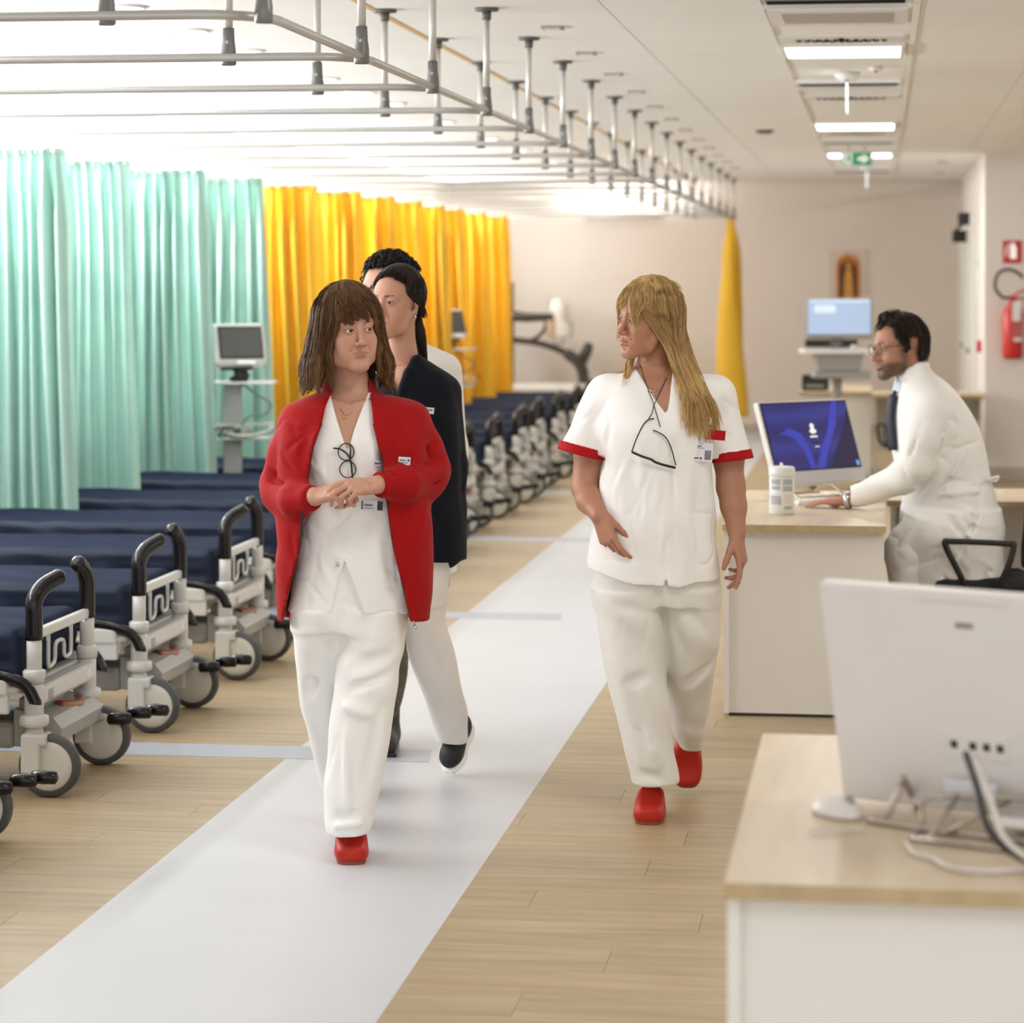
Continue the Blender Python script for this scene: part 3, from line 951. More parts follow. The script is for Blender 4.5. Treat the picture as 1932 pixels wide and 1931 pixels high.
# ================================================================ curtains
M['mint'] = mat('mint_curtain_cloth', srgb(218, 247, 239), .55, var=.03, var_scale=4, bump=.03, bump_scale=400, transl=.45, sheen=.2, spec=.2)
M['yellow'] = mat('yellow_curtain_cloth', srgb(255, 216, 78), .55, var=.03, var_scale=4, bump=.03, bump_scale=400, transl=.35, sheen=.2, spec=.2)
def curtain(y, x0, x1, material, label, group, seed, z0=.30, z1=RZ - .012, folds=7, along_y=False, xb=None, amp=.05, flare=0.0):
    r = random.Random(seed)
    nx, nz = folds * 14, 26
    ph = [r.uniform(0, 6.28) for _ in range(8)]
    wid = [r.uniform(.6, 1.5) for _ in range(folds)]
    cum = np.concatenate([[0], np.cumsum(wid)]); cum /= cum[-1]
    am = [r.uniform(.55, 1.15) for _ in range(folds)]
    verts, faces = [], []
    xb0, xb1 = xb if xb else (x0 - .02, x1 + .07)
    for j in range(nz + 1):
        tz = j / nz                      # 0 top .. 1 bottom
        z = z1 + (z0 - z1) * tz
        for i in range(nx + 1):
            u = i / nx
            f = min(folds - 1, int(np.searchsorted(cum, u, side='right') - 1))
            lu = (u - cum[f]) / (cum[f + 1] - cum[f])
            e = min(1.0, tz * 6)
            pleat = (.5 - .5 * math.cos(2 * math.pi * lu)) ** (1.0 + .8 * am[f])
            A = amp * am[f] * (.45 + .55 * e) * (1 + .25 * math.sin(3 * tz + ph[f % 8]))
            A *= 1 - flare + flare * tz ** .7
            top = .012 * math.sin(2 * math.pi * u * folds * 2 + ph[0]) * max(0, 1 - tz * 9)
            dy = -A * (pleat - .5) * 2 + top + .018 * math.sin(5 * tz + 6 * u + ph[1]) * e
            dy += .010 * math.sin(17 * u + 4 * tz + ph[2]) * e
            xx = (x0 + (x1 - x0) * u) * (1 - tz ** .8) + (xb0 + (xb1 - xb0) * u) * tz ** .8
            dx = .55 * A * math.sin(2 * math.pi * lu + .6 * math.sin(2.2 * tz + ph[3])) * (.4 + .6 * e)
            zz = z - (.010 * (1 - abs(math.sin(math.pi * u * folds * 2))) if j == 0 else 0)
            verts.append((dy if along_y else xx + dx, xx + dx if along_y else dy, zz))
    for j in range(nz):
        for i in range(nx):
            a = j * (nx + 1) + i
            faces.append((a, a + 1, a + nx + 2, a + nx + 1))
    base = (0, y, 0) if not along_y else (y[0], y[1], 0)
    t = empty('curtain', base, 0, label, 'curtain', group)
    b = MB(); b.add(verts, faces, True)
    o = b.build('cloth', material, t)
    md = o.modifiers.new('thick', 'SOLIDIFY'); md.thickness = .003
    hk = MB()
    for i in range(folds * 2):
        u = (i + .5) / (folds * 2)
        xx = x0 + (x1 - x0) * u
        p = (0, xx, z1 - .012) if along_y else (xx, 0, z1 - .012)
        hk.sphere(p, .008, 8, 5)
    o = hk.build('hooks', M['white_plastic'], t); tag(o, kind='stuff')
    return t
for i in range(4):
    curtain(RAIL_Y[5 + i], -4.54, (-3.98, -4.01, -3.92, -3.86)[i], M['mint'], 'mint green cubicle curtain, %s of the four from the left edge' % ORD[i], 'mint curtains', 10 + i, folds=9, amp=.055)
for i in range(8):
    curtain(RAIL_Y[9 + i], -4.50, (-3.78, -3.72, -3.70, -3.70, -3.72, -3.74, -3.72, -3.70)[i], M['yellow'], 'yellow cubicle curtain on the left side, %s counting from the mint ones' % ORD[i], 'yellow curtains', 40 + i, folds=9, amp=.055)
curtain((RX1 - .02, 27.5), -.10, .10, M['yellow'], 'narrow yellow curtain gathered alone at the far end of the rail', None, 77, z0=.24, folds=5, along_y=True, xb=(-.28, .22), amp=.115, flare=.66)

# ================================================================ stretchers
M['bed_white'] = mat('stretcher_enamel', srgb(214, 213, 208), .3, var=.015, coat=.3)
M['bed_grey'] = mat('stretcher_shroud', srgb(176, 176, 173), .45, var=.02)
def vinyl_mat(name, color, gloss=.10, rough=.45):
    m = bpy.data.materials.new(name); m.use_nodes = True
    N, L = m.node_tree.nodes, m.node_tree.links
    N.remove(N['Principled BSDF'])
    d = N.new('ShaderNodeBsdfDiffuse'); g = N.new('ShaderNodeBsdfGlossy'); mx = N.new('ShaderNodeMixShader')
    tc = N.new('ShaderNodeTexCoord'); nz = N.new('ShaderNodeTexNoise'); nz.inputs['Scale'].default_value = 5
    cr = N.new('ShaderNodeValToRGB')
    cr.color_ramp.elements[0].color = (*[c * .8 for c in color], 1); cr.color_ramp.elements[1].color = (*[c * 1.2 for c in color], 1)
    L.new(tc.outputs['Object'], nz.inputs['Vector']); L.new(nz.outputs['Fac'], cr.inputs[0]); L.new(cr.outputs[0], d.inputs['Color'])
    mp = N.new('ShaderNodeMapping'); mp.inputs['Scale'].default_value = (1, 3, 3)
    n2 = N.new('ShaderNodeTexNoise'); n2.inputs['Scale'].default_value = 9; n2.inputs['Detail'].default_value = 4
    L.new(tc.outputs['Object'], mp.inputs[0]); L.new(mp.outputs[0], n2.inputs['Vector'])
    b = N.new('ShaderNodeBump'); b.inputs['Strength'].default_value = .15; b.inputs['Distance'].default_value = .01
    L.new(n2.outputs['Fac'], b.inputs['Height'])
    for q in (d, g): L.new(b.outputs[0], q.inputs['Normal'])
    g.inputs['Roughness'].default_value = rough; g.inputs['Color'].default_value = (.85, .92, 1, 1)
    mx.inputs[0].default_value = gloss
    L.new(d.outputs[0], mx.inputs[1]); L.new(g.outputs[0], mx.inputs[2]); L.new(mx.outputs[0], N['Material Output'].inputs['Surface'])
    return m
M['mattress'] = vinyl_mat('navy_mattress_vinyl', srgb(32, 38, 56), .02)
M['grip'] = mat('black_grip_rubber', srgb(13, 12, 12), .24, coat=.12, var=.05, spec=.35)
M['rubber'] = mat('grey_tyre', srgb(76, 77, 78), .6, var=.05)
M['hub'] = mat('wheel_cover', srgb(206, 204, 194), .45, var=.01)
M['dark_metal'] = mat('dark_bracket', srgb(60, 58, 54), .5, var=.1)
M['amber'] = mat('amber_plastic', srgb(150, 84, 48), .3, var=.15)
M['label_grey'] = mat('printed_label', srgb(120, 120, 122), .5)

def mattress_mesh(x0, x1, y0, y1, z0, z1, seed=1):
    xs = axis(x0 - .03, x1 + .03, .02, [(x1 - .12, x1 + .03)], .010)
    ys = axis(y0 - .03, y1 + .03, .0145)
    zs = axis(z0 - .03, z1 + .03, .0095)
    F = SDF(xs, ys, zs)
    r = .035
    def bx(x, y, z):
        qx = np.abs(x - (x0 + x1) / 2) - (x1 - x0) / 2 + r
        qy = np.abs(y - (y0 + y1) / 2) - (y1 - y0) / 2 + r
        qz = np.abs(z - (z0 + z1) / 2) - (z1 - z0) / 2 + r
        return np.sqrt(np.maximum(qx, 0) ** 2 + np.maximum(qy, 0) ** 2 + np.maximum(qz, 0) ** 2) + np.minimum(np.maximum(np.maximum(qx, qy), qz), 0) - r
    F.func((x0 - 1, y0 - 1, z0 - 1), (x1 + 1, y1 + 1, z1 + 1), bx)
    F.ripple((x0 - 1, y0 - 1, z0 - 1), (x1 + 1, y1 + 1, z1 + 1), .0035, (9, 14, 46), seed, 1.4)
    rr = random.Random(seed)
    for i in range(9):
        px_ = rr.uniform(x0 + .1, x1 - .05)
        F.crease((px_, y0, z1 - .01), (px_ + rr.uniform(-.15, .15), y0 - .005, z0 + .03), .02, rr.uniform(.003, .007))
    for i in range(4):
        zz = z0 + (z1 - z0) * rr.uniform(.3, .8)
        F.crease((x1 - rr.uniform(.3, .6), y0, zz), (x1, y0, zz + rr.uniform(-.02, .02)), .014, .006)
    return quads_mesh('mattress', *F.surface())

def make_stretcher():
    """local frame: x as in the ward, y = 0 at the near end post, floor z = 0"""
    t = empty('stretcher', (0, 0, 0))
    P0, P1 = 0.0, 0.57
    XP = -2.69
    m = mattress_mesh(-4.52, XP - .045, P0 - .03, P1 + .05, .362, .535)
    link_mesh('mattress', m, M['mattress'], t)
    # platform under the mattress
    MB().box(-4.55, XP - .02, P0 + .01, P1 - .01, .325, .36, bev=.006).build('platform', M['bed_grey'], t)
    fr = MB().box(XP - .02, XP + .032, P0, P1, .292, .352, bev=.012).build('end_beam', M['bed_white'], t)
    lb = MB()
    for i in range(5): lb.box(XP + .032, XP + .0335, P0 + .045, P0 + .10, .303 + i * .007, .3055 + i * .007)
    o = lb.build('printed_lines', M['label_grey'], fr); tag(o, kind='stuff')
    MB().box(XP + .032, XP + .0335, P1 - .11, P1 - .065, .312, .337).build('badge', M['white_plastic'], fr)
    MB().box(-4.58, -4.52, P0, P1, .275, .355, bev=.012).build('end_beam', M['bed_white'], t)
    for y, lean in ((P0, 1), (P1, -1)):
        # end post with collar, crossbar height .52
        ps = MB().tube([(XP, y, .225), (XP, y, .30), (XP, y, .362)], .031, 16)
        ps.tube([(XP, y, .36), (XP, y, .545)], .0245, 16)
        po = ps.build('end_post', M['bed_white'], t)
        MB().lathe([(.0245, .362), (.034, .364), (.037, .40), (.032, .405), (.0245, .407)], 18, Matrix.Translation((XP, y, 0))).build('collar', M['bed_white'], po)
        lk = 1.0 if lean > 0 else .62
        pts = bez([(XP, y, .50), (XP, y, .575), (XP, y + .004 * lean, .625), (XP + .018 * (1 if lean > 0 else -.4), y + .035 * lean * lk, .665), (XP + .055 * (1 if lean > 0 else -.3), y + .095 * lean * lk, .692)], 5)
        dv = (pts[-1] - pts[-2]).normalized()
        pts += [pts[-1] + dv * .008, pts[-1] + dv * .014]
        MB().tube(pts, [.0275] * (len(pts) - 2) + [.022, .010], 16).build('push_handle', M['grip'], t)
        # bumper disc and caster
        MB().lathe([(.030, .222), (.046, .228), (.048, .240), (.046, .258), (.03, .264)], 22, Matrix.Translation((XP, y, 0))).build('bumper_disc', M['bed_white'], t)
        ck = empty('caster', (XP, y, 0)); ck.parent = t
        s = 1 if lean > 0 else 1
        fk = MB().tube([(0, .0, .222), (0, .0, .19), (.0, .0, .17)], [.028, .03, .032], 14)
        fk.box(-.034, .028, -.038, -.022, .075, .20, bev=.007)
        fk.box(-.034, .028, .022, .038, .075, .20, bev=.007)
        fk.box(-.034, .05, -.038, .038, .165, .205, bev=.01)
        fk.build('caster_fork', M['bed_white'], ck)
        W = Matrix.Translation((.052, 0, .1)) @ Matrix.Rotation(math.radians(90), 4, 'X')
        MB().lathe([(.076, -.020), (.094, -.021), (.1, -.012), (.1, .012), (.094, .021), (.076, .020)], 32, W, close=False).build('tyre', M['rubber'], ck)
        MB().lathe([(.001, -.0255), (.05, -.0255), (.074, -.0245), (.079, -.02), (.079, .02), (.074, .0245), (.05, .0255), (.001, .0255)], 32, W).build('wheel_cover', M['hub'], ck)
        bk = MB().tube([(.03, .045, .17), (.075, .055, .15), (.10, .05, .12)], .006, 6)
        bk.build('brake_lever', M['dark_metal'], ck)
        # wheels at the wall end
        c2 = empty('caster', (-4.5, y, 0)); c2.parent = t
        MB().tube([(0, 0, .325), (0, 0, .19), (0, 0, .17)], [.03, .03, .032], 12).box(-.034, .05, -.038, .038, .165, .205, bev=.01).box(-.034, .028, -.038, -.022, .075, .20).build('caster_fork', M['bed_white'], c2)
        link_mesh('tyre', ck_tyre(ck), None, c2); link_mesh('wheel_cover', ck_cover(ck), None, c2)
    MB().box(XP - .014, XP + .014, P0 + .02, P1 - .02, .500, .532, bev=.006).build('crossbar', M['bed_white'], t)
    wl = bez([(XP, .145, .51), (XP, .145, .46), (XP, .145, .405), (XP, .16, .392), (XP, .20, .398), (XP, .215, .412), (XP, .218, .445), (XP, .235, .462), (XP, .29, .462), (XP, .31, .448), (XP, .312, .415), (XP, .33, .402), (XP, .37, .402), (XP, .385, .415), (XP, .388, .46), (XP, .388, .51)], 3)
    MB().tube(wl, .0068, 8).build('bag_hook', M['bed_white'], t)
    # folded side rails, both long sides
    for s, y in ((-1, P0 - .072), (1, P1 + .085)):
        pts = bez([(-4.35, y, .31), (-4.40, y, .36), (-4.34, y, .402), (-4.2, y, .405), (-3.4, y, .405), (-2.95, y, .405), (-2.80, y, .398), (-2.70, y, .368), (-2.665, y, .318), (-2.662, y, .305)], 5)
        MB().tube(pts, [.0195] * (len(pts) - 2) + [.016, .008], 12).build('side_rail', M['grip'], t)
        b = MB().tube([(-4.45, y * .8, .315), (-3.3, y * .8, .322), (-2.72, y * .9, .350)], .013, 10)
        b.box(-4.5, -2.8, y * .75 - .006, y * .75 + .006, .335, .372)
        b.build('side_frame', M['bed_white'], t)
        MB().box(-2.86, -2.75, y - .018, y + .02, .325, .392, bev=.014).box(-2.85, -2.75, y - .012, y + .016, .272, .335, bev=.006).build('rail_latch', M['bed_white'], t)
        rl = bez([(-4.1, y * .6, .285), (-3.6, y * .6, .285), (-2.93, y * .6, .285)], 3)
        MB().tube(rl + [Vector((-2.915, y * .6, .285)), Vector((-2.905, y * .6, .285))], [.037] * len(rl) + [.03, .012], 14).build('foam_roller', M['grip'], t)
    # base, shroud and pedals
    sh = MB().box(-3.9, XP - .10, .10, P1 - .10, .13, .22, bev=.02)
    sh.prism([(XP - .10, .26), (XP + .03, .235), (XP + .06, .20), (XP + .05, .155), (XP - .02, .135), (XP - .10, .14)], .10, P1 - .02)
    sh.build('base_shroud', M['bed_grey'], t)
    MB().box(XP - .10, XP - .04, .14, P1 - .12, .225, .292, bev=.01).build('cross_mount', M['bed_grey'], t)
    MB().tube(bez([(XP - .02, .30, .236), (XP + .01, .36, .228), (XP + .012, .43, .222), (XP - .01, .50, .228)], 4), .024, 10).build('amber_block', M['amber'], t)
    MB().box(-4.0, -3.15, .06, P1 - .06, .09, .14, bev=.01).build('under_frame', M['bed_white'], t)
    col = MB().cyl((-3.85, P1 / 2, .14), (-3.85, P1 / 2, .33), .07).cyl((-3.25, P1 / 2, .14), (-3.25, P1 / 2, .33), .07)
    col.build('lift_column', M['bed_grey'], t); 
    pa = MB().tube([(XP + .03, P1 - .03, .165), (XP + .09, P1 + .01, .160)], .019, 8)
    pa.build('pedal_arm', M['bed_grey'], t)
    for q, (px_, py_, pz_, a) in enumerate(((XP + .125, P1 - .04, .163, -28), (XP + .175, P1 + .035, .172, -10), (XP + .225, P1 + .075, .176, 0))):
        pe = MB().tube([(-.042, 0, 0), (-.036, 0, 0), (.0, 0, .002), (.036, 0, 0), (.042, 0, 0)], [.008, .019, .022, .019, .008], 12)
        o = pe.build('pedal', M['grip'], t, (px_, py_, pz_), (0, 0, -a * D2R * .6))
    MB().tube([(XP - .06, .14, .13), (XP + .01, .20, .10), (XP + .02, .24, .075)], .006, 6).build('brake_link', M['dark_metal'], t)
    return t
_ck = {}
def ck_tyre(c):
    return [k for k in c.children if k.name.startswith('tyre')][0].data
def ck_cover(c):
    return [k for k in c.children if k.name.startswith('wheel_cover')][0].data
bpy.context.view_layer.update()
proto = make_stretcher()
BED_Y = [6.93, 8.17, 9.38, 10.66, 11.86, 13.11, 14.36, 15.61, 16.86, 18.10, 19.35, 20.60, 21.84, 23.09, 24.34, 25.58]
bpy.context.view_layer.update()
cm = children_map()
r = random.Random(9)
for i, y in enumerate(BED_Y):
    b = proto if i == 0 else copy_tree_fast(proto, None, cm)
    b.location = (0.016 + (r.uniform(-.02, .02) if i > 3 else 0), y, 0)
    if i == 0:
        tag(b, 'navy stretcher mostly out of frame at the left edge, only its pedals showing', 'stretcher', 'stretchers in the bays')
    else:
        tag(b, 'white-framed hospital stretcher with navy mattress, %s whole one from the camera' % ORD[i - 1], 'stretcher', 'stretchers in the bays')

# ================================================================ vital-signs monitors on stands
M['screen_off'] = mat('grey_screen', srgb(78, 78, 76), .3, var=.02)
M['cable'] = mat('grey_cable', srgb(96, 112, 106), .5, var=.05)
M['cuff'] = mat('hose_clear', srgb(186, 190, 178), .4, var=.05)
def vital_monitor(loc, label, rz):
    t = empty('patient_monitor', loc, rz, label, 'patient monitor')
    t.scale = (1.16, 1.08, .885)
    MB().box(-.045, .045, -.035, .035, .10, 1.17, bev=.012).build('post', M['bed_grey'], t)
    b = MB()
    for a in range(5):
        c_, s_ = math.cos(a * 1.2566), math.sin(a * 1.2566)
        b.tube([(0, 0, .09), (.17 * c_, .17 * s_, .065)], [.025, .018], 8)
    b.build('base', M['bed_grey'], t)
    for a in range(5):
        c_, s_ = math.cos(a * 1.2566), math.sin(a * 1.2566)
        MB().cyl((.17 * c_ - .012, .17 * s_, .03), (.17 * c_ + .012, .17 * s_, .03), .03).build('castor', M['rubber'], t)
    MB().box(-.12, .22, -.12, .12, 1.17, 1.185, bev=.004).build('tray', M['white_plastic'], t)
    MB().tube([(.02, 0, 1.18), (.05, -.01, 1.23), (.03, -.02, 1.27)], [.05, .04, .035], 10).box(-.06, .10, -.06, .05, 1.262, 1.285).build('swivel', M['black'], t)
    R_ = Matrix.Translation((.02, -.02, 1.42)) @ Matrix.Rotation(math.radians(24), 4, 'Z') @ Matrix.Rotation(math.radians(-12), 4, 'X') @ Matrix.Diagonal((1, 1, 1.13, 1))
    hd = empty('head_unit'); hd.parent = t; hd.matrix_local = R_
    MB().box(-.145, .145, -.06, .09, -.125, .13, bev=.03).build('casing', M['white_plastic'], hd)
    MB().box(-.115, .12, -.066, -.058, -.085, .11, bev=.004).build('bezel', M['black'], hd)
    MB().box(-.105, .11, -.068, -.0655, -.072, .098).build('screen', M['screen_off'], hd)
    MB().box(-.02, .07, -.064, -.058, -.112, -.098).build('status_strip', M['white_sign'], hd)
    MB().cyl((-.145, .0, .01), (-.168, .0, .01), .024).cyl((-.145, .0, -.06), (-.168, .0, -.06), .024).build('connector', M['white_plastic'], hd)
    bk = MB().box(-.14, .20, -.11, .09, .80, .812, bev=.003)
    for x, y in ((-.14, -.11), (.20, -.11), (-.14, .09), (.20, .09)): bk.cyl((x, y, .80), (x, y, .90), .004, n=6)
    bk.tube([(-.14, -.11, .9), (.2, -.11, .9), (.2, .09, .9), (-.14, .09, .9), (-.14, -.11, .9)], .004, 6)
    bk.build('basket', M['white_plastic'], t)
    MB().tube(bez([(.06, -.05, 1.165), (.13, -.09, 1.10), (.20, -.10, 1.04), (.17, -.10, .97), (.10, -.12, .96), (.06, -.12, .90), (.12, -.12, .85), (.22, -.11, .87), (.24, -.11, .93)], 6), .006, 7).build('cable', M['cable'], t)
    MB().tube(bez([(-.12, 0, 1.12), (-.15, -.05, 1.0), (-.08, -.10, .90), (0, -.12, .84), (.1, -.13, .83), (.2, -.12, .86)], 6), .012, 8).build('hose', M['cuff'], t)
    r_ = random.Random(3)
    for q in range(4):
        p0 = Vector((r_.uniform(-.1, .15), -.10, .83))
        MB().tube(bez([p0 + Vector((.05 * math.cos(a), .03 * math.sin(a), .045 * math.sin(a * 1.7) + .02)) for a in (0, 1, 2, 3, 4, 5, 6)], 4), .006, 6).build('coiled_lead', [M['cable'], M['cuff'], M['black'], M['cuff']][q], t)
    return t
vital_monitor((-3.79, 15.30, 0), 'white vital-signs monitor on a stand before the fourth mint curtain', YAW)
vital_monitor((-3.76, 22.83, 0), 'white vital-signs monitor half hidden among the far yellow curtains', YAW + .5)

# ================================================================ mobile x-ray unit at the end of the bays
M['charcoal'] = mat('charcoal_casing', srgb(62, 57, 53), .4, var=.05)
t = empty('mobile_xray', (-3.45, 27.85, 0), YAW, 'mobile x-ray unit with charcoal arms and white tube head', 'x-ray unit')
MB().box(-.55, .45, -.3, .3, .12, .55, bev=.05).build('chassis', M['white_plastic'], t)
for x in (-.4, .3):
    MB().cyl((x, -.34, .13), (x, -.28, .13), .13).build('wheel', M['rubber'], t)
    MB().cyl((x, .34, .13), (x, .28, .13), .13).build('wheel', M['rubber'], t)
MB().tube(bez([(-.45, 0, 1.02), (-.10, 0, .97), (.18, 0, .86), (.32, 0, .72), (.36, 0, .5)], 6), [.035] * 12 + [.06] * 13, 12).build('boom', M['charcoal'], t)
MB().tube([(.30, 0, .72), (.38, 0, .90), (.41, 0, .98)], [.055, .06, .04], 12).build('handle_block', M['charcoal'], t)
MB().tube([(-.6, 0, 1.29), (-.25, 0, 1.25), (.0, 0, 1.255), (.06, 0, 1.24)], [.07, .05, .04, .03], 12).build('upper_arm', M['charcoal'], t)
MB().cyl((-.45, 0, .5), (-.45, 0, 1.62), .06).build('column', M['charcoal'], t)
MB().tube(bez([(-.4, 0, 1.02), (-.28, 0, 1.0), (-.16, 0, 1.03), (-.06, 0, 1.13), (-.05, 0, 1.24)], 5), .022, 8).build('hose', M['black'], t)
hd = MB().tube([(.00, 0, 1.40), (.03, 0, 1.395), (.10, 0, 1.33), (.12, 0, 1.23), (.12, 0, 1.15)], [.03, .085, .095, .085, .06], 16)
hd.build('tube_head', M['white_plastic'], t)
MB().box(-.05, .05, -.07, .07, 1.03, 1.22, bev=.015).build('collimator', mat('beige_casing', srgb(190, 168, 140), .5, var=.03), t)
MB().box(.055, .18, -.08, .08, 1.04, 1.21, bev=.02).build('control_face', M['white_plastic'], t)
MB().tube([(.02, -.09, 1.04), (.04, -.09, .97), (.12, -.09, .97), (.14, -.09, 1.04)], .012, 8).tube([(.17, -.09, 1.20), (.22, -.09, 1.20), (.22, -.09, 1.05), (.17, -.09, 1.05)], .010, 8).build('handle', M['grey_plastic'], t)
# ================================================================ work desks and what stands on them
def wood_top_mat(name, c1, c2):
    m = wood_floor_mat(name, c1, c2, .35, (7.0, .8, 1.0))
    return m
M['top'] = wood_top_mat('pale_oak_laminate', srgb(204, 184, 154), srgb(222, 205, 178))
M['edge'] = wood_top_mat('oak_edge_band', srgb(176, 150, 110), srgb(192, 168, 128))
M['panel'] = mat('desk_panel_laminate', srgb(234, 230, 223), .45, var=.01)
M['dark_gap'] = mat('dark_plinth', srgb(48, 46, 42), .6)
M['aio_white'] = mat('pearl_white_casing', srgb(226, 220, 216), .4, var=.01)
M['aio_silver'] = mat('silver_casing', srgb(205, 205, 208), .35, metal=.3, var=.01)
M['chrome'] = mat('chrome_wire', srgb(190, 180, 168), .25, metal=.9, var=.02)
M['keys'] = mat('white_keys', srgb(228, 227, 226), .45, var=.01)
M['fabric_black'] = mat('black_chair_fabric', srgb(32, 33, 34), .8, var=.08, bump=.1, bump_scale=300)

def end_desk(name, x0, x1, y0, y1, label, wing=None, wing_label=None, legs_right=True):
    """a desk seen from its short end: top, end panels, modesty panel on the left"""
    t = empty(name, (x0, y0, 0), 0, label, 'desk')
    w, l = x1 - x0, y1 - y0
    MB().box(0, w, 0, l, .7055, .73, bev=.0015).build('desk_top', [M['top']], t)
    MB().box(-.001, w + .001, -.0012, .0012, .7045, .7292).build('edge_band', M['edge'], t)
    MB().box(-.0012, .0012, 0, l, .7045, .7292).build('edge_band', M['edge'], t)
    MB().box(.006, w - .006, .06, .08, .012, .7055).build('end_panel', M['panel'], t)
    MB().box(.006, w - .006, l - .08, l - .06, .012, .7055).build('end_panel', M['panel'], t)
    MB().box(.002, .022, .045, l - .055, .012, .7055).build('modesty_panel', M['panel'], t)
    MB().box(.02, w - .02, .066, .078, 0, .012).build('plinth', M['dark_gap'], t)
    if wing:
        a, b, c, d = wing
        u = empty('desk_return', (a, c, 0), 0, wing_label, 'desk')
        MB().box(0, b - a, 0, d - c, .7055, .73, bev=.0015).build('desk_top', M['top'], u)
        MB().box(0, b - a, -.0012, .0012, .7045, .7292).build('edge_band', M['edge'], u)
        MB().box(.03, b - a - .03, d - c - .05, d - c - .03, .25, .7055).build('modesty_panel', M['panel'], u)
        MB().box(b - a - .04, b - a - .015, .03, d - c - .05, .0, .7055).build('end_panel', M['panel'], u)
        MB().box(.015, .04, d - c - .2, d - c - .05, .0, .7055).build('end_panel', M['panel'], u)
    return t
end_desk('work_desk', -.586, .022, 9.985, 11.62, 'white desk with oak top, its end panel facing the corridor',
         (.03, 1.7, 11.16, 11.86), 'oak-topped desk return running right behind the man in the white coat')
end_desk('work_desk', -.655, -.07, 21.9, 23.5, 'far white desk with oak top beyond the blue screen',
         (-.06, .80, 22.9, 23.6) if False else (-.06, .84, 21.5, 22.2), 'far oak-topped return reaching towards the extinguisher wall')
t = end_desk('work_desk', -.235, 1.75, 4.05, 5.39, 'nearest desk with oak top at the lower right corner')

# ---------------------------------------------------------------- all-in-one computers
M['login'] = None
def screen_login():
    m = bpy.data.materials.new('login_screen'); m.use_nodes = True
    nt = m.node_tree; N, L = nt.nodes, nt.links
    p = N['Principled BSDF']; p.inputs['Roughness'].default_value = .25
    tc = N.new('ShaderNodeTexCoord')
    wv = N.new('ShaderNodeTexWave'); wv.wave_type = 'RINGS'; wv.inputs['Scale'].default_value = 2.2
    wv.inputs['Distortion'].default_value = 2.5; wv.inputs['Detail'].default_value = 0.5
    mp = N.new('ShaderNodeMapping'); mp.inputs['Location'].default_value = (.35, 0, .25)
    L.new(tc.outputs['Object'], mp.inputs[0]); L.new(mp.outputs[0], wv.inputs[0])
    cr = N.new('ShaderNodeValToRGB')
    e = cr.color_ramp.elements
    e[0].position = .0; e[0].color = (*srgb(42, 36, 132), 1)
    e[1].position = .9; e[1].color = (*srgb(52, 62, 176), 1)
    n = e.new(.55); n.color = (*srgb(46, 42, 150), 1)
    L.new(wv.outputs['Fac'], cr.inputs[0])
    sp = N.new('ShaderNodeSeparateXYZ'); L.new(tc.outputs['Object'], sp.inputs[0])
    L.new(cr.outputs[0], p.inputs['Emission Color'])
    p.inputs['Emission Strength'].default_value = .55
    p.inputs['Base Color'].default_value = (.02, .02, .05, 1)
    return m
M['login'] = screen_login()
M['dark_wing'] = mat('screen_dark_sweep', srgb(30, 26, 60), .25, emit=srgb(38, 34, 72), emit_strength=.5)
M['light_wing'] = mat('screen_light_sweep', srgb(60, 70, 190), .25, emit=srgb(52, 56, 172), emit_strength=.42)
M['cyan_icon'] = mat('screen_icon', srgb(90, 160, 230), .3, emit=srgb(90, 160, 230), emit_strength=.6)

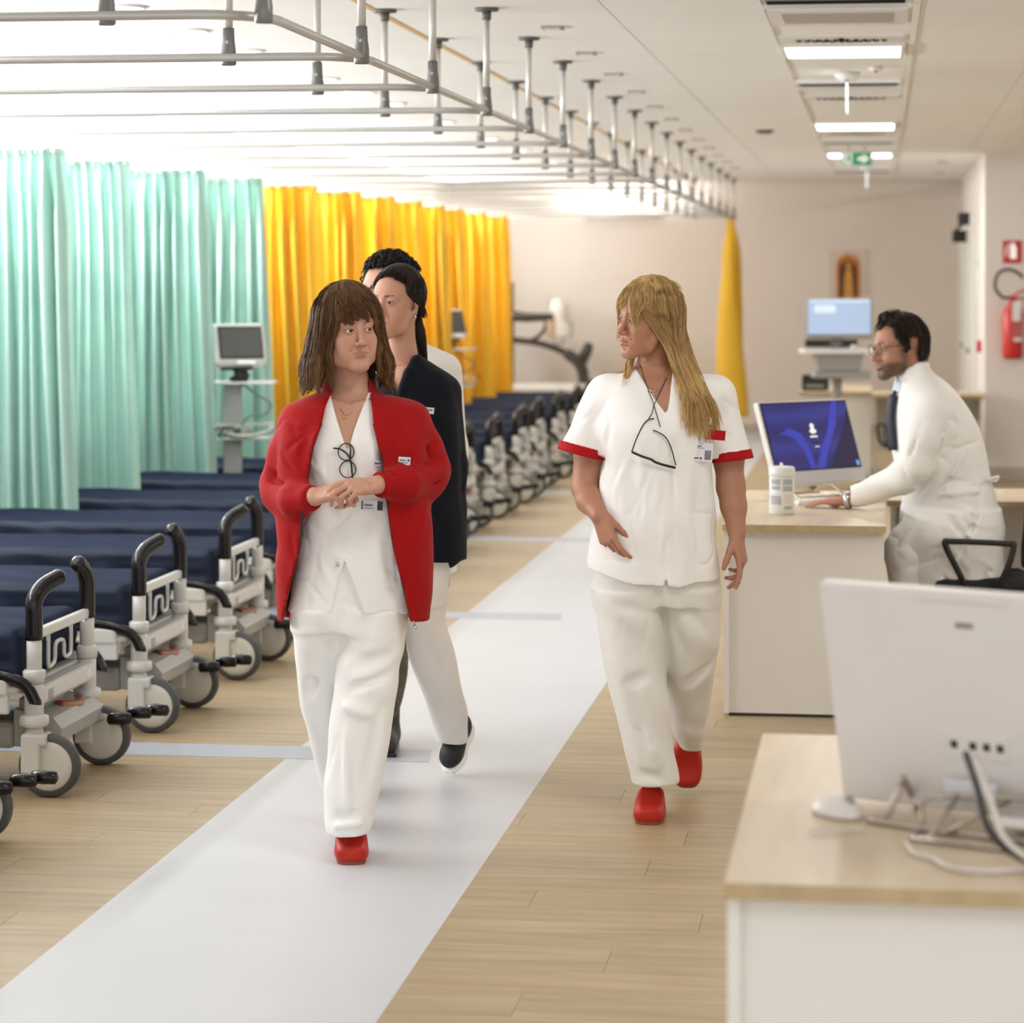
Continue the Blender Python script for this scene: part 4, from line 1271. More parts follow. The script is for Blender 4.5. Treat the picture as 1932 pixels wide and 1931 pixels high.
def all_in_one(loc, rz, tilt, label, front=True):
    """origin at the desk under the screen; screen faces local -y"""
    t = empty('all_in_one_computer', loc, rz, label, 'computer')
    s = empty('display'); s.parent = t
    s.matrix_local = Matrix.Translation((0, 0, .245 if front else .236)) @ Matrix.Rotation(math.radians(-tilt), 4, 'X')
    MB().box(-.270, .270, .0, .030, -.195 if front else -.228, .17, bev=.006).build('casing', M['aio_white'], s)
    MB().box(-.262, .262, -.004, .001, -.138, .163).build('bezel', M['black'], s)
    sc = MB().box(-.256, .256, -.0055, -.0038, -.132, .157).build('screen', M['login'], s)
    MB().box(-.27, .27, -.006, .002, -.195, -.14, bev=.002).build('chin', M['aio_silver'], s)
    if front:
        y0, y1 = -.0068, -.0056
        def poly(n_, pts, m): MB().prism(pts, y0, y1).build(n_, m, sc)
        poly('dark_sweep', [(.256, -.132), (.256, .13), (.22, .06), (.15, -.03), (.10, -.09), (.075, -.132)], M['dark_wing'])
        poly('light_sweep', [(-.02, -.132), (.035, -.132), (.08, -.05), (.16, .05), (.20, .157), (.165, .157), (.10, .03), (.03, -.06)], M['light_wing'])
        poly('light_sweep', [(-.20, .02), (-.13, .05), (-.06, .02), (-.03, -.06), (-.02, -.132), (-.05, -.132), (-.07, -.05), (-.11, .0), (-.16, .022)], M['light_wing'])
        y0, y1 = -.0078, -.0069
        circ = lambda cx, cz, rx, rz_: [(cx + rx * math.cos(a * .449), cz + rz_ * math.sin(a * .449)) for a in range(14)]
        poly('user_icon', circ(.012, .052, .012, .013), M['white_sign'])
        poly('user_icon', circ(.012, .030, .020, .011), M['white_sign'])
        poly('user_icon', circ(-.225, -.106, .008, .008), M['white_sign'])
        poly('user_icon', circ(-.225, -.120, .012, .007), M['white_sign'])
        poly('corner_icon', [(.232, -.13), (.25, -.13), (.25, -.108), (.232, -.108)], M['cyan_icon'])
        poly('user_name', [(-.012, .003), (.032, .003), (.032, .010), (-.012, .010)], M['white_sign'])
        poly('input_line', [(-.012, -.026), (.046, -.026), (.046, -.016), (-.012, -.016)], M['dark_wing'])
        poly('sign_in_text', [(.004, -.040), (.030, -.040), (.030, -.036), (.004, -.036)], M['white_sign'])
        poly('sign_in_text', [(-.006, -.055), (.044, -.055), (.044, -.053), (-.006, -.053)], M['light_wing'])
    # back of the casing
    MB().box(-.085, .085, .030, .036, .155, .172, bev=.002).build('camera_bar', M['aio_white'], s)
    MB().box(-.016, .016, .030, .0315, .108, .117).build('maker_mark', mat('maker_mark_grey', srgb(150, 132, 116), .5), s)
    pt = MB().box(-.06, .06, .030, .033, -.125, -.08, bev=.001).build('port_panel', M['aio_white'], s)
    for q in (-.045, -.02, .005, .04): MB().box(q - .006, q + .006, .033, .0342, -.108, -.095).build('port', M['black'], pt)
    # bent wire stand
    wire = bez([(-.12, .045, .06), (-.13, .08, .01), (-.13, .12, .006), (.13, .12, .006), (.13, .08, .01), (.12, .045, .06)], 5)
    MB().tube(wire, .006, 8).build('wire_stand', M['chrome'], t)
    MB().tube(bez([(-.12, .04, .07), (-.14, -.05, .008), (-.13, -.09, .006), (.13, -.09, .006), (.14, -.05, .008), (.12, .04, .07)], 5), .006, 8).build('wire_stand', M['chrome'], t)
    MB().box(-.05, .05, .022, .04, .04, .075, bev=.006).build('hinge', M['aio_silver'], t)
    return t
all_in_one((-.288, 11.33, .73), YAW + 40 * D2R, 19, 'white all-in-one computer showing a blue login screen')
a = all_in_one((.165, 4.56, .73), YAW - 35 * D2R + math.pi, 13, 'white all-in-one computer seen from behind on the nearest desk', front=False)

def keyboard(loc, rz, label):
    t = empty('keyboard', loc, rz, label, 'keyboard')
    MB().box(-.21, .21, -.06, .06, 0, .014, bev=.004).build('body', M['aio_white'], t)
    k = MB().box(-.009, .009, -.0085, .0085, .014, .018).mesh('key'); k.materials.append(M['keys'])
    for r_ in range(5):
        for c_ in range(19):
            link_mesh('key', k, None, t, (-.192 + c_ * .0213, -.044 + r_ * .0215, 0))
    return t
keyboard((-.20, 11.02, .73), YAW + 30 * D2R, 'white keyboard under the seated man hand')
t = keyboard((.40, 4.33, .748), YAW - 30 * D2R, 'white keyboard resting on a wire rack, nearest desk')
t.rotation_euler = (math.radians(-16), 0, YAW - 30 * D2R)
t = empty('wire_rack', (.30, 4.36, .73), YAW - 30 * D2R, 'bent grey wire rack lying on the nearest desk', 'rack')
MB().tube(bez([(-.24, -.07, .006), (-.26, .03, .006), (-.23, .09, .05), (.25, .09, .05), (.25, -.07, .006), (-.24, -.07, .006)], 4), .0045, 8).build('outer_wire', M['chrome'], t)
MB().tube([(-.22, .09, .05), (-.21, -.07, .006)], .0045, 8).build('cross_wire', M['chrome'], t)
MB().tube([(-.13, .09, .05), (-.21, -.02, .006)], .0045, 8).build('cross_wire', M['chrome'], t)

t = empty('computer_mouse', (-.072, 4.58, .73), YAW + 35 * D2R, 'white computer mouse beside the nearest screen', 'mouse')
xs = axis(-.05, .05, .0035); ys = axis(-.07, .07, .0035); zs = axis(-.006, .05, .003)
F_ = SDF(xs, ys, zs)
F_.ell((0, 0, .004), (.033, .056, .031), k=0)
F_.func((-1, -1, -1), (1, 1, 1), lambda x, y, z: 0.001 - z + 0 * x + 0 * y, op='i')
solid('body', F_, M['aio_white'], t)
MB().cyl((-.004, -.030, .030), (.004, -.030, .030), .009).build('wheel', M['grey_plastic'], t)
M['wire_white'] = mat('white_cable', srgb(214, 206, 196), .5, var=.02)
def cable(name, pts, r_, m, label):
    o = MB().tube(bez(pts, 7), r_, 7).build(name, m)
    return tag(o, label, 'cable')
cable('cable', [(.14, 4.42, .87), (.155, 4.32, .83), (.175, 4.24, .775), (.24, 4.17, .745), (.36, 4.10, .738), (.60, 4.12, .738)], .006, M['black'], 'black cable dropping from the nearest computer ports')
cable('cable', [(.155, 4.40, .87), (.175, 4.28, .82), (.20, 4.20, .77), (.28, 4.14, .742), (.45, 4.09, .737), (.65, 4.16, .737)], .005, M['wire_white'], 'pale cable hanging from the nearest computer ports')
cable('cable', [(.045, 4.34, .737), (.055, 4.27, .736), (.085, 4.235, .736), (.105, 4.18, .736), (.16, 4.155, .736), (.26, 4.19, .736), (.42, 4.22, .736)], .005, M['wire_white'], 'white cable curling along the front of the nearest desk')
cable('cable', [(-.115, 4.42, .7355), (-.09, 4.435, .7355), (-.07, 4.425, .7355), (-.05, 4.44, .7355), (-.025, 4.435, .7355)], .0025, M['wire_white'], 'short thin wire curled left of the rack')
cable('cable', [(-.21, 11.40, .74), (-.15, 11.30, .737), (-.12, 11.36, .737), (-.05, 11.30, .737), (-.08, 11.42, .737), (-.02, 11.45, .737)], .004, M['wire_white'], 'tangled white cable behind the blue login screen')

# ---------------------------------------------------------------- wipes canister
t = empty('wipes_canister', (-.381, 10.45, .73), YAW, 'white disinfectant wipes canister on the desk corner', 'canister')
MB().lathe([(.044, .0), (.050, .006), (.049, .08), (.049, .150)], 30).build('body', M['white_plastic'], t)
MB().lathe([(.050, .150), (.0515, .153), (.0515, .180), (.046, .187), (.001, .189)], 30, close=False).build('lid', M['white_plastic'], t)
M['print_grey'] = mat('grey_print', srgb(176, 176, 178), .5, var=.1, var_scale=60)
def print_patch(name, a0, a1, z0, z1, m, r_=.0498):
    n = 6
    b = MB(); v = []
    for z in (z0, z1):
        for i in range(n + 1):
            a = (a0 + (a1 - a0) * i / n) * D2R
            v.append((r_ * math.sin(a), -r_ * math.cos(a), z))
    b.add(v, [(i, i + 1, n + 2 + i, n + 1 + i) for i in range(n)])
    o = b.build(name, m, t); return o
for i, (a0, a1, z0, z1) in enumerate(((-62, -12, .118, .140), (-62, -12, .098, .114), (-2, 50, .118, .140), (-2, 50, .092, .114), (-62, -8, .040, .075))):
    print_patch('text_block', a0, a1, z0, z1, M['print_grey'])
for k in range(7): print_patch('barcode_bar', 6 + k * 6, 8.5 + k * 6, .022, .034, M['black'])
print_patch('hazard_box', 4, 46, .045, .078, mat('hazard_print', srgb(228, 214, 210), .5), .0499)

# ---------------------------------------------------------------- office chairs
def office_chair(loc, rz, label):
    """faces local -x"""
    t = empty('office_chair', loc, rz, label, 'chair', None)
    MB().box(-.22, .22, -.22, .22, .43, .50, bev=.03).build('seat', M['fabric_black'], t)
    xs = axis(.12, .36, .012); ys = axis(-.26, .26, .014); zs = axis(.46, .98, .014)
    F_ = SDF(xs, ys, zs)
    F_.func((-1, -1, -1), (1, 1, 2), lambda x, y, z: np.maximum(np.abs(x - (.205 + .10 * (z - .5) + .25 * y * y)) - .022, ((np.abs(y) / .21) ** 4 + (np.abs(z - .72) / .215) ** 4) ** .25 * .21 - .21))
    solid('backrest', F_, M['fabric_black'], t)
    MB().tube([(.02, 0, .44), (.22, 0, .44), (.26, 0, .55), (.26, 0, .66)], [.03, .03, .025, .02], 8).build('back_bracket', M['black'], t)
    for s in (-1, 1):
        y = s * .265
        MB().tube(bez([(-.10, y * .9, .455), (-.125, y, .52), (-.185, y, .655), (-.15, y, .668), (.06, y, .658), (.085, y, .648), (.06, y, .55), (.02, y * .9, .455)], 5), .013, 10).build('armrest', M['black'], t)
    MB().cyl((0, 0, .10), (0, 0, .44), .028).build('column', M['black'], t)
    for a in range(5):
        c_, s_ = math.cos(a * 1.2566 + .3), math.sin(a * 1.2566 + .3)
        MB().tube([(0, 0, .11), (.28 * c_, .28 * s_, .07)], [.03, .02], 8).build('base_spoke', M['black'], t)
        MB().cyl((.28 * c_ - .02 * s_, .28 * s_ + .02 * c_, .03), (.28 * c_ + .02 * s_, .28 * s_ - .02 * c_, .03), .03).build('castor', M['black'], t)
    return t
c_ = office_chair((.403, 10.90, 0), YAW, 'black office chair with loop armrests under the man in the white coat')
c_.scale = (1, 1, .92)
c_ = office_chair((.28, 21.12, 0), YAW + 1.2, 'black office chair pushed up to the far desk return')
c_.scale = (1, 1, .76)

# ---------------------------------------------------------------- computer cart by the far desk
M['lcd'] = mat('pale_blue_lcd', srgb(150, 170, 205), .3, emit=srgb(178, 198, 224), emit_strength=.62)
M['lcd_light'] = mat('lcd_window', srgb(200, 220, 240), .3, emit=srgb(206, 224, 240), emit_strength=.7)
M['cart_grey'] = mat('cart_grey', srgb(148, 142, 138), .45, var=.02)
t = empty('computer_cart', (-.335, 21.15, 0), YAW, 'hospital computer cart with pale blue screen before the end wall', 'computer cart')
mo = empty('monitor'); mo.parent = t; mo.location = (.01, -.05, 1.35)
MB().box(-.262, .262, .0, .05, -.165, .155, bev=.008).build('casing', M['cart_grey'], mo)
sc = MB().box(-.248, .248, -.004, .001, -.13, .145).build('screen', M['lcd'], mo)
MB().box(-.195, -.03, -.006, -.004, .04, .10).build('window', M['lcd_light'], sc)
MB().box(-.24, .24, -.006, -.004, .125, .14).build('title_bar', M['lcd_light'], sc)
MB().box(-.05, .05, .03, .07, .86, 1.28, bev=.008).build('mast', M['cart_grey'], t)
MB().box(-.25, -.06, -.02, .08, 1.115, 1.175, bev=.004).build('dark_box', M['black'], t)
MB().box(.04, .16, -.02, .08, 1.115, 1.175, bev=.004).build('dark_box', M['black'], t)
MB().box(-.29, .29, -.22, .16, 1.065, 1.105, bev=.014).build('work_surface', M['white_plastic'], t)
MB().prism([(-.19, 1.065), (.19, 1.065), (.155, .93), (-.155, .93)], -.18, .14).build('drawer_body', M['cart_grey'], t)
MB().box(-.15, .15, -.185, -.178, .945, .99).build('drawer_front', M['grey_plastic'], t)
MB().box(-.20, .24, -.20, .12, .875, .925, bev=.012).build('lower_shelf', M['grey_plastic'], t)
MB().box(-.035, .035, -.035, .035, .12, .88, bev=.01).build('column', M['cart_grey'], t)
for a in range(4):
    c_, s_ = math.cos(a * 1.5708 + .785), math.sin(a * 1.5708 + .785)
    MB().tube([(0, 0, .12), (.30 * c_, .26 * s_, .09)], [.04, .025], 8).build('base_leg', M['cart_grey'], t)
    MB().cyl((.30 * c_ - .015, .26 * s_, .04), (.30 * c_ + .015, .26 * s_, .04), .04).build('castor', M['rubber'], t)
MB().sphere((.12, -.10, 1.12), (.03, .05, .02), 12, 7).build('scanner', M['white_plastic'], t)
t = empty('printer', (-.56, 22.2, .73), 0, 'small dark printer on the far desk', 'printer')
MB().box(-.08, .14, -.12, .14, 0, .13, bev=.012).build('body', M['black'], t)
MB().box(-.05, .10, -.125, -.119, .03, .05).build('paper_slot', M['grey_plastic'], t)
# ================================================================ figures: shared builders
def rotm(yaw=0, pitch=0, roll=0):
    """yaw > 0 turns the face to the right of the picture, pitch > 0 looks down, roll > 0 tips to the right"""
    a, b, c = yaw * D2R, pitch * D2R, roll * D2R
    Rz = np.array([[math.cos(a), -math.sin(a), 0], [math.sin(a), math.cos(a), 0], [0, 0, 1]])
    Rx = np.array([[1, 0, 0], [0, math.cos(b), -math.sin(b)], [0, math.sin(b), math.cos(b)]])
    Ry = np.array([[math.cos(c), 0, math.sin(c)], [0, 1, 0], [-math.sin(c), 0, math.cos(c)]])
    return Rz @ Rx @ Ry

class Fig:
    """figure frame: x to the picture's right, y away from the lens, z up; origin on the floor"""
    def __init__(s, px0, d0, label, base='person'):
        s.px0, s.d0 = px0, d0
        xr = (px0 - 966.0) / FPX * d0
        s.X0 = xr
        c, n = math.cos(YAW), math.sin(YAW)
        s.root = empty(base, (xr * c - d0 * n, xr * n + d0 * c, 0), YAW, label, 'person')
    def P(s, px, py, y=0.0):
        d = s.d0 + y
        return np.array([(px - 966.0) / FPX * d - s.X0, y, CAM_H - (py - 528.0) / FPX * d])
    def row(s, py, pl, pr, yf, yb):
        """loft row from a silhouette read at height py"""
        ym = 0.5 * (yf + yb)
        a, b = s.P(pl, py, ym), s.P(pr, py, ym)
        return (a[2], a[0], b[0], yf, yb)

class Head:
    def __init__(s, o, yaw, pitch=0, roll=0, k=.93):
        s.o = np.asarray(o, float); s.R = rotm(yaw, pitch, roll); s.k = k
    def T(s, *p):
        return s.o + s.R @ (np.asarray(p, float) * s.k)
    def inv(s, V):
        return ((V - s.o) @ s.R) / s.k

def build_head(F, H, male=False, mouth_open=0.0, nose=1.0, jaw=1.0, cheek=1.0, brow=1.0, eye=1.0, ears=True, thin=1.0, lip=1.0):
    T, k, R = H.T, H.k, H.R
    def cap(a, b, ra, rb, kk, op='u'): F.cap(T(*a), T(*b), ra * k, rb * k, kk * k, op)
    def ell(c, r, kk, op='u', R2=None): F.ell(T(*c), [v * k for v in r], R if R2 is None else R @ R2, kk * k, op)
    w = thin
    ell((0, .020, .035), (.074, .094, .083), 0)                                   # skull
    ell((0, -.030, .030), (.060 * w, .052, .055), .03)                            # forehead
    ell((0, -.030, -.035), (.060 * w, .058, .072), .03)                           # face
    for s in (-1, 1):
        cap((s * .058 * w, .000, -.045), (s * .046 * jaw * w, -.030, -.086), .014, .015, .03)   # jaw
        cap((s * .046 * jaw * w, -.030, -.086), (s * .016, -.072, -.108), .015, .015, .025)
        ell((s * .041 * w, -.060, -.030), (.021 * cheek, .020, .019), .028)        # cheekbone
        ell((s * .034 * w, -.060, -.062), (.020, .020, .026), .03)                 # cheek
        cap((s * .012, -.082, .024), (s * .044, -.068, .024), .0105 * brow, .008, .018)         # brow
        ell((s * .031, -.096, .0045), (.018, .013, .0115), .013, 's')              # socket
    ell((0, -.076, -.106), (.021 if not male else .025, .017, .016), .022)         # chin
    ell((0, -.071, -.070), (.033, .020, .023), .024)                               # muzzle
    # nose
    cap((0, -.084, .012), (0, -.1045 * (.5 + .5 * nose), -.030), .0068, .0085 * nose, .012)
    ell((0, -.1085 * (.5 + .5 * nose), -.036), (.0098 * nose, .0105, .0088 * nose), .010)
    for s in (-1, 1):
        ell((s * .0125, -.097, -.040), (.0078 * nose, .0105, .0075), .006)
        ell((s * .0068, -.104, -.0465), (.0034, .005, .003), .003, 's')
    # philtrum and lips
    lz = -.068
    cap((0, -.0965, lz + .007), (0, -.0945, lz + .018), .0025, .002, .006, 's')
    for s in (-1, 1):
        cap((0, -.0985, lz + .0035), (s * .0125, -.0940, lz + .0042), .0046 * lip, .0042 * lip, .005)
        cap((s * .0125, -.0940, lz + .0042), (s * .0265, -.0805, lz + .0008), .0042 * lip, .0020, .005)
        cap((0, -.0975, lz - .0062 - mouth_open), (s * .012, -.0935, lz - .0056 - mouth_open), .0056 * lip, .0050 * lip, .005)
        cap((s * .012, -.0935, lz - .0056 - mouth_open), (s * .0255, -.0805, lz - .0002), .0050 * lip, .0020, .005)
        cap((0, -.1025, lz - .0008 - mouth_open * .5), (s * .013, -.0985, lz - .0004 - mouth_open * .5), .0011 + mouth_open * .5, .0011 + mouth_open * .4, .0015, 's')
        cap((s * .013, -.0985, lz - .0004 - mouth_open * .5), (s * .0270, -.0840, lz + .0006), .0011 + mouth_open * .4, .001, .0015, 's')
        # smile line
        cap((s * .0235, -.0925, -.043), (s * .0365, -.0800, -.068), .0010, .0008, .010, 's')
    ell((0, -.093, -.087), (.016, .006, .005), .010, 's')
    # eyelids around the eyeball, opened with a lens-shaped slit
    for s in (-1, 1):
        ell((s * .031, -.0790, .0035), (.0152, .0146, .0136), .006)
        ell((s * .031, -.0930, .0030), (.0126, .0110, .0046 * eye), .0022, 's')
        cap((s * .019, -.0925, .0115), (s * .043, -.0855, .0105), .0010, .0010, .003, 's')   # lid crease
    if ears:
        tilt = rotm(0, -12, 0)
        for s in (-1, 1):
            ell((s * .0755, .016, -.006), (.0062, .0165, .0300), .006, 'u', rotm(s * 24, -10, 0))
            ell((s * .0815, .010, -.004), (.0045, .0085, .0185), .004, 's', rotm(s * 24, -10, 0))
            ell((s * .074, .004, -.030), (.0052, .0075, .0090), .005)

def head_tint(H, V, skin, lip, brow_c, brow=1.0, beard=None, beard_amt=0.0, lipw=1.0, blush=.25):
    """the skin's own colours: lips, brows, flushed cheeks, beard"""
    q = H.inv(V)
    x, y, z = q[:, 0], q[:, 1], q[:, 2]
    c = np.tile(np.array(skin), (len(V), 1))
    near = (np.abs(x) < .1) & (y < .03) & (z > -.14) & (z < .12)
    front = near & (y < -.045)
    g = lambda u, v, su, sv: np.exp(-(u / su) ** 2 - (v / sv) ** 2)
    bl = (g(np.abs(x) - .040, z + .038, .020, .020) + .8 * g(x, z + .037, .014, .014)) * front * blush
    rose = np.array(skin) * np.array([.98, .70, .64])
    c = c * (1 - bl[:, None]) + rose * bl[:, None]
    arc = .0245 * np.sqrt(np.clip(1 - (x / .0255) ** 2, 0, 1))
    inl = front & (np.abs(x) < .0265) & (y < -.076)
    zl = z + .068 - .0006 * (np.abs(x) / .026) ** 2
    lm = inl & (zl < .0085 * lipw * np.clip(1 - (np.abs(x) / .0265) ** 1.6, 0, 1) + .0004) & (zl > -.0118 * lipw * np.clip(1 - (x / .026) ** 2, 0, 1) - .0004)
    c[lm] = lip
    if beard is not None:
        b = near & (y < -.005) & (z < -.048)
        amt = np.clip((-.044 - z) / .02, 0, 1) * np.clip((.012 - y) / .02, 0, 1) * b
        must = g(x, z + .054, .030, .010) * front * (z < -.043)
        amt = np.clip(np.maximum(amt, must), 0, 1) * beard_amt * (~lm)
        # short side whiskers
        side = near * np.clip((np.abs(x) - .048) / .012, 0, 1) * g(y + .012, 0 * z, .020, 1.0) * np.clip((.02 - z) / .03, 0, 1)
        amt = np.maximum(amt, side * .8 * beard_amt)
        n = .62 + .38 * np.random.RandomState(5).rand(len(x))
        c = c * (1 - (amt * n)[:, None]) + np.array(beard) * (amt * n)[:, None]
    if brow > 0:
        ax = np.abs(x)
        zc = .0245 + .0035 * np.sin(np.clip((ax - .014) / .034, 0, 1) * np.pi * .75)
        th = .0030 * np.clip((.050 - ax) / .02, .25, 1) * brow
        bm = front & (ax > .012) & (ax < .050) & (np.abs(z - zc) < th)
        c[bm] = brow_c
        # lash line at the slit's rim
        for s in (-1, 1):
            r_ = ((x - s * .031) / .0138) ** 2 + ((z - .0034) / .0062) ** 2
            ll = front & (r_ > .62) & (r_ < 1.12) & (z > .0030) & (y < -.080)
            c[ll] = np.array(brow_c) * .7
    return c

def build_eyes(fig, H, gaze=0.0, iris=(.08, .045, .02), down=0.0):
    M.setdefault('eye_white', mat('eye_white', srgb(206, 196, 190), .2))
    M.setdefault('pupil', mat('pupil', (.004, .004, .004), .08))
    im = mat('iris', iris, .12)
    for s in (-1, 1):
        c = H.T(s * .031, -.0790, .0030)
        b = MB().sphere(c, .0126 * H.k, 18, 12)
        e = b.build('eye', M['eye_white'], fig.root)
        gz = rotm(gaze, down, 0)
        def at(r): return c + H.R @ (gz @ np.array([0, -r * H.k, 0]))
        n = H.R @ (gz @ np.array([0, -1.0, 0]))
        q = Vector((0, 0, 1)).rotation_difference(Vector(n)).to_matrix().to_4x4()
        k = H.k
        MB().lathe([(.0068 * k, -.0018 * k), (.0068 * k, -.0002 * k), (.004 * k, .0008 * k), (.0003 * k, .0012 * k)], 16, Matrix.Translation(at(.0115)) @ q).build('iris', im, e)
        MB().lathe([(.0027 * k, -.001 * k), (.0027 * k, .0013 * k), (.0003 * k, .0016 * k)], 12, Matrix.Translation(at(.0116)) @ q).build('pupil', M['pupil'], e)

def unit(v):
    v = np.asarray(v, float); return v / np.linalg.norm(v)

def build_hand(F, wrist, fwd, palm, side, curls, k=1.0, spread=.0, thumb=(.55, .6, .35), thumb_curl=.5, r_w=.026):
    """fwd: wrist to knuckles; palm: direction the palm faces; side: +1/-1 flips which edge the thumb is on"""
    f = unit(fwd); n = np.asarray(palm, float); n = unit(n - f * (n @ f)); t = np.cross(f, n) * side
    w = np.asarray(wrist, float)
    offs = [.0285, .0100, -.0090, -.0265]; kn = [.086, .090, .086, .078]
    ln = [(.040, .024, .019), (.044, .027, .020), (.041, .025, .019), (.032, .019, .017)]
    rad = [.0086, .0088, .0083, .0074]
    K = []
    for i in range(4):
        p = w + f * kn[i] * k + t * offs[i] * k - n * .002 * k
        K.append(p)
        F.cap(w + f * .012 * k + t * offs[i] * .55 * k, p, .0135 * k, .0105 * k, .012 * k)
    F.ell(w + f * .045 * k + n * .004 * k, (.030 * k, .043 * k, .013 * k), np.stack([t, f, n], 1), .012 * k)
    for i in range(4):
        a = 0.0
        p = K[i]
        d0 = unit(f + t * spread * (1.5 - i) * .25)
        cu = curls[i]
        r = rad[i] * k
        for j in range(3):
            a += cu[j]
            d = d0 * math.cos(a) + n * math.sin(a)
            q = p + d * ln[i][j] * k
            F.cap(p, q, r, r * (.93 if j < 2 else .80), .0035 * k)
            p = q; r *= .93
    b = w + f * .020 * k + t * .024 * k + n * .006 * k
    F.ell(w + f * .032 * k + t * .020 * k + n * .009 * k, (.016 * k, .027 * k, .013 * k), np.stack([t, f, n], 1), .012 * k)
    d = unit(t * thumb[0] + f * thumb[1] + n * thumb[2])
    p1 = b + d * .040 * k
    d2 = unit(d * (1 - thumb_curl * .4) + f * thumb_curl * .4 + n * thumb_curl * .3)
    p2 = p1 + d2 * .030 * k
    d3 = unit(d2 * .8 + f * thumb_curl * .3 + n * thumb_curl * .15)
    F.chain([b, p1, p2, p2 + d3 * .024 * k], [.0125 * k, .0105 * k, .0095 * k, .0075 * k], .004 * k)
    return K

def strand_mesh(paths, radii, name, colors, sides=4):
    """many tapered strands in one mesh; paths: list of (n,3) arrays"""
    Vs, Qs, Cs = [], [], []
    off = 0
    for P, r, col in zip(paths, radii, colors):
        n = len(P)
        tg = np.gradient(P, axis=0); tg /= np.maximum(np.linalg.norm(tg, axis=1, keepdims=True), 1e-9)
        up = np.where(np.abs(tg[:, 2:3]) > .9, np.array([[1., 0, 0]]), np.array([[0, 0, 1.]]))
        a = np.cross(tg, up); a /= np.maximum(np.linalg.norm(a, axis=1, keepdims=True), 1e-9)
        b = np.cross(a, tg)
        rr = (r * np.sin(np.pi * np.clip(np.linspace(.12, 1.0, n), 0, 1)) ** .55)[:, None]
        rr[-1] = r * .08
        ring = []
        for j in range(sides):
            an = 2 * math.pi * j / sides
            ring.append(P + a * rr * math.cos(an) + b * rr * math.sin(an))
        V = np.stack(ring, 1).reshape(-1, 3)
        i0 = np.arange(n - 1)[:, None] * sides + np.arange(sides)[None]
        i1 = np.arange(n - 1)[:, None] * sides + (np.arange(sides)[None] + 1) % sides
        Q = np.stack([i0, i1, i1 + sides, i0 + sides], -1).reshape(-1, 4) + off
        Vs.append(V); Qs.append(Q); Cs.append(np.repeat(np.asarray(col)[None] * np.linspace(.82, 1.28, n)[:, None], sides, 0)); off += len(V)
    return np.concatenate(Vs), np.concatenate(Qs), np.concatenate(Cs)

def smooth_path(pts, n=14):
    P = bez([Vector(p) for p in pts], 6)
    P = np.array([list(p) for p in P])
    s = np.concatenate([[0], np.cumsum(np.linalg.norm(np.diff(P, axis=0), axis=1))])
    u = np.linspace(0, s[-1], n)
    return np.stack([np.interp(u, s, P[:, i]) for i in range(3)], 1)

def build_hair(fig, H, guides, strands, col, colvar, material, r_core=.009, r_strand=.0026, jitter=.004, seed=1, vox=.0045, name='hair', extra=None, taper=()):
    """guides: head-local point lists; the core is grown along them, strands are laid on top between them"""
    rnd = np.random.RandomState(seed)
    G = [np.array([H.T(*p) for p in smooth_path(g, 14)]) for g in guides]
    allp = np.concatenate(G)
    lo, hi = allp.min(0) - .035, allp.max(0) + .035
    F = SDF(axis(lo[0], hi[0], vox), axis(lo[1], hi[1], vox), axis(lo[2], hi[2], vox))
    for gi, g in enumerate(G):
        rs = r_core * np.linspace(1.0, .75, len(g)); rs[-3:] *= np.array([.85, .65, .35])
        if gi in taper: rs[:4] *= np.array([.25, .5, .75, .9])
        for i in range(0, len(g) - 1): F.cap(g[i], g[i + 1], rs[i], rs[i + 1], .006)
    if extra: extra(F)
    V, Q = F.surface()
    V = relax(V, Q, 1)
    q = H.inv(V)
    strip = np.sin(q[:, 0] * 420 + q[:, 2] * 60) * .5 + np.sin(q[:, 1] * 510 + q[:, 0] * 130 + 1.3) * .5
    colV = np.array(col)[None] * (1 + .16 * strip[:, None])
    n0 = len(V)
    paths, radii, cols = [], [], []
    ng = len(G)
    cen = H.T(0, .02, .0)
    for i in range(strands):
        a = rnd.randint(0, ng); b = min(ng - 1, max(0, a + rnd.choice([-1, 1])))
        t = rnd.rand() * .8
        if np.linalg.norm(G[a][-1] - G[b][-1]) > .09 or np.linalg.norm(G[a][7] - G[b][7]) > .06: t = 0
        P = G[a] * (1 - t) + G[b] * t
        out = P - cen; out[:, 2] *= .35
        out /= np.maximum(np.linalg.norm(out, axis=1, keepdims=True), 1e-9)
        w = rnd.uniform(.45, 1.05)
        ph = rnd.uniform(0, 6.28, 3)
        s = np.linspace(0, 1, len(P))[:, None]
        wob = np.concatenate([np.sin(s * 7 + ph[0]), np.sin(s * 6 + ph[1]), .5 * np.sin(s * 5 + ph[2])], 1) * jitter * (.3 + s)
        P = P + out * (r_core * w) + wob
        m = rnd.randint(0, 2)
        if m: P = P[: rnd.randint(10, len(P) + 1)]
        paths.append(P); radii.append(r_strand * rnd.uniform(.6, 1.3))
        cols.append(np.array(col) * (1 + colvar * rnd.uniform(-1, 1)))
    V2, Q2, C2 = strand_mesh(paths, radii, name, cols, 3)
    V = np.concatenate([V, V2]); Q = np.concatenate([Q, Q2 + n0]); colV = np.concatenate([colV, C2])
    me = quads_mesh(name, V, Q, np.clip(colV, 0, 1))
    return link_mesh(name, me, material, fig.root)

